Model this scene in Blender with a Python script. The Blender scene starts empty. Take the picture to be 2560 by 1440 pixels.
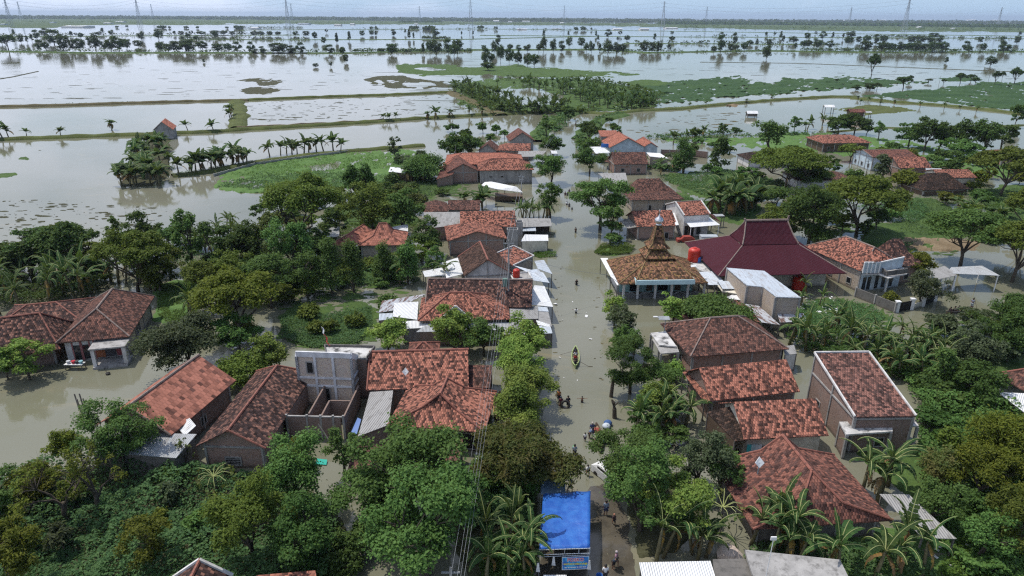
import bpy, bmesh, math, random
import numpy as np
from mathutils import Vector, Matrix, noise as mnoise
from mathutils.geometry import tessellate_polygon

# ---------------------------------------------------------------- camera, sky, sun, exposure
SC = bpy.context.scene
COL = SC.collection
CAM_H, FPX, CX, CY = 40.0, 1707.0, 1280.0, 720.0
PITCH, ROLL = math.radians(21.72), math.radians(0.31)
cd = bpy.data.cameras.new('camera'); cam = bpy.data.objects.new('camera', cd); COL.objects.link(cam)
cd.sensor_width = 36.0; cd.lens = FPX / 2560.0 * 36.0; cd.clip_start = 0.5; cd.clip_end = 60000
CAM_R = Matrix.Rotation(math.pi / 2 - PITCH, 3, 'X') @ Matrix.Rotation(ROLL, 3, 'Z')
CAM_P = Vector((0, 0, CAM_H))
cam.matrix_world = Matrix.Translation(CAM_P) @ CAM_R.to_4x4()
SC.camera = cam
SC.view_settings.view_transform = 'Standard'; SC.view_settings.look = 'None'
SC.view_settings.gamma = 1.0; SC.view_settings.exposure = 0.12
SUNV = Vector((-0.87, 0.50, 2.35)).normalized()
ELEV = math.asin(SUNV.z); AZ = math.atan2(SUNV.x, SUNV.y)
W = bpy.data.worlds.new('World'); SC.world = W; W.use_nodes = True
nt = W.node_tree; nt.nodes.clear()
def N(nt, typ, **kw):
    n = nt.nodes.new(typ)
    for k, v in kw.items():
        if k.startswith('i_'):
            key = k[2:]
            key = int(key) if key.isdigit() else key
            n.inputs[key].default_value = v
        else: setattr(n, k, v)
    return n
sky = N(nt, 'ShaderNodeTexSky', sky_type='NISHITA', sun_disc=False, sun_elevation=ELEV, sun_rotation=AZ, air_density=1.0, dust_density=0.8, ozone_density=1.5)
tc = N(nt, 'ShaderNodeTexCoord'); mp = N(nt, 'ShaderNodeMapping'); mp.inputs['Scale'].default_value = (1, 1, 3.2)
nz = N(nt, 'ShaderNodeTexNoise', i_Scale=2.1, i_Detail=7.0, i_Roughness=0.58)
sep = N(nt, 'ShaderNodeSeparateXYZ')
ma = N(nt, 'ShaderNodeMath', operation='MULTIPLY_ADD'); ma.inputs[1].default_value = -0.22
rmp = N(nt, 'ShaderNodeMapRange', i_1=0.42, i_2=0.62, i_3=0.0, i_4=0.9, interpolation_type='SMOOTHSTEP')
mix = N(nt, 'ShaderNodeMix', data_type='RGBA'); mix.inputs['B'].default_value = (7.6, 8.3, 10.0, 1)
low = N(nt, 'ShaderNodeMix', data_type='RGBA'); low.inputs['B'].default_value = (3.7, 5.4, 7.5, 1)     # pale blue band over the horizon
lowf = N(nt, 'ShaderNodeMapRange', i_1=0.0, i_2=0.16, i_3=0.85, i_4=0.0, interpolation_type='SMOOTHSTEP')
bg = N(nt, 'ShaderNodeBackground', i_Strength=0.118); wo = N(nt, 'ShaderNodeOutputWorld')
L = nt.links.new
L(tc.outputs['Generated'], mp.inputs[0]); L(mp.outputs[0], nz.inputs['Vector']); L(tc.outputs['Generated'], sep.inputs[0])
L(sep.outputs['X'], ma.inputs[0]); L(nz.outputs['Fac'], ma.inputs[2]); L(ma.outputs[0], rmp.inputs[0])
L(rmp.outputs[0], mix.inputs['Factor']); L(sky.outputs[0], low.inputs['A']); L(sep.outputs['Z'], lowf.inputs[0]); L(lowf.outputs[0], low.inputs['Factor']); L(low.outputs['Result'], mix.inputs['A']); L(mix.outputs['Result'], bg.inputs[0]); L(bg.outputs[0], wo.inputs[0])
sl = bpy.data.lights.new('sun', 'SUN'); sl.energy = 3.3; sl.angle = math.radians(0.6); sl.color = (1.0, 0.94, 0.84)
so = bpy.data.objects.new('sun', sl); COL.objects.link(so); so.location = (0, 0, 200)
so.rotation_euler = SUNV.to_track_quat('Z', 'Y').to_euler()

# ---------------------------------------------------------------- pixel <-> world
def ray(px, py):
    return CAM_R @ Vector(((px - CX) / FPX, -(py - CY) / FPX, -1.0))
def G(px, py, z=0.0):
    d = ray(px, py); t = (z - CAM_H) / d.z
    return CAM_P + d * t
def PX(p):
    q = CAM_R.transposed() @ (Vector(p) - CAM_P)
    return CX + FPX * q.x / -q.z, CY - FPX * q.y / -q.z
def zat(x, y, py):
    lo, hi = -5.0, 160.0
    for _ in range(40):
        m = (lo + hi) / 2
        if PX((x, y, m))[1] > py: lo = m
        else: hi = m
    return lo
def SCL(p):  # pixels (of 2560) per metre at p
    q = CAM_R.transposed() @ (Vector(p) - CAM_P)
    return FPX / -q.z

# ---------------------------------------------------------------- meshes
class MB:
    def __init__(s): s.v = []; s.f = []
    def add(s, pts):
        i = len(s.v); s.v += [Vector(p) for p in pts]; s.f.append(list(range(i, i + len(pts))))
    def slab(s, pts, th, down=None):
        pts = [Vector(p) for p in pts]
        n = (pts[1] - pts[0]).cross(pts[-1] - pts[0])
        if n.length < 1e-6: n = (pts[2] - pts[1]).cross(pts[0] - pts[1])
        n.normalize()
        if n.z < 0: pts.reverse(); n = -n
        d = (down or -n) * th
        low = [p + d for p in pts]
        s.add(pts); s.add(low[::-1])
        for i in range(len(pts)):
            j = (i + 1) % len(pts); s.add([pts[i], low[i], low[j], pts[j]])
    def box(s, c, ex, ey, ez):  # centre + half axes
        c, ex, ey, ez = Vector(c), Vector(ex), Vector(ey), Vector(ez)
        P = lambda a, b, d: c + ex * a + ey * b + ez * d
        for q in (((-1,-1,-1),(-1,1,-1),(1,1,-1),(1,-1,-1)), ((-1,-1,1),(1,-1,1),(1,1,1),(-1,1,1)), ((-1,-1,-1),(1,-1,-1),(1,-1,1),(-1,-1,1)),
                  ((1,-1,-1),(1,1,-1),(1,1,1),(1,-1,1)), ((1,1,-1),(-1,1,-1),(-1,1,1),(1,1,1)), ((-1,1,-1),(-1,-1,-1),(-1,-1,1),(-1,1,1))):
            s.add([P(*k) for k in q])
    def bar(s, a, b, r, r2=None):
        a, b = Vector(a), Vector(b); d = b - a
        if d.length < 1e-5: return
        u = d.normalized(); x = u.cross(Vector((0, 0, 1)))
        if x.length < .05: x = u.cross(Vector((0, 1, 0)))
        x.normalize(); y = u.cross(x)
        s.box((a + b) / 2, x * r, y * (r2 or r), d / 2)
    def tube(s, pts, rad, n=6, cap=True):
        pts = [Vector(p) for p in pts]; i0 = len(s.v); k = len(pts)
        if not hasattr(rad, '__len__'): rad = [rad] * k
        for i, p in enumerate(pts):
            u = (pts[min(i + 1, k - 1)] - pts[max(i - 1, 0)]).normalized()
            x = u.cross(Vector((0.03, 0.02, 1)))
            if x.length < .2: x = u.cross(Vector((0, 1, 0)))
            x.normalize(); y = u.cross(x)
            for j in range(n):
                a = 2 * math.pi * j / n; s.v.append(p + (x * math.cos(a) + y * math.sin(a)) * rad[i])
        for i in range(k - 1):
            for j in range(n):
                a = i0 + i * n + j; b = i0 + i * n + (j + 1) % n
                s.f.append([a, b, b + n, a + n])
        if cap:
            s.f.append([i0 + j for j in range(n)][::-1]); s.f.append([i0 + (k - 1) * n + j for j in range(n)])
    def lathe(s, c, prof, n=14):
        c = Vector(c); i0 = len(s.v); k = len(prof)
        for r, z in prof:
            for j in range(n):
                a = 2 * math.pi * j / n; s.v.append(c + Vector((r * math.cos(a), r * math.sin(a), z)))
        for i in range(k - 1):
            for j in range(n):
                a = i0 + i * n + j; b = i0 + i * n + (j + 1) % n; s.f.append([a, b, b + n, a + n])
        s.f.append([i0 + j for j in range(n)][::-1]); s.f.append([i0 + (k - 1) * n + j for j in range(n)])
    def build(s, name, mat, parent=None, smooth=False, origin=None, uv=True):
        org = Vector(parent.location) if parent is not None and origin is None else Vector(origin or (0, 0, 0))
        if parent is not None and parent.get('_org') is not None: org = Vector(parent['_org'])
        me = bpy.data.meshes.new(name)
        me.from_pydata([tuple(v - org) for v in s.v], [], s.f)
        if uv:
            ul = me.uv_layers.new(name='UVMap'); co = np.empty(len(me.loops) * 2); Z = Vector((0, 0, 1)); k = 0
            for f in s.f:
                a = s.v[f[0]]; n = Vector((0, 0, 0))
                for i in range(1, len(f) - 1): n += (s.v[f[i]] - a).cross(s.v[f[i + 1]] - a)
                if n.length < 1e-9: n = Z.copy()
                n.normalize(); t = Z.cross(n)
                t = t.normalized() if t.length > .02 else Vector((1, 0, 0))
                b = n.cross(t)
                for i in f: co[k] = s.v[i].dot(t); co[k + 1] = s.v[i].dot(b); k += 2
            ul.data.foreach_set('uv', co)
        if smooth: me.polygons.foreach_set('use_smooth', [True] * len(me.polygons))
        me.materials.append(mat)
        o = bpy.data.objects.new(name, me); COL.objects.link(o)
        if parent is not None:
            o.parent = parent; o['_org'] = tuple(org)
        else: o.location = org
        return o
def fastmesh(name, V, F, mat, parent=None, mats=None, midx=None, smooth=False):
    V = np.asarray(V, dtype=np.float32); F = np.asarray(F, dtype=np.int32); k = F.shape[1]
    me = bpy.data.meshes.new(name)
    me.vertices.add(len(V)); me.vertices.foreach_set('co', V.ravel())
    me.loops.add(F.size); me.loops.foreach_set('vertex_index', F.ravel())
    me.polygons.add(len(F)); me.polygons.foreach_set('loop_start', np.arange(0, F.size, k, dtype=np.int32))
    for m in (mats or [mat]): me.materials.append(m)
    if midx is not None: me.polygons.foreach_set('material_index', np.asarray(midx, dtype=np.int32))
    if smooth: me.polygons.foreach_set('use_smooth', [True] * len(F))
    me.update(calc_edges=True)
    o = bpy.data.objects.new(name, me); COL.objects.link(o)
    if parent is not None: o.parent = parent
    return o
def tag(o, label=None, cat=None, group=None, kind=None):
    if label: o['label'] = label
    if cat: o['category'] = cat
    if group: o['group'] = group
    if kind: o['kind'] = kind
    return o
def thing(name, label, cat, loc=(0, 0, 0), group=None):
    o = bpy.data.objects.new(name, None); COL.objects.link(o); o.location = loc; o.empty_display_size = .3
    return tag(o, label, cat, group)
def copy_tree(o, parent=None):
    c = o.copy(); COL.objects.link(c)
    if parent is not None: c.parent = parent
    for ch in list(o.children): copy_tree(ch, c)
    return c
ORD = ['leftmost', 'second', 'third', 'fourth', 'fifth', 'sixth', 'seventh', 'eighth', 'ninth', 'tenth', 'eleventh', 'twelfth']
def ordn(i):
    if i < len(ORD): return ORD[i] + ('' if i == 0 else ' from the left')
    n = i + 1; suf = 'th' if 10 <= n % 100 <= 20 else {1: 'st', 2: 'nd', 3: 'rd'}.get(n % 10, 'th')
    return f'{n}{suf} from the left'
def label_row(objs, desc, place):
    """label things of one row after their order from the left in the photo"""
    objs = sorted(objs, key=lambda o: PX(o.location)[0])
    for i, o in enumerate(objs): o['label'] = f'{desc}, {ordn(i)} {place}'

# ---------------------------------------------------------------- materials
def newmat(name):
    m = bpy.data.materials.new(name); m.use_nodes = True; t = m.node_tree
    b = t.nodes['Principled BSDF']; return m, t, b
def rgba(c): return (c[0], c[1], c[2], 1)
def mixc(t, fac, a, b):
    m = N(t, 'ShaderNodeMix', data_type='RGBA')
    for k, v in (('Factor', fac), ('A', a), ('B', b)):
        if hasattr(v, 'is_output'): t.links.new(v, m.inputs[k])
        else: m.inputs[k].default_value = v if k == 'Factor' else rgba(v)
    return m.outputs['Result']
def math_(t, op, a, b=None, c=None):
    m = N(t, 'ShaderNodeMath', operation=op)
    for i, v in enumerate((a, b, c)):
        if v is None: continue
        if hasattr(v, 'is_output'): t.links.new(v, m.inputs[i])
        else: m.inputs[i].default_value = v
    return m.outputs[0]
def ramp(t, v, lo, hi, a=0.0, b=1.0):
    m = N(t, 'ShaderNodeMapRange', i_1=lo, i_2=hi, i_3=a, i_4=b, interpolation_type='SMOOTHSTEP'); t.links.new(v, m.inputs[0]); return m.outputs[0]
def noise(t, vec, scale, detail=3, rough=.55, out='Fac'):
    n = N(t, 'ShaderNodeTexNoise', i_Scale=scale, i_Detail=detail, i_Roughness=rough)
    if vec is not None: t.links.new(vec, n.inputs['Vector'])
    return n.outputs[out]
def wcoord(t): return N(t, 'ShaderNodeNewGeometry').outputs['Position']
def scaled(t, vec, s):
    m = N(t, 'ShaderNodeMapping'); m.inputs['Scale'].default_value = s; t.links.new(vec, m.inputs[0]); return m.outputs[0]
def bump(t, b, h, dist=.02, st=.6):
    n = N(t, 'ShaderNodeBump', i_Strength=st, i_Distance=dist); t.links.new(h, n.inputs['Height']); t.links.new(n.outputs[0], b.inputs['Normal'])
def setc(t, b, out): t.links.new(out, b.inputs['Base Color'])

def m_tile(name, light, dark, frac, tw=.25, th=.27, third=None):
    """clay pantiles: every tile its own tone, old ones black with moss, in runs"""
    m, t, b = newmat(name); uv = N(t, 'ShaderNodeUVMap').outputs[0]
    s = N(t, 'ShaderNodeSeparateXYZ'); t.links.new(uv, s.inputs[0])
    v = math_(t, 'DIVIDE', s.outputs[1], th); row = math_(t, 'FLOOR', v)
    u = math_(t, 'ADD', math_(t, 'DIVIDE', s.outputs[0], tw), math_(t, 'MULTIPLY', row, .5)); col = math_(t, 'FLOOR', u)
    cb = N(t, 'ShaderNodeCombineXYZ'); t.links.new(col, cb.inputs[0]); t.links.new(row, cb.inputs[1])
    wn = N(t, 'ShaderNodeTexWhiteNoise', noise_dimensions='2D'); t.links.new(cb.outputs[0], wn.inputs['Vector'])
    ws = N(t, 'ShaderNodeSeparateColor'); t.links.new(wn.outputs['Color'], ws.inputs[0])
    run = noise(t, scaled(t, cb.outputs[0], (.62, 1.7, 1)), 1.0, 2)
    big = noise(t, wcoord(t), .45, 3)
    a = math_(t, 'ADD', math_(t, 'MULTIPLY', wn.outputs['Value'], .55), math_(t, 'MULTIPLY', run, .35))
    a = math_(t, 'ADD', a, math_(t, 'MULTIPLY', noise(t, scaled(t, uv, (1.1, .30, 1)), 1.0, 4, .65), .55))     # soot and moss running down the slope
    a = math_(t, 'ADD', a, math_(t, 'MULTIPLY', big, .40))
    c0 = .925 + (frac - .5) * .60
    mask = ramp(t, a, c0 - .22, c0 + .22, 1, 0)
    lt = mixc(t, ws.outputs[0], [x * .72 for x in light], [min(1, x * 1.28) for x in light])
    if third: lt = mixc(t, ramp(t, ws.outputs[1], .75, .9), lt, third)
    dk = mixc(t, ws.outputs[2], [x * .6 for x in dark], [x * 1.5 for x in dark])
    # mask=1 where a is low -> dark
    setc(t, b, mixc(t, mask, lt, dk)); b.inputs['Roughness'].default_value = .9; b.inputs['Specular IOR Level'].default_value = .1
    fu = math_(t, 'FRACT', u); fv = math_(t, 'FRACT', v)
    hu = math_(t, 'SINE', math_(t, 'MULTIPLY', fu, math.pi)); h = math_(t, 'ADD', math_(t, 'MULTIPLY', hu, 1.0), math_(t, 'MULTIPLY', fv, -1.1))
    h = math_(t, 'ADD', h, math_(t, 'MULTIPLY', ws.outputs[1], .5))
    bump(t, b, h, .07, 1.0); return m
def m_brick(name, c1=(.28, .135, .095), c2=(.36, .20, .15), mortar=(.30, .27, .245), stain=(.10, .09, .075)):
    m, t, b = newmat(name); uv = N(t, 'ShaderNodeUVMap').outputs[0]
    br = N(t, 'ShaderNodeTexBrick', i_Scale=1.0); br.inputs['Brick Width'].default_value = .24; br.inputs['Row Height'].default_value = .075
    br.inputs['Mortar Size'].default_value = .012; t.links.new(uv, br.inputs['Vector'])
    br.inputs['Color1'].default_value = rgba(c1); br.inputs['Color2'].default_value = rgba(c2); br.inputs['Mortar'].default_value = rgba(mortar)
    p = wcoord(t); n = noise(t, p, .8, 5, .65); c = mixc(t, ramp(t, n, .42, .7, 0, .32), br.outputs['Color'], mortar)
    n2 = noise(t, p, 2.3, 4); c = mixc(t, ramp(t, n2, .52, .75, 0, .6), c, stain)
    sp = N(t, 'ShaderNodeSeparateXYZ'); t.links.new(p, sp.inputs[0])
    wl = ramp(t, math_(t, 'ADD', sp.outputs[2], math_(t, 'MULTIPLY', noise(t, p, 1.5), .5)), .35, .8, .75, 0)   # old tide mark of the flood
    c = mixc(t, wl, c, (.07, .06, .045)); setc(t, b, c); b.inputs['Roughness'].default_value = .92
    bump(t, b, math_(t, 'SUBTRACT', 1.0, br.outputs['Fac']), .012, .7); return m
def m_plain(name, c, var=.25, rough=.8, stain=None, sc=.9, tide=True, metallic=0.0, bmp=.01, amt=.7):
    m, t, b = newmat(name); p = wcoord(t)
    n = noise(t, p, sc, 6, .65); col = mixc(t, ramp(t, n, .3, .7), [x * (1 - var) for x in c], [min(1, x * (1 + var * .5)) for x in c])
    if stain:
        n2 = noise(t, scaled(t, p, (1, 1, .3)), sc * 1.7, 6, .7); col = mixc(t, ramp(t, n2, .48, .68, 0, amt), col, stain)
    if tide:
        sp = N(t, 'ShaderNodeSeparateXYZ'); t.links.new(p, sp.inputs[0])
        wl = ramp(t, math_(t, 'ADD', sp.outputs[2], math_(t, 'MULTIPLY', n, .4)), .25, .6, .6, 0); col = mixc(t, wl, col, (.11, .09, .06))
    setc(t, b, col); b.inputs['Roughness'].default_value = rough; b.inputs['Metallic'].default_value = metallic
    bump(t, b, noise(t, p, sc * 12, 3), bmp, .4); return m
def m_sheet(name, c, rust=None, pitch=.18, rough=.45, amt=.5, lo=.5, hi=.62, var=.12, metallic=.0):
    m, t, b = newmat(name); uv = N(t, 'ShaderNodeUVMap').outputs[0]; s = N(t, 'ShaderNodeSeparateXYZ'); t.links.new(uv, s.inputs[0])
    p = wcoord(t); n = noise(t, p, .7, 5, .6)
    pan = N(t, 'ShaderNodeTexWhiteNoise', noise_dimensions='1D'); t.links.new(math_(t, 'FLOOR', math_(t, 'DIVIDE', s.outputs[0], .9)), pan.inputs['W'])
    col = mixc(t, math_(t, 'ADD', math_(t, 'MULTIPLY', pan.outputs['Value'], .5), math_(t, 'MULTIPLY', n, .5)), [x * (1 - var) for x in c], [min(1, x * (1 + var)) for x in c])
    if rust:
        n2 = noise(t, scaled(t, uv, (1.6, .35, 1)), 1.3, 6, .7); col = mixc(t, ramp(t, n2, lo, hi, 0, amt), col, rust)
    setc(t, b, col); b.inputs['Roughness'].default_value = rough; b.inputs['Metallic'].default_value = metallic; b.inputs['Specular IOR Level'].default_value = .5 if rough < .7 else .12
    h = math_(t, 'SINE', math_(t, 'MULTIPLY', s.outputs[0], 2 * math.pi / pitch)); bump(t, b, h, .035, .9); return m
def m_leaf(name, a, bcol, c, tr=.34, sc=.35):
    """leaf colours: a/b by single leaf, c by patch of the crown"""
    m, t, b = newmat(name); p = wcoord(t); g = N(t, 'ShaderNodeNewGeometry'); oi = N(t, 'ShaderNodeObjectInfo')
    r = g.outputs['Random Per Island']; col = mixc(t, ramp(t, r, .1, .9), a, bcol)
    n = noise(t, p, sc, 2); col = mixc(t, ramp(t, n, .45, .65, 0, .75), col, c)
    hsv = N(t, 'ShaderNodeHueSaturation'); t.links.new(col, hsv.inputs['Color'])
    t.links.new(math_(t, 'MULTIPLY_ADD', oi.outputs['Random'], .03, .487), hsv.inputs['Hue'])
    t.links.new(math_(t, 'MULTIPLY_ADD', oi.outputs['Random'], .5, .78), hsv.inputs['Value'])
    t.links.new(hsv.outputs[0], b.inputs['Base Color']); b.inputs['Roughness'].default_value = .62; b.inputs['Specular IOR Level'].default_value = .14
    tl = N(t, 'ShaderNodeBsdfTranslucent'); ms = N(t, 'ShaderNodeMixShader', i_0=tr); out = t.nodes['Material Output']
    t.links.new(mixc(t, .35, hsv.outputs[0], (.20, .26, .03)), tl.inputs[0]); t.links.new(b.outputs[0], ms.inputs[1]); t.links.new(tl.outputs[0], ms.inputs[2]); t.links.new(ms.outputs[0], out.inputs[0])
    return m
def m_land(name, a, b_, c, sc=.25, fine=3.0, soil=None, rows=None):
    m, t, b = newmat(name); p = wcoord(t)
    n = noise(t, p, sc, 5, .6); col = mixc(t, ramp(t, n, .35, .65), a, b_)
    n2 = noise(t, p, fine, 3, .7); col = mixc(t, ramp(t, n2, .4, .7, 0, .7), col, c)
    if soil: n3 = noise(t, p, sc * 2.2, 5, .7); col = mixc(t, ramp(t, n3, .56, .66, 0, .85), col, soil)
    setc(t, b, col); b.inputs['Roughness'].default_value = .95; b.inputs['Specular IOR Level'].default_value = .15
    bump(t, b, n2, .15, .8); return m
M = {}
M['tile_orange'] = m_tile('tile_orange', (.32, .135, .098), (.085, .043, .036), .20, tw=.42, th=.5)
M['tile_new'] = m_tile('tile_new', (.38, .15, .105), (.17, .075, .055), .24)
M['tile_mixed'] = m_tile('tile_mixed', (.33, .14, .10), (.062, .034, .029), .46)
M['tile_old'] = m_tile('tile_old', (.165, .082, .064), (.058, .036, .032), .56)
M['tile_dark'] = m_tile('tile_dark', (.20, .104, .08), (.040, .027, .026), .74)
M['tile_black'] = m_tile('tile_black', (.10, .06, .045), (.030, .022, .019), .85)
M['tile_brown'] = m_tile('tile_brown', (.105, .062, .048), (.04, .026, .022), .60, tw=.22, th=.28)
M['tile_red'] = m_tile('tile_red', (.205, .090, .068), (.072, .040, .035), .50)
M['tile_steep'] = m_tile('tile_steep', (.21, .105, .085), (.062, .038, .034), .56)
M['tile_moss'] = m_tile('tile_moss', (.24, .125, .075), (.065, .042, .028), .52, third=(.24, .16, .06))
M['brick'] = m_brick('brick')
M['brick_dark'] = m_brick('brick_dark', (.19, .10, .075), (.26, .16, .12), (.24, .21, .19), (.09, .075, .065))
M['brick_pale'] = m_brick('brick_pale', (.34, .24, .18), (.46, .37, .25), (.38, .37, .36), (.23, .21, .20))
M['brick_raw'] = m_brick('brick_raw', (.50, .34, .26), (.64, .50, .32), (.60, .57, .55), (.44, .40, .37))
M['frame_grey'] = m_plain('frame_grey', (.66, .66, .68), stain=(.42, .42, .43), amt=.5)
M['plaster'] = m_plain('plaster', (.33, .32, .31), stain=(.13, .12, .11))
M['plaster_white'] = m_plain('plaster_white', (.62, .61, .60), stain=(.32, .29, .26), amt=.5)
M['plaster_blue'] = m_plain('plaster_blue', (.46, .55, .62), stain=(.34, .36, .36), amt=.5)
M['plaster_cream'] = m_plain('plaster_cream', (.62, .58, .49), stain=(.36, .32, .25), amt=.5)
M['concrete'] = m_plain('concrete', (.34, .33, .32), stain=(.09, .085, .08), tide=False)
M['concrete_dark'] = m_plain('concrete_dark', (.15, .14, .13), stain=(.05, .05, .045))
M['concrete_stained'] = m_plain('concrete_stained', (.52, .51, .50), stain=(.035, .035, .033), sc=.55, tide=False, amt=.95)
M['asbestos'] = m_sheet('asbestos', (.34, .335, .33), rust=(.16, .15, .14), pitch=.22, rough=.9, amt=.6)
M['metal_white'] = m_sheet('metal_white', (.80, .81, .82), rust=(.40, .35, .30), rough=.5, amt=.5, lo=.54, hi=.72)
M['metal_blue'] = m_sheet('metal_blue', (.56, .62, .69), rust=(.36, .33, .31), rough=.4, amt=.6)
M['metal_rust'] = m_sheet('metal_rust', (.46, .48, .52), rust=(.13, .055, .035), rough=.55, amt=.95, lo=.5, hi=.56)
M['metal_maroon'] = m_sheet('metal_maroon', (.066, .016, .025), rust=(.10, .05, .04), pitch=.2, rough=.75, amt=.22, lo=.6, hi=.7)
M['zinc'] = m_sheet('zinc', (.44, .46, .48), rust=(.25, .22, .2), rough=.4, amt=.5)
M['wood'] = m_plain('wood', (.10, .065, .042), rough=.8)
M['wood_grey'] = m_plain('wood_grey', (.17, .155, .14), stain=(.07, .06, .05), rough=.9, sc=2.5)
M['bark'] = m_plain('bark', (.085, .068, .05), stain=(.035, .028, .02), rough=.95, sc=3)
M['bark_pale'] = m_plain('bark_pale', (.20, .175, .145), stain=(.09, .08, .06), rough=.95, sc=3)
M['glass'] = m_plain('glass', (.015, .017, .02), rough=.15, tide=False, bmp=0)
M['dark'] = m_plain('dark', (.012, .011, .010), rough=.9, tide=False)
M['white'] = m_plain('white', (.72, .72, .72), var=.08, rough=.5, tide=False, bmp=.002)
M['ridge'] = m_plain('ridge', (.24, .18, .155), stain=(.07, .05, .045), tide=False, sc=2)
M['ridge_orange'] = m_plain('ridge_orange', (.27, .10, .07), stain=(.06, .035, .03), tide=False, sc=2)
M['ridge_yellow'] = m_plain('ridge_yellow', (.22, .15, .06), stain=(.10, .06, .03), tide=False, sc=2)
M['gold'] = m_plain('gold', (.33, .225, .055), stain=(.12, .07, .03), sc=2.5, tide=False)
M['red'] = m_plain('red', (.50, .035, .02), var=.12, rough=.45, tide=False)
M['blue'] = m_plain('blue', (.03, .13, .42), var=.12, rough=.5, tide=False)
M['silver'] = m_plain('silver', (.62, .62, .63), var=.05, rough=.25, metallic=.9, tide=False)
M['steel'] = m_plain('steel', (.27, .29, .31), rough=.6, tide=False)
M['yellow'] = m_plain('yellow', (.55, .42, .04), rough=.5, tide=False)
M['cloth_teal'] = m_plain('cloth_teal', (.03, .33, .38), var=.1, tide=False)
M['soil'] = m_land('soil', (.19, .14, .085), (.26, .20, .13), (.13, .10, .06))
M['skin'] = m_plain('skin', (.24, .12, .07), var=.05, rough=.55, tide=False, bmp=0)
M['hair'] = m_plain('hair', (.012, .010, .009), var=.05, rough=.6, tide=False)
def cloth(name, c):
    if name not in M: M[name] = m_plain(name, c, var=.12, rough=.85, tide=False, bmp=.004)
    return M[name]
M['leaf'] = m_leaf('leaf', (.068, .132, .034), (.124, .205, .052), (.088, .158, .040))
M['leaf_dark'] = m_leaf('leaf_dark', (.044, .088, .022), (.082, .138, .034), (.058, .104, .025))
M['leaf_mango'] = m_leaf('leaf_mango', (.115, .195, .040), (.215, .315, .065), (.27, .35, .075), sc=.55)
M['leaf_yellow'] = m_leaf('leaf_yellow', (.088, .110, .016), (.150, .162, .022), (.11, .13, .018))
M['leaf_umbrella'] = m_leaf('leaf_umbrella', (.082, .122, .022), (.140, .180, .032), (.100, .136, .022))
M['leaf_grey'] = m_leaf('leaf_grey', (.058, .080, .040), (.105, .130, .070), (.072, .095, .045))
M['leaf_brown'] = m_leaf('leaf_brown', (.085, .125, .035), (.125, .140, .040), (.135, .115, .038), sc=.8)
M['leaf_bamboo'] = m_leaf('leaf_bamboo', (.090, .115, .035), (.140, .160, .050), (.105, .130, .040))
M['leaf_far'] = m_leaf('leaf_far', (.036, .066, .022), (.066, .104, .032), (.046, .076, .024), sc=.03)
M['banana_leaf'] = m_leaf('banana_leaf', (.030, .070, .022), (.070, .122, .034), (.048, .090, .025), tr=.32, sc=.6)
M['banana_rib'] = m_plain('banana_rib', (.34, .37, .14), var=.2, tide=False, rough=.6)
M['banana_dry'] = m_leaf('banana_dry', (.12, .085, .045), (.26, .15, .04), (.15, .10, .05), tr=.15)
M['banana_stem'] = m_plain('banana_stem', (.16, .145, .07), stain=(.09, .055, .03), rough=.7, sc=3)
M['weed'] = m_leaf('weed', (.052, .112, .042), (.105, .182, .066), (.074, .140, .050), sc=.5)
M['weed_bright'] = m_leaf('weed_bright', (.060, .115, .020), (.105, .175, .030), (.078, .140, .024), sc=.5)
M['land_green'] = m_land('land_green', (.055, .095, .028), (.085, .140, .036), (.040, .070, .024))
M['land_bright'] = m_land('land_bright', (.085, .160, .045), (.118, .200, .056), (.062, .120, .040), sc=.5)
M['land_field'] = m_land('land_field', (.034, .072, .026), (.050, .096, .033), (.028, .056, .022), sc=.06, fine=.5)
M['land_levee'] = m_land('land_levee', (.065, .085, .025), (.100, .125, .036), (.085, .078, .035), sc=.2)
M['land_brown'] = m_land('land_brown', (.10, .09, .045), (.14, .12, .065), (.075, .065, .035), sc=.2)
M['land_mud'] = m_land('land_mud', (.055, .058, .03), (.075, .075, .042), (.045, .045, .022), sc=.3)
M['far_field'] = m_land('far_field', (.060, .095, .035), (.085, .120, .042), (.050, .078, .030), sc=.004, fine=.02)

# ---------------------------------------------------------------- ground, flood water, road, land, far plain
R0 = random.Random(7)
def m_water():
    m, t, b = newmat('water'); p = wcoord(t)
    n = noise(t, p, .018, 4, .6); col = mixc(t, ramp(t, n, .35, .65), (.162, .162, .112), (.192, .190, .146))
    n2 = noise(t, p, .12, 4, .6); col = mixc(t, ramp(t, n2, .5, .75, 0, .5), col, (.150, .146, .082))
    wp = N(t, 'ShaderNodeVectorMath', operation='ADD'); t.links.new(p, wp.inputs[0]); w2 = N(t, 'ShaderNodeTexNoise', i_Scale=.06, i_Detail=2.0); t.links.new(p, w2.inputs['Vector']); sc_ = N(t, 'ShaderNodeVectorMath', operation='SCALE'); sc_.inputs['Scale'].default_value = 22; t.links.new(w2.outputs['Color'], sc_.inputs[0]); t.links.new(sc_.outputs[0], wp.inputs[1])
    n4 = noise(t, scaled(t, wp.outputs[0], (.5, 1.4, 1)), .22, 5, .65); col = mixc(t, ramp(t, n4, .56, .74, 0, .55), col, (.25, .215, .135))     # silt swirls
    setc(t, b, col); b.inputs['Roughness'].default_value = .045; b.inputs['IOR'].default_value = 1.33; b.inputs['Specular IOR Level'].default_value = .62
    rp = noise(t, scaled(t, p, (1.0, 2.2, 1)), 1.3, 3, .6); calm = ramp(t, noise(t, p, .03, 2), .35, .65, .25, 1)
    bump(t, b, math_(t, 'MULTIPLY', rp, calm), .022, .45); return m
M['water'] = m_water()
S = 30000
gb = MB(); gb.add([(-S, -400, -.9), (S, -400, -.9), (S, S, -.9), (-S, S, -.9)]); tag(gb.build('ground', M['land_mud']), kind='structure')
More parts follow.
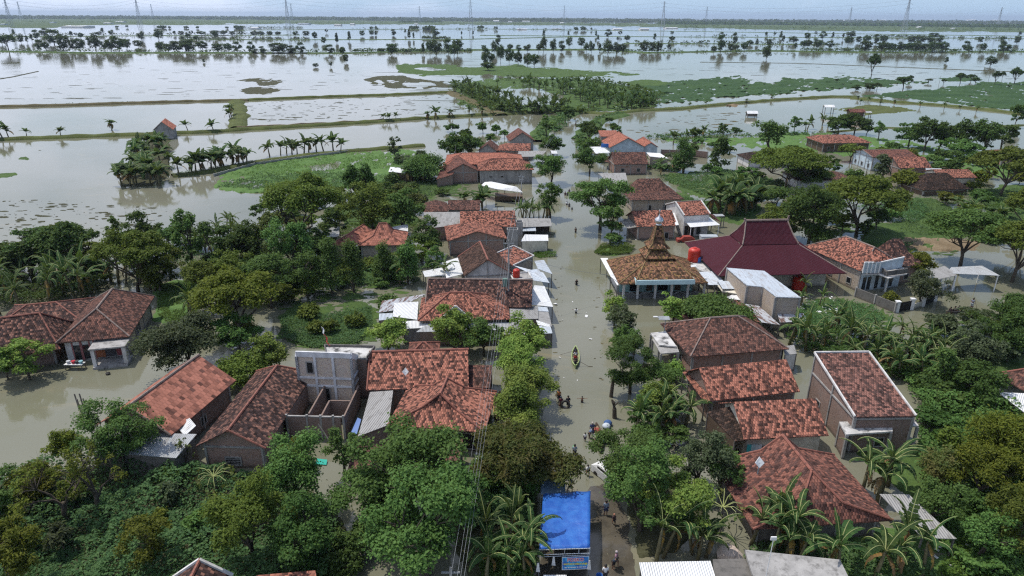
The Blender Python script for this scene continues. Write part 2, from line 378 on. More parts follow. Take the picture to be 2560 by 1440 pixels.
wb = MB(); wb.add([(-S, -400, 0), (S, -400, 0), (S, S, 0), (-S, S, 0)]); tag(wb.build('water', M['water']), kind='structure')

def wiggle(poly, jit, seg, rnd):
    """closed outline in photo pixels, made irregular"""
    out = []; n = len(poly); ph = rnd.random() * 50
    for i in range(n):
        a, b = poly[i], poly[(i + 1) % n]; l = math.hypot(b[0] - a[0], b[1] - a[1]); k = max(1, int(l / seg))
        for j in range(k):
            f = j / k; x = a[0] + (b[0] - a[0]) * f; y = a[1] + (b[1] - a[1]) * f; sy = min(1, max(.12, (y - 40) / 500))
            q = mnoise.noise_vector(Vector((x / 38 + ph, y / (38 * sy + 4), ph))); q2 = mnoise.noise_vector(Vector((x / 11 + ph, y / (11 * sy + 2), 9)))
            out.append((x + (q.x + q2.x * .5) * jit * 1.8, y + (q.y + q2.y * .5) * jit * sy * 1.4))
    return out
def _sd(x, y, poly):
    """signed distance in photo pixels (depth stretched), inside positive"""
    c = False; best = 1e18; n = len(poly); X = [p[0] for p in poly]
    for i in range(n):
        x1, y1 = poly[i]; x2, y2 = poly[i - 1]
        if (y1 > y) != (y2 > y) and x < (x2 - x1) * (y - y1) / (y2 - y1) + x1: c = not c
        dx, dy = x2 - x1, y2 - y1; l = dx * dx + dy * dy; t = 0 if l == 0 else max(0, min(1, ((x - x1) * dx + (y - y1) * dy) / l)); ex, ey = x - x1 - t * dx, y - y1 - t * dy
        d = ex * ex + ey * ey; best = d if d < best else best
    return math.sqrt(best) * (1 if c else -1)
def land(name, poly, mat, z=.10, jit=6, seg=9, label=None, cat=None, kind='structure', holes=(), bog=.5):
    """low ground just above the flood: its uneven height drowns hollows and frays the shore"""
    ys = [p[1] for p in poly]; xs = [p[0] for p in poly]; ym = (min(ys) + max(ys)) / 2; k = max(1.4, min(2.6, 7.0 / max(.12, min(1, (ym - 40) / 420)) ** .5 / 3)); st = lambda p: (p[0], p[1] * k)
    P = [st(p) for p in poly]; HS = [[st(p) for p in h] for h in holes]; pad = jit + 4; sx = 4.0 if ym < 620 else 7.0; sy = max(1.2, sx * min(1, (ym - 30) / 420)) if ym > 90 else 1.2
    if max(xs) - min(xs) > 1800: sx = 14
    nx = int((max(xs) - min(xs) + 2 * pad) / sx) + 2; ny = int((max(ys) - min(ys) + 2 * pad * .4) / sy) + 2; ph = (xs[0] * .37 + ys[0] * .71) % 40; H = {}; V = []; idx = {}; F = []; sw = max(5.0, .045 * (G(sum(xs) / len(xs), ym, 0) - CAM_P).length)
    for j in range(ny):
        y = min(ys) - pad * .4 + j * sy
        if y < 43: continue
        per = max(.1, min(1, (y - 40) / 450))
        for i in range(nx):
            x = min(xs) - pad + i * sx; d = _sd(x, y * k, P)
            if d < -jit * 2.2 - sx * 1.5: continue
            for h in HS: d = min(d, -_sd(x, y * k, h))
            g_ = G(x, y, 0); q = Vector((g_.x / sw + ph, g_.y / (sw * 1.7), ph)); nn = mnoise.noise(q) + .6 * mnoise.noise(q * 2.7) + .4 * mnoise.noise(q * 7.1)
            d2 = d + nn * jit * 1.7; hh = max(-.35, min(1, d2 / 9)) * z + (z * bog) * 2.0 * (mnoise.noise(q * 3.3 + Vector((9, 9, 9))) + .8 * mnoise.noise(q * 9.3) + .6 * mnoise.noise(q * 21)) * (1 if d2 > 0 else .2) + (-.06 if d2 < -3 else 0)
            idx[i, j] = len(V); V.append(tuple(G(x, y, hh))); H[i, j] = hh
    for (i, j) in idx:
        q = [(i, j), (i + 1, j), (i + 1, j + 1), (i, j + 1)]
        if all(p in idx for p in q) and max(H[p] for p in q) > -.02: F.append([idx[p] for p in reversed(q)])
    if not F: return None
    o = fastmesh(name, V, F, M[mat] if isinstance(mat, str) else mat); tag(o, label, cat, None, kind); return o
def levee(name, pts, w, h, mat, seed=1, kind='structure', top=None):
    """earth bank along a line of photo pixels: round-shouldered, uneven"""
    P = [G(x, y, h * .5) for x, y in pts]; rn = random.Random(seed); line = []
    for i in range(len(P) - 1):
        k = max(2, int((P[i + 1] - P[i]).length / max(2.5, w * .6)))
        for j in range(k): line.append(P[i].lerp(P[i + 1], j / k))
    line.append(P[-1]); b = MB(); prev = None
    for i, p in enumerate(line):
        d = (line[min(i + 1, len(line) - 1)] - line[max(i - 1, 0)]); d.z = 0; d.normalize(); nrm = Vector((-d.y, d.x, 0))
        wl = w * (.85 + .5 * mnoise.noise(Vector((i * .37, seed, 0)))); wr = w * (.85 + .5 * mnoise.noise(Vector((i * .37, seed + 9, 0)))); hh = h * (.9 + .4 * mnoise.noise(Vector((i * .5, seed, 4))))
        ring = [p + nrm * wl * f - Vector((0, 0, p.z)) + Vector((0, 0, z)) for f, z in ((.75, -.4), (.5, hh * .55), (.28, hh))] + \
               [p - nrm * wr * f - Vector((0, 0, p.z)) + Vector((0, 0, z)) for f, z in ((.28, hh * .97), (.5, hh * .5), (.75, -.4))]
        if prev:
            for j in range(5): b.add([prev[j], prev[j + 1], ring[j + 1], ring[j]])
        prev = ring
    return tag(b.build(name, mat, smooth=False), kind=kind)

# far plain: fields, distant woods
land('far_field', [(-700, 44), (300, 47), (860, 51), (1700, 59), (3200, 67), (3200, 86), (2560, 81), (2100, 78), (1700, 69), (1400, 63), (860, 61), (640, 60), (480, 63), (320, 62), (170, 64), (150, 70), (-700, 74)], M['far_field'], z=.15, jit=2, seg=30)
# mid bright field right of the banana block
land('field', [(1620, 212), (1700, 205), (1760, 198), (1800, 192), (1860, 193), (1900, 200), (1880, 206), (1925, 210), (1960, 196), (2100, 194), (2200, 197), (2300, 206), (2345, 205), (2254, 213), (2137, 221), (2002, 230), (1834, 243), (1700, 255), (1640, 258), (1650, 246), (1560, 232), (1570, 220)], M['land_field'], z=.25, jit=9, seg=8, bog=.9)
land('field', [(2100, 240), (2150, 236), (2254, 228), (2372, 218), (2460, 207), (2640, 205), (2640, 278), (2560, 277), (2480, 268), (2380, 256), (2250, 246), (2150, 244)], M['land_field'], z=.2, jit=7, seg=10, bog=.75)
land('field', [(2350, 196), (2420, 190), (2470, 198), (2430, 203), (2370, 202)], M['land_field'], z=.2, jit=4)
land('field', [(985, 163), (1060, 160), (1200, 168), (1290, 160), (1340, 170), (1400, 172), (1500, 178), (1590, 186), (1570, 192), (1480, 190), (1400, 195), (1330, 190), (1240, 192), (1130, 186), (1060, 189), (1000, 180)], M['land_green'], z=.15, jit=7, seg=8, holes=[[(1040, 172), (1080, 170), (1110, 175), (1070, 179)]])
land('field', [(900, 194), (985, 191), (1040, 195), (1100, 205), (1140, 215), (1080, 222), (980, 222), (930, 210)], M['land_mud'], z=.06, jit=10, seg=7, holes=[[(960, 200), (1000, 198), (1010, 204), (970, 206)], [(1010, 210), (1080, 208), (1090, 214), (1020, 217)], [(940, 203), (950, 200), (960, 208), (948, 210)]])
land('field', [(1450, 210), (1620, 200), (1700, 208), (1640, 214), (1560, 224), (1480, 220)], M['land_green'], z=.12, jit=8, seg=8, holes=[[(1500, 211), (1560, 207), (1570, 212), (1520, 215)]])
for i, q in enumerate([[(590, 200), (640, 196), (700, 199), (760, 196), (700, 204), (640, 206)], [(600, 222), (640, 218), (690, 226), (660, 236), (610, 234)],
          [(640, 205), (720, 203), (690, 210), (650, 212)], [(2300, 480), (2400, 520), (2380, 560), (2290, 540)][:0]]):
    if q: land('weed_patch', q, M['land_mud'], z=.05, jit=9, seg=5, kind='stuff')
# banks between the flooded fields
LB = M['land_levee']
levee('bank', [(-60, 266), (150, 262), (330, 256), (480, 252), (620, 249)], 3.4, 1.0, M['land_brown'], 1)
levee('bank', [(600, 249), (800, 241), (960, 236), (1130, 229)], 3.6, 1.0, LB, 2)
levee('bank', [(-60, 349), (100, 343), (300, 336), (520, 328), (620, 321), (800, 311), (960, 301), (1100, 291), (1250, 284), (1400, 277)], 3.8, 1.0, LB, 3)
levee('bank', [(592, 250), (600, 285), (592, 318)], 6.5, .9, LB, 4)
levee('bank', [(1128, 230), (1170, 248), (1215, 268), (1255, 286)], 5.5, 1.1, M['land_brown'], 5)
levee('bank', [(1400, 276), (1520, 283), (1600, 275), (1700, 270), (1830, 257), (1960, 247), (2080, 240), (2140, 241)], 4.2, .9, LB, 6)
levee('bank', [(2130, 243), (2240, 254), (2360, 262), (2480, 274), (2560, 284), (2640, 292)], 4.5, .9, LB, 7)
levee('bank', [(-60, 126), (200, 131), (500, 131), (860, 132), (1000, 128), (1180, 126)], 5, 1.1, M['land_green'], 9)
levee('bank', [(1180, 124), (1500, 123), (1620, 131), (1900, 126), (2200, 130), (2620, 128)], 6, 1.1, M['land_green'], 10)
levee('bank', [(1560, 108), (1800, 109), (2100, 111)], 6, .9, M['land_green'], 11)
levee('bank', [(-60, 92), (300, 89), (750, 87)], 6, .9, M['land_green'], 12)
levee('bank', [(450, 98), (760, 99), (1150, 98), (1500, 90)], 5, .8, M['land_green'], 13)
levee('bank', [(1200, 88), (1700, 92), (2300, 94), (2620, 97)], 6, .8, M['land_green'], 14)
levee('bank', [(600, 75), (1200, 72), (1700, 78), (2560, 90)], 8, .8, M['land_green'], 15)
levee('bank', [(-60, 206), (30, 192), (95, 178)], 1.6, .3, M['land_mud'], 16)
levee('bank', [(1750, 155), (2000, 158), (2250, 168), (2560, 180)], 1.5, .3, M['land_mud'], 17)
levee('bank', [(2070, 330), (2200, 318), (2330, 322), (2560, 312)], 1.6, .4, LB, 18)
levee('bank', [(430, 438), (520, 428), (640, 404), (780, 385), (900, 374), (1060, 362)], 3.2, .8, LB, 19)
levee('bank', [(1452, 345), (1475, 318), (1500, 298), (1560, 285)], 6.5, .9, M['land_green'], 20)
levee('bank', [(1345, 352), (1350, 330), (1375, 300), (1440, 282)], 6.5, .9, M['land_green'], 21)
levee('path', [(592, 319), (700, 314), (860, 306), (960, 300)], 1.1, 1.13, M['soil'], 22)
land('sand_heap', [(1815, 263), (1835, 259), (1855, 264), (1838, 268)], M['soil'], z=.5, jit=2, seg=6)
# island of weeds in the right pond, right fields between the houses
land('island', [(2075, 272), (2130, 268), (2170, 262), (2230, 266), (2310, 277), (2220, 284), (2160, 290), (2120, 282)], M['land_levee'], z=.15, jit=4)
land('meadow', [(540, 470), (545, 440), (640, 408), (780, 388), (900, 378), (1010, 374), (1080, 385), (1110, 420), (1090, 445), (1040, 455), (980, 470), (900, 470), (700, 482), (600, 480)], M['land_bright'], z=.14, jit=6, bog=.9, holes=[[(765, 415), (850, 408), (840, 425), (790, 426)], [(600, 455), (680, 450), (670, 456), (610, 461)], [(880, 430), (930, 426), (940, 434), (890, 438)]])
land('meadow', [(1640, 345), (1720, 340), (1880, 338), (2080, 330), (2200, 345), (2300, 360), (2420, 390), (2560, 400), (2560, 450), (2440, 440), (2330, 400), (2170, 400), (2080, 385), (1980, 375), (1800, 365), (1700, 362)], M['land_bright'], z=.12, jit=8, bog=1.1, holes=[[(1690, 352), (1760, 349), (1750, 356), (1700, 358)]])
land('meadow', [(1640, 440), (1720, 428), (1800, 420), (1880, 430), (1960, 455), (2000, 480), (1900, 500), (1800, 500), (1720, 485), (1690, 460)], M['land_green'], z=.14, jit=7, holes=[[(1730, 436), (1760, 430), (1755, 442), (1735, 445)]], bog=1.0)
land('meadow', [(2200, 500), (2330, 490), (2380, 520), (2370, 560), (2380, 600), (2260, 640), (2150, 600), (2180, 560), (2290, 550), (2230, 530)], M['land_green'], z=.10, jit=9)
land('meadow', [(2410, 470), (2560, 460), (2640, 640), (2500, 600), (2450, 520)], M['land_green'], z=.10, jit=9)
land('sand_yard', [(2225, 592), (2350, 594), (2460, 600), (2440, 626), (2300, 628), (2240, 612)], M['soil'], z=.16, jit=4)
land('meadow', [(380, 715), (420, 706), (480, 700), (540, 715), (520, 760), (470, 800), (420, 812), (385, 800), (400, 760)], M['land_bright'], z=.12, jit=5)
land('meadow', [(700, 790), (760, 740), (860, 745), (930, 760), (935, 820), (900, 865), (780, 875), (700, 860), (690, 830)], M['land_green'], z=.07, jit=14, bog=1.5, holes=[[(740, 765), (800, 720), (880, 725), (860, 760), (800, 775)]])
land('meadow', [(840, 510), (960, 505), (1030, 520), (1050, 560), (930, 575), (860, 560)], M['land_green'], z=.12, jit=6)
land('meadow', [(480, 690), (600, 660), (760, 650), (930, 660), (1010, 680), (960, 720), (850, 715), (700, 730), (560, 735)], M['land_green'], z=.10, jit=9, bog=.8)
land('meadow', [(1980, 790), (2010, 752), (2080, 745), (2190, 765), (2225, 800), (2150, 830), (2040, 830)], M['land_green'], z=.10, jit=8, bog=1.0)
land('meadow', [(2120, 1120), (2290, 1130), (2330, 1080), (2240, 900), (2330, 880), (2460, 860), (2600, 860), (2760, 1460), (2330, 1480), (2420, 1380), (2330, 1300)], M['land_green'], z=.10, jit=9)
land('meadow', [(-200, 1240), (60, 1190), (300, 1160), (480, 1165), (640, 1185), (780, 1230), (860, 1300), (850, 1480), (-300, 1500)], M['land_mud'], z=.12, jit=9)
land('meadow', [(640, 1500), (700, 1360), (760, 1390), (840, 1480)], M['land_mud'], z=.12, jit=6)
land('meadow', [(1000, 1200), (1160, 1160), (1260, 1150), (1350, 1230), (1330, 1440), (1180, 1480), (1120, 1320)], M['land_mud'], z=.14, jit=8)
land('meadow', [(1560, 1210), (1700, 1180), (1760, 1290), (1700, 1380), (1590, 1400)], M['land_mud'], z=.14, jit=6)
land('meadow', [(1480, 628), (1500, 615), (1560, 612), (1590, 622), (1580, 636), (1500, 640)], M['land_green'], z=.12, jit=5)
land('meadow', [(300, 470), (305, 430), (350, 370), (385, 340), (425, 340), (420, 400), (430, 440), (380, 468)], M['land_mud'], z=.14, jit=5)
land('meadow', [(1150, 262), (1290, 282), (1420, 284), (1640, 268), (1640, 240), (1560, 214), (1440, 196), (1260, 195), (1130, 206)], M['land_green'], z=.12, jit=6, bog=.8, holes=[[(1230, 222), (1330, 222), (1410, 240), (1400, 258), (1300, 262), (1250, 245)]])
for q, mt in (([(0, 432), (40, 431), (48, 438), (20, 446), (-20, 448)], 'land_green'), ([(40, 396), (60, 390), (85, 395), (70, 401)], 'land_green'), ([(80, 376), (100, 373), (108, 377), (90, 379)], 'land_mud'), ([(305, 369), (335, 363), (345, 370), (320, 375)], 'land_green')):
    land('weed_patch', q, M[mt], z=.08, jit=3, seg=5, kind='stuff')
# the road shows where the water thins out by the tent; its dark brown also holds painted tree shade
land('road', [(1470, 1215), (1530, 1205), (1575, 1300), (1600, 1500), (1330, 1500), (1370, 1300), (1455, 1240)], None or m_plain('wet_shaded_road', (.10, .088, .068), var=.35, rough=.13, stain=(.06, .055, .045), tide=False, sc=.5, bmp=.004), z=.015, jit=3)

# floating weed: many small flat islets of water plants
def rand_in(poly, rnd):
    xs = [p[0] for p in poly]; ys = [p[1] for p in poly]
    while True:
        x, y = rnd.uniform(min(xs), max(xs)), rnd.uniform(min(ys), max(ys)); c = False; n = len(poly)
        for i in range(n):
            (x1, y1), (x2, y2) = poly[i], poly[i - 1]
            if (y1 > y) != (y2 > y) and x < (x2 - x1) * (y - y1) / (y2 - y1) + x1: c = not c
        if c: return x, y
def islets(name, poly, n, r0, r1, mat, seed, label, flat=1.0):
    rnd = random.Random(seed); b = MB()
    for q_ in range(n):
        c = G(*rand_in(poly, rnd), .03); zz = .012 + .05 * q_ / n; r = rnd.uniform(r0, r1) * rnd.random(); k = rnd.randint(6, 9); st = rnd.uniform(1, 2.8)
        pts = [(c.x + r * st * math.cos(2 * math.pi * i / k) * rnd.uniform(.55, 1.1), c.y + r * flat * math.sin(2 * math.pi * i / k) * rnd.uniform(.55, 1.1), zz) for i in range(k)]
        b.add(pts)
    return tag(b.build(name, mat), label, 'weeds', None, 'stuff')
islets('floating_weed', [(0, 560), (0, 500), (120, 500), (320, 505), (430, 530), (330, 580), (160, 600), (0, 620)], 260, .12, .8, M['land_mud'], 3, 'dark floating weed scattered over the pale water at left')
islets('floating_weed', [(620, 252), (700, 245), (1110, 236), (1200, 268), (1100, 285), (700, 305), (625, 300)], 330, .3, 1.3, M['land_mud'], 4, 'broken weed and stubble standing in the enclosed field')
islets('floating_weed', [(0, 180), (300, 160), (900, 180), (1000, 225), (400, 245), (0, 250)], 230, .4, 4.0, M['land_mud'], 5, 'thin streaks of weed across the widest flooded field', .35)
islets('floating_weed', [(1700, 150), (2560, 160), (2560, 205), (1980, 190), (1700, 190), (1450, 180)], 200, .5, 5, M['land_mud'], 6, 'thin streaks of weed on the far right water', .35)
islets('floating_weed', [(1560, 330), (1680, 290), (1850, 280), (1860, 310), (1700, 335)], 120, .2, 1.6, M['land_brown'], 7, 'pale scum and weed floating on the blue pond')
islets('floating_weed', [(2230, 560), (2400, 480), (2450, 560), (2380, 640), (2160, 640), (2080, 560)], 420, .2, 1.3, M['land_green'], 8, 'green scum between the umbrella tree and the sand yard')
islets('floating_weed', [(850, 640), (960, 690), (1050, 720), (930, 860), (740, 870), (700, 760)], 500, .15, 1.0, M['land_green'], 9, 'green scum around the flooded yard behind the tower')
islets('floating_weed', [(1090, 270), (1000, 140), (0, 130), (0, 76), (2560, 92), (2560, 125), (1500, 120)], 520, 2, 15, M['land_mud'], 10, 'low mud lines and weed far across the flood', .12)
islets('floating_weed', [(2290, 1120), (2450, 1250), (2420, 1440), (2100, 1440), (2100, 1350), (2300, 1300)], 500, .15, .9, M['land_bright'], 11, 'bright duckweed near the asbestos shed')
islets('floating_weed', [(2080, 740), (2300, 800), (2500, 800), (2500, 850), (2200, 860)], 160, .1, .8, M['land_green'], 12, 'weed drifting by the canoe')
islets('floating_weed', [(1160, 445), (1080, 470), (900, 505), (1010, 530), (1200, 500)], 250, .1, 1.1, M['land_green'], 13, 'weed around the long house')
islets('floating_weed', [(1388, 600), (1412, 600), (1404, 1000), (1386, 1000)], 50, .04, .25, M['land_brown'], 14, 'scum and twigs along the left edge of the flooded road')
islets('floating_weed', [(1470, 640), (1490, 640), (1500, 740), (1510, 960), (1490, 960)], 30, .04, .25, M['land_brown'], 15, 'scum and twigs along the right edge of the flooded road')
land('meadow', [(1640, 470), (1760, 500), (1900, 505), (1900, 545), (1850, 560), (1740, 530), (1700, 500)], M['land_green'], z=.08, jit=9, bog=.9)
land('meadow', [(860, 440), (1100, 440), (1160, 470), (1060, 500), (1040, 530), (900, 500)], M['land_green'], z=.08, jit=9, bog=.9)

# ---------------------------------------------------------------- vegetation
def leaves_np(P, D, size, rng, up=.55, asp=.42, droop=.25):
    """one folded kite per leaf at P, roughly facing D"""
    n = len(P); nr = D * (1 - up) + np.array([0, 0, up]) + rng.normal(0, .38, (n, 3)); nr /= np.linalg.norm(nr, axis=1)[:, None]
    a = rng.normal(0, 1, (n, 3)) + D * .5; a[:, 2] -= droop; a -= nr * np.sum(a * nr, axis=1)[:, None]; a /= np.linalg.norm(a, axis=1)[:, None]
    s = np.cross(nr, a); sz = (size * rng.uniform(.6, 1.35, n))[:, None]
    V = np.empty((n, 4, 3)); V[:, 0] = P - a * sz * .5; V[:, 1] = P + s * sz * asp + nr * sz * .10; V[:, 2] = P + a * sz * .55 - nr * sz * .12; V[:, 3] = P - s * sz * asp + nr * sz * .10
    i = np.arange(n)[:, None] * 4; F = np.concatenate([i + [0, 2, 1], i + [0, 3, 2]])
    return V.reshape(-1, 3), F
def sph(n, rng):
    v = rng.normal(0, 1, (n, 3)); return v / np.linalg.norm(v, axis=1)[:, None]
MAXLEAF = 15000
def tree_mesh(kind, R, H, lf, seed, cov=1.45, mat='leaf', bark='bark', name='tree'):
    """returns (crown object, trunk object), origin at the foot"""
    rng = np.random.default_rng(seed); C = []; r = []
    if kind == 'round':
        K = 40; d = sph(K, rng); ph_ = rng.uniform(0, 6.28, 3); lump = 1 + .22 * np.sin(d[:, 0] * 3.1 + ph_[0]) + .18 * np.sin(d[:, 1] * 3.7 + ph_[1]) + .15 * np.sin(d[:, 2] * 4.2 + ph_[2]); rad = (rng.uniform(.35, .88, K) * lump)[:, None]; C = d * rad * [R, R, H * .36]; C[:, 2] += H * .58; rr = np.stack([np.full(K, R * .25)] * 2 + [np.full(K, H * .10)], 1) * rng.uniform(.55, 1.3, (K, 1)); th = .26
    elif kind == 'blob':
        K = 30; d = sph(K, rng); C = d * rng.uniform(.5, .92, (K, 1)) * [R, R, H * .46]; C[:, 2] += H * .50; rr = np.stack([np.full(K, R * .36)] * 2 + [np.full(K, H * .14)], 1) * rng.uniform(.7, 1.25, (K, 1)); th = .15
    elif kind == 'umbrella':
        K = 56; a = rng.uniform(0, 2 * math.pi, K); q = np.sqrt(rng.uniform(.02, 1, K)) * .88; C = np.stack([np.cos(a) * q * R, np.sin(a) * q * R, H * (.90 - .30 * q ** 2.2 + rng.normal(0, .05, K))], 1)
        rr = np.stack([np.full(K, R * .21)] * 2 + [np.full(K, H * .085)], 1) * rng.uniform(.6, 1.25, (K, 1)); th = .30
    elif kind == 'loose':
        K = 24; d = sph(K, rng); C = d * rng.uniform(.45, .95, (K, 1)) * [R, R, H * .38]; C[:, 2] += H * .60; rr = np.stack([np.full(K, R * .27)] * 2 + [np.full(K, H * .085)], 1) * rng.uniform(.6, 1.3, (K, 1)); th = .3
    elif kind == 'cone':
        K = 26; z = rng.uniform(.18, .95, K); a = rng.uniform(0, 6.28, K); q = (1.06 - z) ** .6 * .75; C = np.stack([np.cos(a) * q * R * .8, np.sin(a) * q * R * .8, z * H], 1); rr = np.stack([np.full(K, R * .42)] * 2 + [np.full(K, H * .13)], 1) * rng.uniform(.7, 1.15, (K, 1)); th = .12
    elif kind == 'bush':
        K = 18; a = rng.uniform(0, 6.28, K); q = np.sqrt(rng.uniform(0, 1, K)) * .8; C = np.stack([np.cos(a) * q * R, np.sin(a) * q * R, H * (.62 - .35 * q ** 2) * rng.uniform(.7, 1.1, K)], 1); rr = np.stack([np.full(K, R * .36)] * 2 + [np.full(K, H * .32)], 1) * rng.uniform(.6, 1.2, (K, 1)); th = .1
    elif kind == 'feather':
        K = 34; d = sph(K, rng); d[:, 2] = np.abs(d[:, 2]) * .9 - .15; C = d * rng.uniform(.35, .92, (K, 1)) * [R, R, H * .5]; C[:, 2] += H * .48; rr = np.stack([np.full(K, R * .22)] * 2 + [np.full(K, H * .10)], 1) * rng.uniform(.6, 1.4, (K, 1)); th = .25
    elif kind == 'bare':
        K = 22; d = sph(K, rng); d[:, 2] = np.abs(d[:, 2]); C = d * rng.uniform(.6, 1, (K, 1)) * [R, R, H * .6]; C[:, 2] += H * .38; rr = np.stack([np.full(K, R * .14)] * 2 + [np.full(K, H * .06)], 1); th = .3; cov *= .16
    elif kind == 'bamboo':
        K = 30; a = rng.uniform(0, 6.28, K); q = rng.uniform(.2, 1, K); C = np.stack([np.cos(a) * q * R, np.sin(a) * q * R, H * (1.0 - .55 * q ** 1.6) * rng.uniform(.7, 1, K)], 1); rr = np.stack([np.full(K, R * .22)] * 2 + [np.full(K, H * .12)], 1); th = .05
    area = cov * 4 * math.pi * R * max(R, H * .3) * (.8 if kind != 'umbrella' else 1.0)
    n = int(min(MAXLEAF, area / (.42 * lf * lf))); lf = min(lf * 1.25, math.sqrt(area / (.42 * n))) if n else lf
    w = rr[:, 0] * rr[:, 2]; w = w / w.sum(); idx = rng.choice(len(C), n, p=w); d = sph(n, rng); d[:, 2] = np.where(d[:, 2] < -.35, -d[:, 2], d[:, 2])
    P = C[idx] + d * rr[idx] * (rng.uniform(.25, 1, (n, 1)) ** .45) * (1 + .22 * rng.normal(0, 1, (n, 1)))
    P[:, 2] = np.maximum(P[:, 2], .12)
    asp = .42 if kind not in ('feather', 'bamboo') else .2
    V, F = leaves_np(P, d, lf * (1 if asp > .3 else 1.5), rng, asp=asp)
    crown = fastmesh('crown', V, F, M[mat])
    b = MB(); r0 = max(.08, .020 * H + .012 * R); fork = Vector((rng.normal(0, .03) * H, rng.normal(0, .03) * H, H * th))
    if kind in ('bamboo',):
        for c in C[:18]: b.tube([(c[0] * .15, c[1] * .15, -.4), (c[0] * .4, c[1] * .4, c[2] * .6), tuple(c)], [.06, .05, .02], 4, False)
    elif kind == 'bush':
        for c in C[:8]: b.tube([(c[0] * .1, c[1] * .1, -.4), (c[0] * .6, c[1] * .6, c[2] * .5), tuple(c)], [r0 * .5, r0 * .35, r0 * .15], 4, False)
    else:
        b.tube([(0, 0, -.6), (fork.x * .3, fork.y * .5, H * th * .5), fork], [r0 * 1.25, r0, r0 * .85], 7)
        order = list(range(len(C))); mains = order[:max(4, len(C) // 8)]; mids = []
        for i in mains:      # a few heavy limbs ...
            c = Vector(C[i]); m = fork.lerp(c, .5) + Vector((0, 0, (.05 if kind != 'umbrella' else -.02) * H)) + Vector(rng.normal(0, .07, 3)) * R; q = r0 * .6
            b.tube([fork - Vector((0, 0, .12 * H * rng.random())), fork.lerp(m, .5) + Vector(rng.normal(0, .03, 3)) * R, m, c], [q, q * .85, q * .6, q * .2], 5, False); mids.append(m)
        for i in order[len(mains):]:      # ... that fork towards every clump
            c = Vector(C[i]); s0 = min(mids, key=lambda v: (v - c).length); m = s0.lerp(c, .5) + Vector(rng.normal(0, .06, 3)) * R; q = r0 * .26
            b.tube([s0, m, c], [q, q * .65, q * .25], 4, False)
            if kind == 'bare':
                for _ in range(5):
                    e = m.lerp(c, rng.uniform(.1, .9)); b.tube([e, e + Vector(rng.normal(0, .11, 3)) * R + (c - m) * .25, e + (c - m) * .6 + Vector(rng.normal(0, .2, 3)) * R], [q * .35, q * .22, q * .08], 4, False)
    trunk = b.build('trunk', M[bark], uv=False, smooth=True)
    return crown, trunk
_tc = {}
def plant_tree(x, ytop, ybase, wpx, kind, mat, label, name='tree', cat='tree', group=None, bark='bark', cov=1.45, seed=None, z0=0.0):
    """a tree whose foot, top and crown width are where the photo has them"""
    p = G(x, ybase, z0); H = max(1.0, zat(p.x, p.y, ytop) - z0); R = max(.5, wpx / 2 / SCL((p.x, p.y, H * .6))); dist = (p - CAM_P).length
    H = max(H, .5)
    lf = .19 if dist < 85 else .26 if dist < 120 else .38 if dist < 200 else .62 if dist < 350 else 1.0
    t = thing(name, label, cat, p, group)
    if dist > 300:
        key = (kind, mat, int(x) % 4)
        if key not in _tc: _tc[key] = tree_mesh(kind, 4.0, 8.0, .62, hash(key[0]) % 1 + 17 * key[2] + len(kind), 1.7, mat, bark)
        cr, tr = _tc[key]; t.scale = (R / 4.0, R / 4.0, H / 6.5); first = cr.parent is None
        for s in (cr, tr):
            o = s if first else s.copy()
            if not first: COL.objects.link(o)
            o.parent = t
        t.rotation_euler.z = (x * 7.3) % 6.28
    else:
        cr, tr = tree_mesh(kind, R, H, lf, seed if seed is not None else int(x * 13 + ybase), cov, mat, bark); cr.parent = t; tr.parent = t
    return t

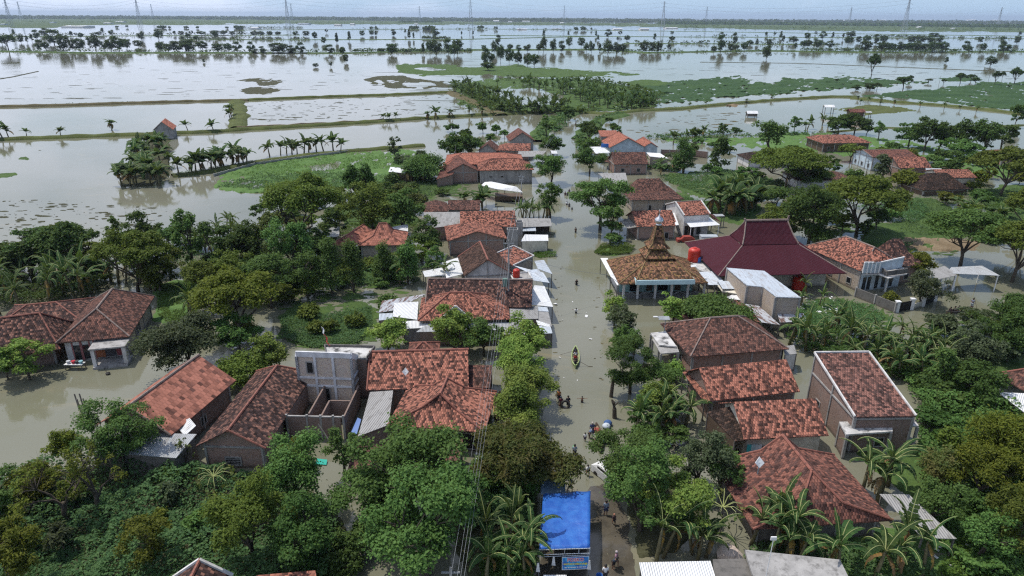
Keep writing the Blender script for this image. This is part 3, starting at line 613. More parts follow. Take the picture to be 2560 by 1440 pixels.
# -- banana plants
def banana_parts(seed, seg, tears, nl, hs=2.3, ll=2.3, lw=.37):
    rng = random.Random(seed); st = MB(); st.tube([(0, 0, -.5), (.03, 0, hs * .5), (.06, .03, hs)], [.15, .12, .07], 7)
    V, F = [], []; rib = MB(); D, DF = [], []
    def leaf(az, el, length, wd, V, F, sag):
        lobe = (.62, 1.1) if tears else (.9, 1.05); dr = Vector((math.cos(az), math.sin(az), 0)); side = Vector((-dr.y, dr.x, 0)); pts = []; p = Vector((.06, .03, hs - .15)); e = el
        for i in range(seg + 1):
            pts.append((p.copy(), e)); p = p + (dr * math.cos(e) + Vector((0, 0, math.sin(e)))) * (length / seg); e -= sag / seg * (.5 + i / seg)
        if V is not D: rib.tube([q[0] + Vector((0, 0, .012)) for q in pts], [.035 - .026 * i / seg for i in range(seg + 1)], 4, False)
        for i in range(seg):
            f0, f1 = i / seg, (i + 1) / seg
            wf = lambda f: wd * max(.05, math.sin(math.pi * min(1, (f + .02) ** .75 * 1.0)) ** .55 if f < .97 else .12) * (0 if f < .09 else 1)
            a, ea = pts[i]; c, ec = pts[i + 1]; up0 = Vector((-dr.x * math.sin(ea), -dr.y * math.sin(ea), math.cos(ea)))
            for sg in (-1, 1):
                tw = rng.uniform(-.25, .1) if tears else -.05; ed = -.22 + tw
                w0, w1 = wf(f0) * rng.uniform(*lobe), wf(f1) * rng.uniform(*lobe); sh = (length / seg) * .25
                k = len(V); fw = (c - a).normalized() * sh
                q = [a, c - (c - a) * (.06 if tears else 0), c + side * sg * w1 + up0 * (w1 * ed) + fw - (c - a) * (.1 if tears else 0), a + side * sg * w0 + up0 * (w0 * ed) + fw]
                V += q; F.append([k, k + 1, k + 2, k + 3] if sg < 0 else [k + 3, k + 2, k + 1, k])
    for i in range(nl):
        f = i / nl; leaf(i * 2.4 + rng.uniform(-.3, .3), 1.42 - .95 * f + rng.uniform(-.2, .15), ll * rng.uniform(.45, 1.15), lw * rng.uniform(.6, 1.05), V, F, 1.1 + 1.4 * f + rng.uniform(-.3, .9))
    for i in range(rng.randint(1, 3)): leaf(rng.uniform(0, 6.28), rng.uniform(-.9, .3), ll * rng.uniform(.6, .9), lw * .6, D, DF, 1.8)
    return st, (V, F), rib, (D, DF)
def make_banana(seed, seg, tears, nl, **k):
    st, (V, F), rib, (D, DF) = banana_parts(seed, seg, tears, nl, **k)
    t = thing('banana_plant', '', 'banana plant'); st.build('stem', M['banana_stem'], t, smooth=True, uv=False)
    fo = fastmesh('leaves', [tuple(v) for v in V], F, M['banana_leaf'], t); r = rib.build('midrib', M['banana_rib'], fo, origin=(0, 0, 0), uv=False)
    fastmesh('dry_leaf', [tuple(v) for v in D], DF, M['banana_dry'], t); return t
BN = [make_banana(11 + i, 10, True, 7 + i % 3, ll=2.5, lw=.31, hs=1.9 + .25 * i) for i in range(5)]; BF = [make_banana(40 + i, 5, False, 11, lw=.50, hs=1.9) for i in range(4)]
BY = make_banana(77, 8, True, 8, hs=1.5, ll=1.7); _used = set()
def banana(x, y, s, group, rnd, src=None, z0=0.0):
    p = G(x, y, z0); far = (p - CAM_P).length > 150; k = rnd.randrange(4 if far else 5); o = src or (BF if far else BN)[k]
    if o.name in _used: o = copy_tree(o)
    else: _used.add(o.name)
    o.location = p; o.scale = (s, s, s * rnd.uniform(.9, 1.1)); o.rotation_euler = (rnd.uniform(-.2, .2), rnd.uniform(-.2, .2), rnd.uniform(0, 6.28))
    o['group'] = group; return o
def merged_bananas(pts, s0, s1, label, seed):
    rnd = random.Random(seed); LV, LF, SV, SF = [], [], [], []; nl = ns = 0
    prot = [banana_parts(60 + i, 4, False, 10, lw=.5, hs=1.9) for i in range(4)]
    for x, y in pts:
        st, (V, F), _, _ = prot[rnd.randrange(4)]; p = G(x, y, 0); s = rnd.uniform(s0, s1); a = rnd.uniform(0, 6.28); R_ = np.array([[math.cos(a), -math.sin(a), 0], [math.sin(a), math.cos(a), 0], [0, 0, 1]]) * s
        v = np.array([tuple(q) for q in V]) @ R_.T + np.array(tuple(p)); LV.append(v); LF.append(np.array(F) + nl); nl += len(v)
        v = np.array([tuple(q) for q in st.v]) @ R_.T + np.array(tuple(p)); SV.append(v); SF.append(np.array([f for f in st.f if len(f) == 4]) + ns); ns += len(v)
    t = fastmesh('banana_grove', np.concatenate(LV), np.concatenate(LF), M['banana_leaf']); tag(t, label, 'banana plants', None, 'stuff'); fastmesh('stems', np.concatenate(SV), np.concatenate(SF), M['banana_stem'], t)
def grove(poly, n, s0, s1, group, desc, place, seed, sep=14, src=None, merge=False):
    rnd = random.Random(seed); pts = []; tries = 0
    while len(pts) < n and tries < n * 60:
        tries += 1; q = rand_in(poly, rnd)
        if all(abs(q[0] - a[0]) + 1.6 * abs(q[1] - a[1]) > sep for a in pts): pts.append(q)
    if merge: return merged_bananas(pts, s0, s1, f'{group}, too many to count', seed)
    objs = [banana(x, y, rnd.uniform(s0, s1), group, rnd, src) for x, y in sorted(pts)]
    label_row(objs, desc, place)
    return objs
BD = 'leafy banana plant'
grove([(1960, 860), (2010, 830), (2110, 830), (2220, 850), (2330, 880), (2400, 900), (2370, 960), (2280, 955), (2180, 975), (2100, 930), (2160, 890), (2010, 880)], 40, .8, 1.4, 'banana plants behind the steep roof house', BD, 'behind the steep tiled roof', 1, 17)
grove([(-30, 720), (0, 690), (150, 680), (270, 690), (330, 710), (230, 745), (140, 755), (0, 790)], 31, 1.1, 1.6, 'banana plants behind the hip roof house', BD, 'behind the pink and white house', 2, 17)
grove([(330, 735), (400, 690), (420, 700), (390, 730)], 4, 1.1, 1.4, 'banana plants by the bright lawn', BD, 'on the bright lawn edge near the pink house', 3, 14)
grove([(455, 790), (500, 780), (495, 820), (470, 830)], 3, 1.2, 1.5, 'banana plants on the lawn', BD, 'on the lawn beside the yellow-green umbrella tree', 4, 14)
grove([(300, 470), (310, 430), (350, 375), (420, 365), (425, 420), (400, 465)], 33, 1.5, 2.0, 'banana plants on the islet', BD, 'on the islet below the little red hut', 5, 7)
grove([(420, 448), (470, 440), (520, 432), (640, 408), (600, 402), (500, 424)], 16, 1.4, 1.9, 'banana plants along the low wall', BD, 'along the low wall of the meadow', 6, 12)
grove([(670, 392), (760, 386), (860, 378), (850, 372), (700, 384)], 11, 1.2, 1.8, 'banana plants on the curved bank', BD, 'on the curved bank above the meadow', 7, 12)
grove([(1130, 232), (1260, 285), (1400, 286), (1430, 262), (1290, 262), (1220, 225), (1150, 215)], 85, 1.1, 1.8, 'banana plants round the far pond', 'dark banana plant', 'round the far hidden pond', 8, 5, merge=True)
grove([(1240, 218), (1330, 210), (1450, 215), (1640, 258), (1630, 275), (1480, 275), (1420, 238), (1300, 222)], 120, 1.1, 1.9, 'banana plants in the far block', 'dark banana plant', 'in the far block behind the road end', 9, 4.5, merge=True)
grove([(1760, 530), (1790, 505), (1850, 500), (1890, 530), (1860, 545), (1800, 545)], 18, 1.7, 2.3, 'banana plants behind the white house', BD, 'behind the white two storey house', 10, 13)
grove([(1300, 545), (1330, 540), (1375, 548), (1370, 556), (1305, 556)], 9, .9, 1.2, 'banana plants by the road shed', BD, 'above the grey road shed', 11, 9)
grove([(1150, 520), (1190, 512), (1230, 515), (1200, 530)], 4, 1.3, 1.7, 'banana plants by the open market shed', BD, 'before the open white shed', 12, 12)
grove([(1870, 1360), (1930, 1320), (2010, 1345), (2150, 1400), (2260, 1400), (2330, 1440), (2120, 1470), (2000, 1440), (1900, 1390)], 12, 1.05, 1.5, 'banana plants before the joglo house', BD, 'before the big hipped house at bottom right', 13, 34)
grove([(2120, 1230), (2180, 1190), (2230, 1200), (2200, 1260)], 4, 1.2, 1.5, 'banana plants beside the joglo house', BD, 'between the steep roof house and the hipped house', 14, 26)
grove([(1190, 1470), (1230, 1360), (1300, 1330), (1335, 1380), (1320, 1460)], 10, 1.0, 1.3, 'banana plants beside the blue tent', BD, 'left of the blue tent', 15, 34)
grove([(1590, 1400), (1680, 1370), (1760, 1380), (1780, 1410), (1650, 1420)], 5, 1.0, 1.3, 'banana plants above the ribbed roof', BD, 'above the ribbed white roof at the bottom', 16, 34)
grove([(1570, 1080), (1620, 1050), (1720, 1060), (1700, 1090), (1600, 1100)], 8, 1.0, 1.3, 'banana plants by the washing line', BD, 'by the washing line', 17, 20)
grove([(2385, 600), (2400, 520), (2530, 520), (2540, 560), (2440, 580)], 12, .9, 1.3, 'wilted banana plants', 'half wilted banana plant', 'in the wilted patch at the right edge', 18, 18)
grove([(1970, 795), (2020, 735), (2110, 748), (2120, 760), (2060, 765)], 3, .8, .95, 'small banana plants by the red tank', 'small banana plant', 'by the cream wall and red tank', 19, 40, None)
grove([(440, 640), (490, 600), (560, 570), (600, 560), (610, 610), (520, 660)], 12, .9, 1.3, 'drowned banana plants', 'drowned banana plant', 'standing in the pale flood at left', 20, 18)
grove([(2000, 330), (2090, 322), (2110, 308), (2010, 312)], 5, 1.2, 1.6, 'banana plants by the right pond', BD, 'by the right pond', 21, 12)
grove([(1500, 405), (1600, 412), (1700, 425), (1720, 440), (1600, 436), (1530, 425)], 10, 1.0, 1.4, 'banana plants behind the dark roofed houses', BD, 'between the two tiled houses right of the road', 22, 14)
grove([(1540, 378), (1560, 372), (1570, 380)], 1, 1.1, 1.2, 'banana plants at the blue gables', BD, 'in front of the pale blue gables', 23, 10)
grove([(1640, 372), (1700, 355), (1720, 345), (1780, 338), (1760, 350)], 6, 1.0, 1.5, 'banana plants right of the blue gables', BD, 'right of the pale blue gables', 24, 12)
grove([(970, 715), (1005, 705), (1000, 735)], 1, 1.3, 1.4, 'lone banana plants', BD, 'left of the big L shaped house', 25, 10)
grove([(1110, 720), (1130, 715), (1125, 725)], 1, 1.2, 1.3, 'lone banana plants at the awning', BD, 'at the white awning', 26, 10)
grove([(1020, 460), (1060, 455), (1080, 440), (1030, 440)], 4, 1.1, 1.6, 'banana plants by the white shed', BD, 'by the small white roofed shed', 27, 12)
lev = []
rnb = random.Random(5)
for x, y, s in [(8, 348, 1.8), (22, 345, 1.5), (67, 341, 1), (152, 342, 1.2), (280, 326, 1.6), (412, 342, 1.1), (470, 327, 1.2), (535, 330, 1.5), (578, 290, 2.0), (576, 300, 1.6),
                (958, 303, 1.2), (975, 304, 1.1), (990, 301, 1.0), (1070, 298, 1.3), (1086, 297, 1.6), (1125, 294, 1.4), (1172, 290, 1.5), (1205, 289, 1.2), (1226, 288, 1.3)]:
    lev.append(banana(x, y, s, 'banana plants on the long bank', rnb))
label_row(lev, 'banana plant', 'on the long bank between the flooded fields')
lev = [banana(x, y, s, 'young banana plants round the right pond', rnb) for x, y, s in [(1725, 268, .8), (1765, 265, .7), (1865, 258, .9), (1930, 250, 1.1), (2000, 246, .7), (2145, 250, .9), (2170, 255, 1.0), (2200, 258, 1.1), (2235, 262, .9), (2300, 268, .9), (2360, 272, 1.0), (2400, 276, .8), (2440, 280, 1.0), (2150, 262, .9), (2200, 264, .8)]]
label_row(lev, 'young banana plant', 'round the edge of the right pond')
for o in BN + BF + [BY]:
    if o.name not in _used:
        for c in list(o.children):
            for d in list(c.children): bpy.data.objects.remove(d)
            bpy.data.objects.remove(c)
        bpy.data.objects.remove(o)

# -- single trees near and middle: x, top y, foot y, crown width, kind, leaf, label
T = [
 (100, 560, 690, 130, 'loose', 'leaf_dark', 'dark tall tree at the far left edge of the tree belt'),
 (35, 600, 700, 120, 'round', 'leaf_dark', 'dark round tree cut by the left edge above the bananas'),
 (190, 562, 690, 150, 'umbrella', 'leaf_dark', 'dark flat topped tree second in the left belt'),
 (300, 542, 640, 46, 'loose', 'leaf', 'slim small tree standing alone at the belt edge'),
 (345, 588, 735, 180, 'umbrella', 'leaf_umbrella', 'spreading tree with bare forked limbs over pale water'),
 (372, 528, 650, 100, 'round', 'leaf_dark', 'dark round crown rising highest in the left belt'),
 (425, 556, 680, 100, 'loose', 'leaf_dark', 'dark loose tree right of the highest round crown'),
 (482, 520, 690, 70, 'loose', 'leaf', 'tall slim tree with layered branches in the belt'),
 (540, 560, 690, 110, 'loose', 'leaf_dark', 'dark tree behind the drowned bananas'),
 (400, 630, 730, 130, 'round', 'leaf_umbrella', 'olive shade tree low in the left belt'),
 (620, 555, 690, 120, 'round', 'leaf_dark', 'dark tree left of the bamboo'),
 (690, 530, 680, 100, 'bamboo', 'leaf_bamboo', 'pale yellow-green bamboo clump before the great rain tree'),
 (770, 440, 640, 200, 'umbrella', 'leaf_umbrella', 'great spreading rain tree with dark forked limbs over pale water'),
 (745, 540, 700, 110, 'round', 'leaf', 'mid green tree under the great rain tree'),
 (838, 520, 600, 80, 'loose', 'leaf_dark', 'small dark tree with thin trunk beside the rain tree'),
 (905, 408, 560, 80, 'umbrella', 'leaf_dark', 'dark cap shaped crown above the olive trees'),
 (935, 440, 590, 150, 'round', 'leaf_umbrella', 'large olive round tree left of the grey sheet roof'),
 (1010, 470, 590, 120, 'round', 'leaf', 'mid green round tree behind the orange joglo'),
 (530, 655, 770, 120, 'umbrella', 'leaf_umbrella', 'layered green tree above the bright lawn'),
 (600, 622, 760, 120, 'round', 'leaf_umbrella', 'olive tree in the middle of the left belt'),
 (680, 640, 770, 130, 'umbrella', 'leaf', 'green layered tree beyond the yellow-green one'),
 (605, 688, 850, 215, 'umbrella', 'leaf_yellow', 'broad yellow-green umbrella tree with dark limbs by the lawn'),
 (770, 620, 740, 90, 'loose', 'leaf', 'first of the leafy trees before the orange joglo'),
 (830, 600, 735, 90, 'cone', 'leaf', 'tall leafy tree before the left orange gable'),
 (885, 608, 730, 80, 'cone', 'leaf', 'narrow leafy tree before the orange joglo centre'),
 (960, 605, 705, 70, 'cone', 'leaf', 'leafy tree before the joglo right end'),
 (1020, 612, 710, 80, 'cone', 'leaf', 'leafy tree by the joglo right corner'),
 (1088, 618, 690, 60, 'loose', 'leaf', 'thin leafy tree left of the brick gable'),
 (1062, 550, 640, 105, 'round', 'leaf_dark', 'dense dark mango tree beside the orange joglo'),
 (470, 790, 935, 230, 'round', 'leaf_grey', 'large grey-green shade tree behind the bright orange roof'),
 (610, 880, 960, 130, 'bush', 'leaf_umbrella', 'olive bush behind the long orange roof'),
 (600, 790, 890, 120, 'loose', 'leaf', 'loose green shrub tree below the umbrella tree'),
 (682, 838, 935, 110, 'round', 'leaf_mango', 'yellow-green mango tree between the two long roofs'),
 (972, 795, 880, 118, 'round', 'leaf_mango', 'bright mango tree beside the tower parapet'),
 (1135, 778, 885, 130, 'round', 'leaf_mango', 'bright mango tree before the L shaped house'),
 (1210, 796, 890, 110, 'round', 'leaf', 'dark green mango tree between the bright ones'),
 (1318, 792, 905, 125, 'round', 'leaf_mango', 'uppermost of the bright mangoes left of the road'),
 (1300, 845, 970, 165, 'round', 'leaf_mango', 'second bright mango along the road'),
 (1322, 900, 1040, 170, 'round', 'leaf_mango', 'big bright mango nearest the green boat'),
 (1300, 975, 1085, 160, 'round', 'leaf_mango', 'lowest bright mango above the feathery tree'),
 (1310, 1050, 1240, 290, 'feather', 'leaf_brown', 'feathery brown-green acacia over the road edge'),
 (1035, 1058, 1300, 300, 'round', 'leaf', 'tall dark green tree before the brick joglo house'),
 (1070, 1170, 1440, 340, 'loose', 'leaf', 'large leafy tree at the bottom left of the wires'),
 (945, 1145, 1300, 210, 'loose', 'leaf', 'leafy tree over the small front tile roof'),
 (730, 1100, 1290, 200, 'round', 'leaf', 'green tree before the half built brick rooms'),
 (640, 1180, 1420, 220, 'feather', 'leaf_umbrella', 'fine leaved olive tree right of the thicket'),
 (760, 1250, 1440, 190, 'round', 'leaf_dark', 'dark tree in the shade at the bottom'),
 (740, 1095, 1180, 90, 'feather', 'leaf_yellow', 'yellow-green bush top before the brick rooms'),
 (380, 1290, 1440, 120, 'loose', 'leaf_yellow', 'yellow-green young tree in the thicket'),
 (320, 1008, 1190, 190, 'round', 'leaf', 'dark green tree on a thin trunk by the zinc shed'),
 (185, 1060, 1180, 90, 'feather', 'leaf_yellow', 'yellow sprays beside the thin trunked tree'),
 (30, 1180, 1300, 130, 'loose', 'leaf', 'leafy tree at the left edge of the thicket'),
 (95, 1150, 1260, 120, 'feather', 'leaf_yellow', 'pale yellow-green tree at the water edge'),
 (50, 1290, 1480, 200, 'feather', 'leaf_yellow', 'yellow-green tree in the bottom left corner'),
 (862, 1060, 1190, 80, 'loose', 'leaf', 'leafy shrub between the tower rooms and grey lean-to'),
 (75, 845, 950, 120, 'loose', 'leaf_mango', 'young tree standing in the water before the dark roof'),
 (20, 880, 950, 60, 'loose', 'leaf', 'young tree at the left edge before the dark roof'),
 (1535, 728, 815, 75, 'round', 'leaf_mango', 'first roadside tree below the mosque corner'),
 (1550, 762, 850, 85, 'round', 'leaf_grey', 'pale flowering tree second below the mosque corner'),
 (1560, 812, 890, 105, 'round', 'leaf', 'third roadside tree below the mosque'),
 (1575, 850, 985, 150, 'loose', 'leaf_dark', 'dark roadside tree leaning over the water'),
 (1640, 905, 1000, 110, 'loose', 'leaf', 'mid green tree by the concrete porch'),
 (1640, 945, 1040, 110, 'round', 'leaf_mango', 'bright tree below the concrete porch'),
 (1680, 735, 815, 90, 'round', 'leaf_mango', 'bright tree before the mosque right arches'),
 (1552, 1062, 1225, 185, 'loose', 'leaf', 'leafy tree over the right side of the crowd'),
 (1600, 1120, 1330, 200, 'round', 'leaf', 'large green tree right of the blue tent'),
 (1690, 1170, 1330, 210, 'loose', 'leaf_mango', 'large tree with yellow-green tips right of the tent'),
 (1740, 1080, 1230, 150, 'round', 'leaf_grey', 'grey-green tree left of the dark lean-to roof'),
 (1800, 1110, 1240, 110, 'round', 'leaf', 'round tree touching the big hipped roof'),
 (2290, 628, 700, 92, 'round', 'leaf_yellow', 'yellow leaved tree above the gate piers'),
 (2300, 675, 765, 105, 'round', 'leaf_grey', 'grey-green round tree inside the gate'),
 (2225, 725, 765, 40, 'bush', 'leaf_yellow', 'small clipped bush inside the fence'),
 (2400, 530, 668, 200, 'umbrella', 'leaf', 'spreading tree behind the zinc carport'),
 (2530, 560, 705, 170, 'umbrella', 'leaf_umbrella', 'spreading tree at the right edge behind the carport'),
 (2500, 378, 490, 170, 'umbrella', 'leaf_umbrella', 'broad flat topped tree on thick trunk near right edge'),
 (2560, 470, 610, 130, 'umbrella', 'leaf_umbrella', 'olive tree cut by the right edge'),
 (2140, 448, 590, 220, 'umbrella', 'leaf_umbrella', 'great umbrella tree mirrored in blue water'),
 (2020, 468, 615, 180, 'round', 'leaf_dark', 'huge dark round tree behind the maroon joglo roof'),
 (1950, 500, 600, 130, 'loose', 'leaf_umbrella', 'olive loose tree left of the huge dark tree'),
 (2190, 515, 575, 70, 'round', 'leaf_dark', 'small dark tree right of the umbrella tree trunk'),
 (1965, 375, 470, 200, 'umbrella', 'leaf_umbrella', 'wide low umbrella tree over the hidden dark roof'),
 (2020, 400, 470, 120, 'round', 'leaf', 'green tree beside the wide low umbrella tree'),
 (1865, 415, 450, 60, 'loose', 'leaf', 'small tree left of the wide low umbrella tree'),
 (1925, 290, 385, 85, 'round', 'leaf', 'tall round tree before the blue pond'),
 (1797, 345, 425, 60, 'cone', 'leaf_dark', 'right one of the two dark conical trees'),
 (1707, 350, 430, 66, 'cone', 'leaf_dark', 'left one of the two dark conical trees'),
 (2095, 285, 335, 70, 'round', 'leaf_dark', 'left half of the dark pair before the red hut'),
 (2135, 282, 335, 80, 'round', 'leaf_dark', 'right half of the dark pair before the red hut'),
 (2165, 308, 338, 36, 'round', 'leaf_dark', 'small dark tree right of the dark pair'),
 (2195, 300, 350, 32, 'loose', 'leaf', 'thin tree standing in the pond inlet'),
 (2270, 305, 368, 80, 'loose', 'leaf_dark', 'leftmost tree of the large dark clump at right'),
 (2310, 293, 378, 80, 'loose', 'leaf_dark', 'tall forked tree in the large dark clump'),
 (2345, 300, 378, 80, 'round', 'leaf_dark', 'middle tree of the large dark clump'),
 (2400, 293, 380, 90, 'round', 'leaf_dark', 'round tree at the heart of the large dark clump'),
 (2455, 290, 390, 90, 'round', 'leaf_dark', 'rightmost big tree of the large dark clump'),
 (2500, 305, 380, 70, 'loose', 'leaf', 'loose tree at the right end of the large dark clump'),
 (2400, 345, 395, 100, 'round', 'leaf', 'low green tree before the large dark clump'),
 (2357, 372, 400, 40, 'bush', 'leaf_dark', 'small round dark bush on the bright meadow'),
 (2535, 270, 320, 36, 'loose', 'leaf_dark', 'small tree at the right end of the pond bank'),
 (2125, 360, 405, 62, 'umbrella', 'leaf_umbrella', 'crooked small tree leaning over the channel'),
 (2200, 388, 450, 55, 'cone', 'leaf_grey', 'grey-green dense tree before the green gabled house'),
 (2270, 420, 470, 90, 'bush', 'leaf_yellow', 'yellowish shrub patch before the long tiled houses'),
 (2130, 420, 455, 50, 'bush', 'leaf', 'green bush by the leaning pole'),
 (1500, 434, 575, 165, 'loose', 'leaf', 'big feathery tree right of the road on a tall trunk'),
 (1525, 515, 600, 66, 'loose', 'leaf', 'slender tree below the big feathery tree'),
 (1474, 366, 435, 92, 'round', 'leaf_dark', 'dark roadside tree by the tiled house with brick annexe'),
 (1474, 296, 352, 70, 'round', 'leaf_dark', 'roadside tree above the white awning on the right bank'),
 (1470, 338, 388, 62, 'round', 'leaf', 'small roadside tree by the white awning'),
 (1378, 376, 460, 100, 'round', 'leaf', 'roadside tree at the end of the long orange house'),
 (1382, 334, 392, 70, 'round', 'leaf_dark', 'dark roadside tree by the slim pole'),
 (1376, 450, 545, 75, 'loose', 'leaf', 'forked roadside tree with a dark double trunk'),
 (1366, 286, 342, 46, 'loose', 'leaf', 'small tree on the left road bank'),
 (1420, 262, 300, 40, 'round', 'leaf_dark', 'tree at the road bend before the banana block'),
 (1140, 325, 400, 90, 'round', 'leaf_dark', 'dark tree behind the long orange roof'),
 (1175, 335, 395, 80, 'loose', 'leaf_dark', 'dark tree left of the far gables'),
 (990, 340, 405, 38, 'loose', 'leaf_grey', 'small greyish tree on the meadow edge'),
 (1060, 375, 450, 110, 'bush', 'leaf', 'tangled green thicket left of the long orange house'),
 (1035, 385, 430, 60, 'loose', 'leaf_grey', 'thin pale tree in the thicket'),
 (1545, 318, 345, 24, 'cone', 'leaf', 'slim tree behind the blue gables'),
 (1800, 308, 335, 16, 'cone', 'leaf_dark', 'slim dark tree on the pond bank'),
 (1735, 320, 348, 24, 'loose', 'leaf_dark', 'small tree on the near pond bank'),
 (1808, 310, 338, 22, 'loose', 'leaf_dark', 'small tree right of the slim one on the pond bank'),
 (1840, 318, 338, 26, 'loose', 'leaf_dark', 'low tree on the pond bank near the tall round tree'),
 (1985, 290, 330, 34, 'loose', 'leaf', 'small open tree beside the pond banana plants'),
 (2340, 870, 975, 80, 'cone', 'leaf', 'conical green tree at the end of the banana grove'),
 (2520, 735, 850, 150, 'round', 'leaf_dark', 'dark tree at the right edge by the canoe'),
 (2420, 820, 940, 170, 'round', 'leaf_grey', 'dark grey-green tree right of the banana grove'),
 (2500, 800, 900, 130, 'round', 'leaf_dark', 'dense tree behind the edge roof'),
 (2430, 900, 1010, 140, 'round', 'leaf_dark', 'dark tree above the vine slope'),
 (2510, 1010, 1230, 240, 'feather', 'leaf_yellow', 'yellow-green spreading tree on the right slope'),
 (2440, 1090, 1260, 190, 'feather', 'leaf_yellow', 'olive yellow tree above the asbestos shed'),
 (2530, 1210, 1400, 200, 'feather', 'leaf_umbrella', 'olive spreading tree at the right edge below'),
 (2340, 1110, 1230, 120, 'bush', 'leaf_brown', 'reddish green shrub right of the steep roof porch'),
 (2330, 1200, 1320, 130, 'round', 'leaf', 'green tree at the upper end of the asbestos shed'),
 (2440, 1270, 1400, 130, 'round', 'leaf', 'green tree right of the asbestos shed'),
  (900, 1290, 1370, 120, 'bush', 'leaf', 'bush at the water edge right of the dark shaded tree'),
 (860, 1380, 1440, 90, 'bush', 'leaf_dark', 'dark low bush in the water at the bottom'),
 (985, 1240, 1320, 130, 'bush', 'leaf_dark', 'dark bush under the leafy tree before the small tile shed'),
 (1180, 1180, 1290, 110, 'loose', 'leaf', 'leafy young tree beneath the cables'),
 (1100, 1120, 1180, 60, 'bush', 'leaf_dark', 'dark bush by the brick joglo front'),
 (1230, 1130, 1200, 110, 'bush', 'leaf', 'green bush left of the feathery acacia'),
 (1320, 1140, 1235, 130, 'bush', 'leaf', 'green bush under the feathery acacia'),
]
for x, yt, yb, w, kd, mt, lab in T:
    plant_tree(x, yt, yb, w, kd, mt, lab, 'bush' if kd == 'bush' else 'bamboo_clump' if kd == 'bamboo' else 'tree', 'bush' if kd == 'bush' else 'bamboo' if kd == 'bamboo' else 'tree', cov=1.9 if kd in ('bush', 'cone') else 1.5)
plant_tree(1790, 748, 795, 170, 'bush', 'leaf', 'creeper heap grown over the old tile roof', 'creeper', 'creeper', cov=2.4, z0=2.2)
plant_tree(165, 1120, 1310, 200, 'bare', 'leaf_yellow', 'bare branched dark tree standing over the thicket', 'bare_tree', seed=5)
plant_tree(250, 1080, 1290, 150, 'bare', 'leaf_yellow', 'second bare tree leaning right towards the zinc shed', 'bare_tree', seed=8)
plant_tree(470, 1090, 1180, 50, 'bare', 'leaf_brown', 'withered papaya trunk with hanging pods by the zinc shed', 'withered_tree', seed=9)
# papaya crowns: bare curved leaf stalks
def papaya(x, yb, yt, label, drop):
    p = G(x, yb, 0); H = zat(p.x, p.y, yt); t = thing('papaya_tree', label, 'papaya tree', p); b = MB(); b.tube([p - Vector((0, 0, .5)), p + Vector((.1, 0, H * .5)), p + Vector((0, 0, H))], [.11, .09, .06], 6); b.build('trunk', M['bark_pale'], t)
    s = MB(); lf = []; rn = random.Random(int(x))
    for i in range(13):
        a = i * 2.4; r = rn.uniform(1.2, 1.9); c = p + Vector((0, 0, H)); e = c + Vector((math.cos(a) * r, math.sin(a) * r, rn.uniform(-.2, .7)))
        q = e + Vector((math.cos(a) * .15, math.sin(a) * .15, -.5)); s.tube([c, c.lerp(e, .55) + Vector((0, 0, .3)), e, q], [.035, .03, .022, .015], 4, False); lf.append(q - p)
    s.build('leaf_stalks', M['banana_rib'], t)
    rg = np.random.default_rng(int(x)); P = np.repeat(np.array([tuple(v) for v in lf]), 5, 0) + rg.normal(0, .14, (len(lf) * 5, 3)); V, F = leaves_np(P, np.tile([0, 0, -1.0], (len(P), 1)), .34, rg); fastmesh('hanging_leaves', V, F, M['leaf_brown'], t)
papaya(1798, 1335, 1268, 'bare papaya crown with curved stalks left of the hipped roof', 1)
papaya(540, 1225, 1190, 'pale papaya crown with curved stalks below the brick gable', 1)
def snag(x, yb, yt, label):
    p = G(x, yb, 0); H = zat(p.x, p.y, yt); b = MB(); b.tube([p - Vector((0, 0, .5)), p + Vector((-.1, 0, H * .5)), p + Vector((-.25, .1, H * .85)), p + Vector((-.45, .1, H))], [.26, .22, .2, .06], 8)
    b.tube([p + Vector((-.15, 0, H * .7)), p + Vector((.3, 0, H * .9))], [.12, .05], 5); tag(b.build('tree_stump', M['bark'], origin=p), label, 'tree stump')
snag(1537, 1045, 1000, 'broken dark tree trunk standing at the right road edge')
b = MB(); p = G(1527, 992, 0); b.tube([p - Vector((0, 0, .6)), p + Vector((.1, 0, 1.6)), p + Vector((.35, .1, 3.4))], [.24, .19, .15], 8)
tag(b.build('leaning_tree', M['bark'], origin=p), 'bare leaning trunk rising from the water under the dark roadside crown', 'tree')

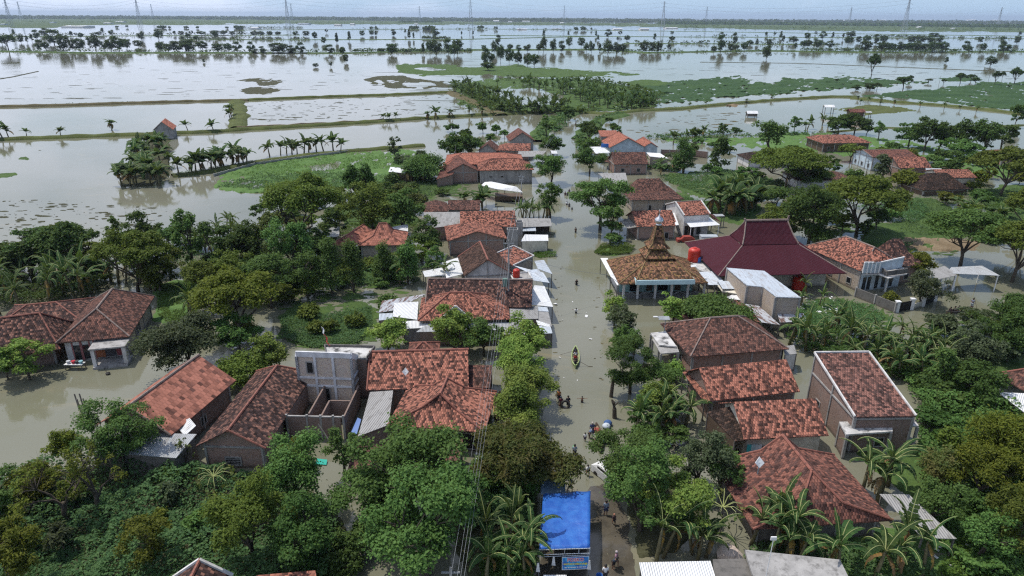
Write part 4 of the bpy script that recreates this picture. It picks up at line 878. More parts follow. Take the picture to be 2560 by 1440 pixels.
# -- trees of the flooded plain: crop coordinates (x, top, foot, width) read from the photo
def plain(tab, ox, sc=2.977):
    return [(ox + x / sc, t / sc, b / sc, w / sc) for x, t, b, w in tab]
FA = plain([(65,285,375,120),(20,285,330,40),(105,230,262,24),(160,265,320,40),(205,280,320,30),(240,270,310,30),(275,235,290,50),(335,220,265,60),(405,240,330,110),(300,310,375,60),(345,320,380,50),(480,270,380,80),(540,300,375,40),(600,295,375,70),(530,240,270,30),(565,250,270,25),(605,250,290,35),(710,270,375,75),(830,230,262,35),(780,320,375,50),(830,295,380,70),(890,285,380,80),(945,295,365,60),(1030,305,350,60),(1055,245,300,45),(1185,228,295,60),(1195,320,380,55),(1255,330,385,60),(1325,310,385,90),(1410,300,385,90),(1385,335,390,80),(1510,315,380,75),(1625,330,385,80),(1700,330,390,55),(1765,325,385,60),(1870,325,390,50),(1895,370,395,60),(1955,355,395,50),(2075,325,395,120),(2170,350,395,70),(2240,330,395,60),(2455,345,400,70),(2550,360,400,40),(2345,245,300,35),(2410,280,325,35),(2430,222,245,22),(2505,265,320,25),(2280,235,270,45),(2200,238,265,40),(1350,235,262,40),(1300,240,262,30),(1425,235,262,30),(1500,237,262,60),(1600,230,262,60),(1605,240,290,35),(1665,232,262,50),(1730,235,262,40),(1795,235,270,25),(1890,235,268,40),(1940,238,268,60),(2010,237,270,40),(2070,240,265,40),(1400,250,290,35),(1460,270,295,35),(1360,280,300,18),(1210,190,212,60),(1265,195,212,30),(1180,190,210,30),(1385,190,212,40),(1470,190,215,30),(1690,195,215,30),(1780,190,215,80),(945,185,208,25),(870,190,208,30),(765,220,250,30),(735,240,262,50),(655,290,308,30),(2350,475,500,40),(2460,470,498,30),(1518,445,465,22)], 0) + \
 plain([(10,262,320,20),(45,360,408,40),(75,410,465,35),(100,250,305,30),(195,232,270,35),(265,230,262,35),(295,238,262,22),(430,228,265,40),(300,190,225,30),(260,195,222,35),(515,222,255,18),(545,232,290,25),(578,252,292,18),(740,225,270,70),(580,195,215,80),(690,195,222,100),(420,330,405,80),(330,365,385,50),(650,335,400,30),(700,315,405,50),(745,315,405,70),(835,310,400,60),(905,305,395,70),(880,340,430,70),(935,240,262,15),(1205,275,340,40),(1020,235,260,15),(1100,340,375,35),(1175,320,400,40),(1110,380,480,60),(1150,400,470,60),(1225,350,470,55),(1290,370,470,60),(1355,398,490,60),(1425,415,495,50),(1475,415,503,70),(1130,470,525,90),(1295,335,380,40),(1360,345,385,40),(1425,340,385,50),(1545,290,385,45),(1510,335,390,40),(1615,305,385,45),(1680,320,385,50),(1735,288,350,45),(1825,285,350,50),(1865,330,385,40),(1900,320,390,40),(1960,335,390,30),(2020,320,400,70),(2090,330,400,60),(2130,335,400,50),(2290,315,385,60),(2350,320,390,50),(2400,320,385,45),(2475,340,385,30),(2025,230,278,45),(1935,240,272,20),(2115,238,265,30),(2165,270,310,40),(2370,265,305,30),(2095,282,305,20),(1545,232,275,25),(1730,240,265,20),(1785,197,228,45),(1840,195,228,45),(1900,200,228,20),(1190,192,222,30),(1080,190,215,60),(2500,275,310,40),(2500,240,265,30),(1950,270,300,20)], 840)
FB = plain([(640,245,270,25),(703,243,268,22),(750,245,285,25),(765,280,320,30),(660,295,345,40),(840,280,320,60),(945,248,290,38),(1008,240,265,20),(1060,243,290,45),(1135,250,285,22),(1210,255,290,20),(1270,240,280,60),(1250,280,335,55),(1325,275,320,35),(1380,270,330,50),(1375,310,385,80),(300,285,385,60),(310,250,290,40),(375,330,385,40),(415,340,375,40),(475,325,385,45),(405,260,330,40),(520,305,335,40),(570,300,335,25),(640,350,440,60),(855,330,375,25),(915,310,360,40),(950,305,360,50),(1020,300,360,60),(1110,315,355,60),(1455,270,330,40),(1510,270,330,50),(1500,320,385,80),(1570,330,385,60),(1640,325,385,60),(1700,325,385,60),(1770,320,385,90),(1880,320,388,80),(1950,320,388,70),(1720,275,320,60),(1790,275,320,60),(1860,275,320,60),(1930,275,320,50),(1885,248,280,60),(2232,278,318,35),(2120,320,380,50),(2150,350,390,40),(2250,330,390,40),(2395,290,360,50),(2410,335,390,80),(2505,275,325,40),(2525,245,272,28),(250,350,395,40),(1420,445,580,90),(1980,435,470,30),(2305,430,490,70),(2340,555,630,55),(2395,550,600,35),(2485,535,625,90),(2085,565,620,80),(2165,565,600,60),(2195,590,630,50),(1660,590,660,110),(1410,625,670,70),(1465,630,665,60),(1310,640,670,60),(1165,595,615,30),(1710,575,610,40),(1850,595,615,50),(1960,600,625,40),(2445,640,655,30)], 1700)
rows = {}; tiny = []
for i, (x, t, b, w) in enumerate(FA + FB):
    if b < 80: tiny.append((x, t, b, w)); continue
    kd = 'blob' if w > 11 else 'cone' if i % 3 else 'loose'
    if w > 26 and i % 5 == 0 or 196 < b < 225: kd = 'umbrella'
    o = plant_tree(x, t - .8, b + .5, w * 1.12, kd, 'leaf_far', '', 'tree', 'tree', cov=1.7)
    band = 'nearest field edge' if b > 175 else 'open near water' if b > 142 else 'nearest tree row' if b > 124 else 'second flooded row' if b > 108 else 'third flooded row' if b > 92 else 'fourth flooded row' if b > 82 else 'farthest flooded row'
    sec = 'left third' if x < 853 else 'middle third' if x < 1707 else 'right third'
    rows.setdefault((band, sec), []).append(o)
rng = np.random.default_rng(8); Ps, Ds, Ss = [], [], []
for x, t, b, w in tiny:
    p = G(x, b, 0); H = zat(p.x, p.y, t); R_ = w * .5 / SCL(p); d = sph(46, rng); Ps.append(np.array([p.x, p.y, H * .52]) + d * rng.uniform(.4, 1, (46, 1)) * [R_, R_, H * .46]); Ds.append(d); Ss += [R_ * .5] * 46
V, F = leaves_np(np.concatenate(Ps), np.concatenate(Ds), np.array(Ss), rng, up=.2, asp=.6); tag(fastmesh('distant_trees', V, F, M['leaf_far']), 'tiny far trees standing in the last flooded rows', 'trees', None, 'stuff')
for (band, sec), obs in rows.items():
    g = f'trees in the {band}, {sec}'
    for o in obs: o['group'] = g
    label_row(obs, 'tree', f'in the {band}, {sec}')
# a few more small shrubs along the mid rows (too small and many to count)
def tufts(name, lines, n, s0, s1, mat, seed, label, kind='stuff', spread=3, leaves=10, hf=1.0):
    rng = np.random.default_rng(seed); rn = random.Random(seed); P = []; SZ = []
    for _ in range(n):
        ln = rn.choice(lines); i = rn.randrange(len(ln) - 1); f = rn.random(); x = ln[i][0] + (ln[i + 1][0] - ln[i][0]) * f; y = ln[i][1] + (ln[i + 1][1] - ln[i][1]) * f
        p = G(x + rn.gauss(0, spread), y + rn.gauss(0, spread * .12), 0); s = rn.uniform(s0, s1)
        q = sph(leaves, rng) * s; q[:, 2] = np.abs(q[:, 2]) * hf + .3 * s; P.append(np.array(tuple(p)) + q); SZ += [s * .75] * leaves
    P = np.concatenate(P); D = np.tile([0, 0, 1.0], (len(P), 1)); V, F = leaves_np(P, D, np.array(SZ), rng, up=.3)
    return tag(fastmesh(name, V, F, M[mat]), label, 'shrubs', None, kind)
tufts('shrubs', [[(-20, 128), (430, 131), (860, 131)], [(880, 130), (1180, 127)], [(1500, 128), (1700, 130), (2200, 131), (2560, 129)], [(2000, 126), (2400, 128)]], 900, 1.0, 3.0, 'leaf_far', 1, 'low scrub along the nearest far tree row')
tufts('shrubs', [[(0, 90), (330, 88), (760, 88)], [(450, 99), (760, 99)], [(1060, 97), (1120, 98)], [(880, 73), (1200, 73), (1500, 76)], [(1700, 92), (2300, 94), (2560, 98)], [(1560, 108), (2100, 112)], [(2180, 92), (2360, 94)], [(600, 70), (760, 70)]], 900, 1.2, 4.2, 'leaf_far', 2, 'low scrub along the farther flooded banks')
tufts('shrubs', [[(0, 55), (400, 58), (860, 58)], [(900, 57), (1600, 63)], [(1700, 70), (2560, 76)], [(1700, 66), (2560, 72)]], 500, 2, 6, 'leaf_far', 3, 'scattered scrub on the distant green fields')
tufts('grass', [[(1345, 352), (1350, 330), (1375, 300), (1440, 282)], [(1452, 345), (1475, 318), (1500, 298), (1560, 285)], [(1460, 400), (1450, 350), (1470, 310)], [(1390, 330), (1410, 290)]], 380, .5, 1.3, 'weed', 4, 'leafy scrub on both road banks', spread=6)
tufts('grass', [[(-20, 349), (520, 328), (960, 301), (1250, 284), (1400, 277)], [(-20, 266), (330, 256), (620, 249), (1130, 229)], [(1520, 283), (1830, 257), (2130, 240)], [(2130, 243), (2560, 284)], [(430, 438), (640, 404), (900, 374)]], 1100, .18, .45, 'weed', 5, 'rough grass on the banks between the fields', spread=3)
tufts('grass', [[(1650, 350), (1900, 340), (2070, 335)], [(1500, 400), (1700, 430)], [(1620, 345), (1850, 332)]], 350, .4, 1.1, 'weed', 6, 'mixed scrub along the near side of the right pond', spread=8)
# far woods on the horizon
def woods(line, n, r0, r1, seed, label, depth):
    rng = np.random.default_rng(seed); rn = random.Random(seed); Ps = []; Ds = []; S = []
    for _ in range(n):
        i = rn.randrange(len(line) - 1); f = rn.random(); p = G(line[i][0] + (line[i + 1][0] - line[i][0]) * f, line[i][1] + (line[i + 1][1] - line[i][1]) * f, 0)
        p = p * (1 + rn.random() * depth); r = rn.uniform(r0, r1); d = sph(9, rng); d[:, 2] = np.abs(d[:, 2]); Ps.append(np.array([p.x, p.y, 0]) + d * [r * 1.8, r * 1.8, r]); Ds.append(d); S += [r * 1.1] * 9
    V, F = leaves_np(np.concatenate(Ps), np.concatenate(Ds), np.array(S), rng, up=.2, asp=.6); return tag(fastmesh('distant_woods', V, F, M['leaf_far']), label, 'woods', None, 'stuff')
woods([(-500, 46.5), (300, 48), (900, 50.5), (1700, 56), (3100, 63)], 4200, 9, 20, 1, 'dark blue-green line of woods along the horizon', .5)
woods([(1650, 61), (1900, 62), (2200, 65), (2600, 70)], 1500, 6, 13, 2, 'nearer belt of woods under the horizon at right', .10)
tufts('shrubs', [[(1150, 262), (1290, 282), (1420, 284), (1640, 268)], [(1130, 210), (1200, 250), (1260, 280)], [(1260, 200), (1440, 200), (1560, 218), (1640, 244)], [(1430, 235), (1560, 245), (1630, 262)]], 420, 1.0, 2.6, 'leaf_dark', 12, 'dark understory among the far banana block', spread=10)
woods([(1000, 56.5), (1080, 56), (1100, 55)], 160, 4, 8, 3, 'small distant copse left of the middle', .05)
# thicket and vine cover close to the camera
def cover(name, poly, n, size, hmax, mat, seed, label, hscale=.18, hole=None):
    rng = np.random.default_rng(seed); rn = random.Random(seed); P = []
    for _ in range(n):
        x, y = rand_in(poly, rn); g = G(x, y, 0); h = hmax * max(.05, .5 + mnoise.noise(Vector((g.x * hscale, g.y * hscale, seed))) * 1.1 + .35 * mnoise.noise(Vector((g.x * .8, g.y * .8, seed))))
        P.append((g.x, g.y, .1 + h * (1 - rn.random() ** 2.5 * .8)))
    P = np.array(P); D = sph(n, rng) * .6; D[:, 2] = 1; V, F = leaves_np(P, D, np.full(n, size), rng, up=.5); return tag(fastmesh(name, V, F, M[mat]), label, 'undergrowth', None, 'stuff')
cover('undergrowth', [(-60, 1260), (60, 1195), (260, 1165), (480, 1170), (640, 1190), (790, 1240), (850, 1320), (820, 1480), (-100, 1490)], 26000, .26, 2.3, 'weed', 1, 'dense dark undergrowth filling the bottom left')
cover('undergrowth', [(2240, 930), (2330, 960), (2450, 960), (2600, 1000), (2640, 1470), (2420, 1460), (2330, 1330), (2290, 1120), (2300, 1050)], 24000, .28, 2.2, 'leaf', 2, 'vines and broad leaves smothering the slope at right')
cover('undergrowth', [(2330, 1440), (2400, 1350), (2560, 1330), (2640, 1500), (2330, 1500)], 4000, .22, .5, 'weed_bright', 3, 'bright low plants in the bottom right corner')
cover('grass', [(390, 715), (480, 702), (535, 715), (515, 760), (470, 798), (420, 810), (395, 790)], 7000, .16, .25, 'weed_bright', 4, 'bright short grass on the lawn by the pink and white house')
cover('grass', [(700, 800), (790, 790), (930, 770), (930, 820), (895, 862), (780, 872), (705, 850)], 8000, .2, .5, 'weed', 5, 'rank grass in the flooded yard behind the tower')
cover('grass', [(1990, 790), (2010, 755), (2080, 748), (2185, 768), (2215, 798), (2150, 826), (2045, 826)], 6000, .18, .35, 'weed', 6, 'grass plot between the red tank and the bananas')
cover('grass', [(545, 468), (640, 440), (800, 432), (960, 440), (1070, 430), (1080, 450), (960, 468), (700, 480)], 9000, .34, .9, 'weed', 7, 'lush water hyacinth along the near edge of the meadow')
cover('grass', [(560, 440), (700, 400), (900, 382), (1070, 388), (1080, 420), (900, 425), (700, 440)], 5000, .32, .4, 'weed_bright', 8, 'bright grass on the far side of the meadow')
cover('grass', [(1640, 445), (1800, 422), (1960, 456), (1990, 480), (1900, 498), (1760, 492), (1690, 465)], 10000, .32, .8, 'weed', 9, 'water hyacinth field behind the white house')
cover('grass', [(2130, 520), (2300, 500), (2330, 540), (2280, 560), (2200, 540)], 4500, .28, 1.1, 'weed', 10, 'reeds beside the blue channel at right')
cover('grass', [(1484, 632), (1500, 616), (1560, 612), (1588, 622), (1575, 636), (1500, 640)], 3500, .2, 1.0, 'weed_bright', 11, 'green water plants by the mosque corner')
cover('grass', [(1330, 640), (1340, 632), (1390, 634), (1392, 642), (1350, 646)], 900, .2, .5, 'weed_bright', 12, 'green plants by the road below the bamboo hut')
cover('grass', [(820, 590), (880, 560), (1050, 560), (1040, 585), (930, 590)], 3500, .26, .6, 'weed_bright', 13, 'green patch behind the orange joglo')
cover('undergrowth', [(860, 1200), (1000, 1180), (1200, 1180), (1340, 1240), (1330, 1300), (1180, 1330), (1050, 1230)], 7000, .24, 1.2, 'weed', 14, 'undergrowth below the brick joglo house')
cover('grass', [(2180, 655), (2120, 600), (2230, 615), (2300, 600), (2260, 625)], 3000, .22, .8, 'weed', 15, 'green plants behind the grey parapet house')
cover('undergrowth', [(700, 1400), (800, 1330), (860, 1320), (850, 1470), (700, 1470)], 3000, .22, 1.0, 'leaf', 16, 'low bushes by the water at the bottom')
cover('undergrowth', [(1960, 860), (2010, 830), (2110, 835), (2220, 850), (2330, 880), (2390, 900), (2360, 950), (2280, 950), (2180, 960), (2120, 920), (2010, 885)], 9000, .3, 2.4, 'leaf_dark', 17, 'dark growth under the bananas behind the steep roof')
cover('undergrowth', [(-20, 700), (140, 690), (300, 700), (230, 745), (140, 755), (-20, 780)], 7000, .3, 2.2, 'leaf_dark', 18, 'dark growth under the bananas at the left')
cover('grass', [(430, 645), (620, 605), (860, 620), (1060, 650), (1050, 705), (900, 718), (720, 742), (520, 738)], 14000, .24, .9, 'weed', 19, 'rank green growth under the left tree belt')
cover('grass', [(1640, 475), (1760, 505), (1890, 510), (1880, 545), (1740, 530)], 4500, .26, .8, 'weed', 20, 'weeds before the banana clump by the white house')
cover('grass', [(870, 450), (1090, 445), (1140, 470), (1050, 500), (900, 500)], 5000, .28, .7, 'weed', 21, 'weeds between the meadow and the plank shed')
cover('undergrowth', [(1860, 1400), (1900, 1345), (2060, 1350), (2300, 1380), (2340, 1460), (1900, 1460)], 4500, .22, .8, 'weed', 22, 'low plants under the bananas at the bottom right')
cover('undergrowth', [(1190, 1460), (1220, 1350), (1330, 1310), (1335, 1460)], 4500, .24, 1.3, 'leaf', 23, 'growth under the bananas beside the tent')
cover('grass', [(2210, 560), (2300, 500), (2440, 470), (2560, 470), (2560, 600), (2400, 590), (2300, 590)], 7000, .26, .7, 'weed', 24, 'marsh plants right of the blue channel')

# ---------------------------------------------------------------- buildings
class Fr:
    """a rectangle on the ground, from two eave corners of the photo at height ze"""
    def __init__(s, A, B, ze, C=None, depth=None):
        a, b = G(*A, ze), G(*B, ze); s.ze = ze; s.ex = (b - a).normalized(); s.L = (b - a).length; s.ey = Vector((-s.ex.y, s.ex.x, 0)); s.o = Vector((a.x, a.y, 0))
        s.W = depth if depth else abs((G(*C, ze) - b).dot(s.ey))
    def P(s, u, v, z=0): return s.o + s.ex * u + s.ey * v + Vector((0, 0, z))
    def sub(s, u0, u1, v0, v1, ze=None):
        f = Fr.__new__(Fr); f.o = s.P(u0, v0); f.ex, f.ey = s.ex, s.ey; f.L, f.W = u1 - u0, v1 - v0; f.ze = ze or s.ze; return f
HF = []
def house(name, label, f, roof, wall='brick', tile='tile_mixed', oh=.55, rpy=None, zr=None, cap='ridge', openings=(), pilasters=True, cat='house', group=None, base=-.6, gable_wall=None, capr=.10, th=.10, edge=None, frame_mat='plaster', band=True):
    HF.append(f); c = f.P(f.L / 2, f.W / 2); t = thing(name, label, cat, (c.x, c.y, 0), group); L_, W_ = f.L, f.W; ze = f.ze
    kind = roof[0]; T = [(0, L_, 0, W_, ze)]
    ax = roof[1]; i0 = roof[2] if len(roof) > 2 else 0; i1 = roof[3] if len(roof) > 3 else i0
    if ax == 'x': e = (min(i0, L_ * .49), L_ - min(i1, L_ * .49), W_ / 2, W_ / 2)
    else: e = (L_ / 2, L_ / 2, min(i0, W_ * .49), W_ - min(i1, W_ * .49))
    if zr is None:
        q = f.P(L_ / 2, W_ / 2) if ax == 'x' else f.P(L_ / 2, e[2]); zr = zat(q.x, q.y, rpy)
    if kind == 'joglo':      # shallow skirt, steep heart: roof = (kind, axis, inset0, inset1, mid_s, mid_t, zmid)
        ms, mt, zm = roof[4], roof[5], roof[6]; T.append((ms, L_ - ms, mt, W_ - mt, zm))
    if kind == 'shed':       # one slope: high at the far side (axis 'x') or at the left (axis 'y')
        T = []
    else: T.append(e + (zr,))
    R = MB(); K = MB()
    if kind == 'shed':
        z4 = [ze, ze, zr, zr] if ax == 'x' else [zr, ze, ze, zr]
        pts = [f.P(0, 0, z4[0]), f.P(L_, 0, z4[1]), f.P(L_, W_, z4[2]), f.P(0, W_, z4[3])]; R.slab(pts, th)
    for a, b in zip(T, T[1:]):
        A4 = [f.P(a[0], a[2], a[4]), f.P(a[1], a[2], a[4]), f.P(a[1], a[3], a[4]), f.P(a[0], a[3], a[4])]
        B4 = [f.P(b[0], b[2], b[4]), f.P(b[1], b[2], b[4]), f.P(b[1], b[3], b[4]), f.P(b[0], b[3], b[4])]
        for i in range(4):
            j = (i + 1) % 4; q = [A4[i], A4[j]]
            if (B4[j] - B4[i]).length > .01: q += [B4[j], B4[i]]
            else: q += [B4[i]]
            n = (q[1] - q[0]).cross(q[-1] - q[0]).normalized()
            if abs(n.z) < .02: continue
            R.slab(q, th, Vector((0, 0, -1)))
            if (B4[i] - A4[i]).length > .3: K.tube([A4[i] + Vector((0, 0, .02)), B4[i] + Vector((0, 0, .03))], capr, 6)
        if b is T[-1]:
            r0, r1 = (B4[0], B4[1]) if ax == 'x' else (B4[0], B4[3])
            if (r1 - r0).length > .2: K.tube([r0 - (r1 - r0).normalized() * .1, r1 + (r1 - r0).normalized() * .1], capr * 1.35, 6)
    ro = R.build('roof', M[tile], t)
    if K.v and cap: K.build('ridge_cap', M[cap], ro)
    if edge:   # pale verge boards along a roof's rim
        E = MB(); q = [(0, 0), (L_, 0), (L_, W_), (0, W_)]; zz = z4 if kind == 'shed' else None
        if kind == 'shed':
            P4 = [f.P(u, v, z + .06) for (u, v), z in zip(q, zz)]
            for i in edge: E.bar(P4[i], P4[(i + 1) % 4], .075, .1)
        else:
            z0, z1 = T[0][4], T[-1][4]
            if ax == 'y': segs = [(f.P(0, 0, z0), f.P(L_ / 2, 0, z1)), (f.P(L_, 0, z0), f.P(L_ / 2, 0, z1)), (f.P(0, W_, z0), f.P(L_ / 2, W_, z1)), (f.P(L_, W_, z0), f.P(L_ / 2, W_, z1))]
            else: segs = [(f.P(0, 0, z0), f.P(0, W_ / 2, z1)), (f.P(L_, 0, z0), f.P(L_, W_ / 2, z1)), (f.P(0, W_, z0), f.P(0, W_ / 2, z1)), (f.P(L_, W_, z0), f.P(L_, W_ / 2, z1))]
            for a, b in segs: E = MB(); E.bar(a + Vector((0, 0, .07)), b + Vector((0, 0, .07)), .1, .1); E.build('verge', M['plaster_white'], ro)
        if kind == 'shed': E.build('verge', M['plaster_white'], ro)
    # walls
    if wall:
        Wl = MB(); o = oh; lo, hi = f.P(o, o), f.P(L_ - o, W_ - o)
        cs = [(o, o), (L_ - o, o), (L_ - o, W_ - o), (o, W_ - o)]
        def zroof(u, v):
            if kind == 'shed': return (ze + (zr - ze) * v / W_ if ax == 'x' else ze + (zr - ze) * (1 - u / L_)) - th
            if kind == 'joglo': return ze
            s0 = min(u, L_ - u) if ax == 'y' else 1e9; t0 = min(v, W_ - v) if ax == 'x' else 1e9
            h = (zr - ze) * min(s0 / (L_ / 2), t0 / (W_ / 2), 1)
            if ax == 'y': 
                if i0 > 0: h = min(h, (zr - ze) * v / i0)
                if i1 > 0: h = min(h, (zr - ze) * (W_ - v) / i1)
            else:
                if i0 > 0: h = min(h, (zr - ze) * u / i0)
                if i1 > 0: h = min(h, (zr - ze) * (L_ - u) / i1)
            return ze + max(0, h) - th - .02
        for i in range(4):
            (u0, v0), (u1, v1) = cs[i], cs[(i + 1) % 4]; um, vm = (u0 + u1) / 2, (v0 + v1) / 2
            Wl.add([f.P(u0, v0, base), f.P(u1, v1, base), f.P(u1, v1, zroof(u1, v1)), f.P(um, vm, max(zroof(um, vm), min(zroof(u0, v0), zroof(u1, v1)))), f.P(u0, v0, zroof(u0, v0))])
        w = Wl.build('wall', M[wall], t)
        if pilasters:
            Pm = MB()
            for i in range(4):
                (u0, v0), (u1, v1) = cs[i], cs[(i + 1) % 4]; ln = math.hypot(u1 - u0, v1 - v0); n = max(1, int(ln / 3.2)); d = Vector(((u1 - u0) / ln, (v1 - v0) / ln, 0)); nx, ny = d.y, -d.x
                for k in range(n + 1):
                    k_ = min(max(k / n, .06 / ln), 1 - .06 / ln); u, v = u0 + (u1 - u0) * k_, v0 + (v1 - v0) * k_; top = zroof(u, v) - .03
                    Pm.box((f.P(u, v, base) + f.P(u, v, top)) / 2 + (f.ex * nx + f.ey * ny) * .012, f.ex * .09, f.ey * .09, (0, 0, (top - base) / 2))
                if band:
                    a, b = f.P(u0, v0, ze - .32), f.P(u1, v1, ze - .32); off = (f.ex * nx + f.ey * ny) * .014; Pm.bar(a + off, b + off, .075, .085)
            Pm.build('column', M['plaster'], t)
        if not openings and L_ > 5 and ze > 2.4:
            rr = random.Random(int(L_ * 100)); openings = [(fc, (k + .5) / nn, .7, .9, 1.0) for fc in (0, 1, 3) for nn in [max(1, int((L_ if fc == 0 else W_) / 3.4))] for k in range(nn) if rr.random() < .6]
        for op in openings:
            fc, fr, z0, ow, ohh = op[:5]; knd = op[5] if len(op) > 5 else 'window'
            (u0, v0), (u1, v1) = cs[fc], cs[(fc + 1) % 4]; ln = math.hypot(u1 - u0, v1 - v0); d = (f.ex * (u1 - u0) + f.ey * (v1 - v0)) / ln; nrm = Vector((d.y, -d.x, 0)); c0 = f.P(u0 + (u1 - u0) * fr, v0 + (v1 - v0) * fr, z0 + ohh / 2)
            F_ = MB(); hw, hh = ow / 2, ohh / 2; up = Vector((0, 0, 1))
            for sx in (-1, 1): F_.box(c0 + d * sx * hw + nrm * .03, d * .05, nrm * .05, up * (hh + .05))
            for sz in (-1, 1): F_.box(c0 + up * sz * hh + nrm * .028, d * (hw + .049), nrm * .045, up * .049)
            if knd == 'window' and ow > .9: F_.box(c0 + nrm * .026, d * .03, nrm * .04, up * hh)
            if knd == 'grill':
                for q in range(5): F_.box(c0 + up * (hh * (q - 2) / 2.6) + nrm * .026, d * hw, nrm * .035, up * .025)
            fo = F_.build('window' if knd != 'door' else 'door', M[op[6] if len(op) > 6 else frame_mat], t)
            Pn = MB(); Pn.box(c0 + nrm * .018, d * (hw - .02), nrm * .012, up * (hh - .02)); Pn.build('pane', M['glass' if knd == 'window' else 'dark'], fo)
    t['_z'] = zr; return t
def canopy(name, label, quad, mat, posts=(0, 1, 2, 3), th=.05, cat='canopy', pmat='wood_grey', group=None, walls=None, pr=.06, back=None):
    """a sheet roof: quad of (px, py, z), with posts down to below the water"""
    Q = [G(x, y, z) for x, y, z in quad]; c = sum(Q, Vector()) / len(Q); t = thing(name, label, cat, (c.x, c.y, 0), group)
    R = MB(); R.slab(Q, th); R.build('roof', M[mat], t)
    for i in posts:
        p = Q[i].lerp(c, .06); b = MB(); b.bar((p.x, p.y, -.7), (p.x, p.y, p.z - th), pr); b.build('post', M[pmat], t)
    if walls:
        b = MB(); I = [q.lerp(c, .05) for q in Q]
        for i in range(len(I)):
            if i in walls[1]:
                if len(walls[1]) < 4: b = MB()
                p, q = I[i], I[(i + 1) % len(I)]; b.add([(p.x, p.y, -.7), (q.x, q.y, -.7), (q.x, q.y, q.z - th - .01), (p.x, p.y, p.z - th - .01)])
                if len(walls[1]) < 4: b.build('wall', M[walls[0]], t)
        if len(walls[1]) >= 4: b.build('wall', M[walls[0]], t)
    return t

# left of the road -------------------------------------------------
f = Fr((139, 858), (324, 841), 3.0, C=(390, 740))
h = house('house', 'dark tiled hip roof house with white and pink front and columned porch', f, ('hip', 'y', f.L * .40, f.L * .40), rpy=772, tile='tile_old', wall='brick_pale', cap='ridge', oh=.7,
      openings=[(1, .38, .9, 1.1, 1.5), (1, .47, .9, 1.1, 1.5)])
fw = MB(); a, b = f.P(.66, .66), f.P(f.L - .66, .66); fw.box((a + b) / 2 + Vector((0, 0, 1.1)) - f.ey * .03, f.ex * (b - a).length / 2, f.ey * .05, (0, 0, 1.75)); fr_ = fw.build('front_wall', M['plaster_white'], h)
for s, w in ((1.9, .75), (2.9, .75), (4.3, .8)):
    d = MB(); d.box(f.P(s, .57, 1.25), f.ex * w / 2, f.ey * .03, (0, 0, .95)); o = d.build('window', M['glass'], h)
    e = MB()
    for q in (-1, 1): e.box(f.P(s + q * (w / 2 + .07), .53, 1.5), f.ex * .07, f.ey * .05, (0, 0, 1.35))
    e.build('frame', cloth('pink_paint', (.33, .13, .13)), o)
po = MB(); po.box(f.P(f.L * .74, -.75, 2.55), f.ex * f.L * .25, f.ey * 1.25, (0, 0, .09)); po.build('porch_roof', M['concrete'], h)
po = MB(); po.box(f.P(f.L * .74, -.9, .12), f.ex * f.L * .235, f.ey * 1.3, (0, 0, .16)); po.build('porch_floor', M['concrete'], h)
for s in (.53, .95):
    d = MB(); d.box(f.P(f.L * s, -1.7, 1.35), f.ex * .2, f.ey * .2, (0, 0, 1.12)); d.build('column', M['plaster_white'], h)
for s, c_, w in ((.57, (.25, .09, .04), .5), (.70, (.05, .05, .06), .6), (.84, (.22, .05, .06), .45)):
    d = MB(); d.box(f.P(f.L * s, -.1, 1.1), f.ex * w, f.ey * .03, (0, 0, .45)); d.build('hanging_cloth', cloth('cl%d' % int(c_[0] * 100), c_), h)
g0 = Fr((-70, 905), (150, 873), 2.3, depth=8.5)
house('house', 'low very dark tiled house at the left edge behind the young trees', g0, ('hip', 'x', 0, 2.2), rpy=789, tile='tile_dark', wall='brick_dark', cap='ridge_orange', oh=.9)
g1 = Fr((-20, 822), (200, 800), 2.6, depth=8.0)
house('house', 'dark tiled hip roof behind the left edge house under the bananas', g1, ('hip', 'x', 3.0, 3.6), rpy=758, tile='tile_dark', wall='brick_dark', cap='ridge_orange', oh=.8)
f = Fr((427, 1088), (590, 950), 3.0, depth=8.2)
h3 = house('house', 'long house with bright orange new tile roof left of the darker long roof', f, ('gable', 'x', 0), zr=5.6, tile='tile_orange', wall='brick_dark', cap='ridge', oh=.6)
canopy('lean_to', 'loose crumpled white sheets at the orange roof corner', [(438, 1062, 2.8), (462, 1090, 2.7), (490, 1064, 2.9), (474, 1045, 3.2)], 'metal_white', posts=(1,))
f = Fr((489, 1116), (664, 1121), 2.7, C=(747, 996)); zr4 = zat(*(f.P(f.L / 2, 0).xy), 1076); f.W = (G(704, 914, zr4) - f.o).dot(f.ey) + f.L * .3
house('house', 'long house with brick gable and moss dark right roof slope beside the tower', f, ('gable', 'y', 0, f.L * .3), rpy=1076, tile='tile_dark', wall='brick', cap='ridge_orange', oh=.55,
      openings=[(0, .46, .3, 1.5, .95, 'grill')])
canopy('shed', 'zinc roofed grey plank shed under the thin trunked tree', [(225, 1128, 2.5), (440, 1145, 2.5), (492, 1085, 2.9), (270, 1080, 2.9)], 'zinc', walls=('wood_grey', (0, 1, 2, 3)), posts=(), cat='shed')
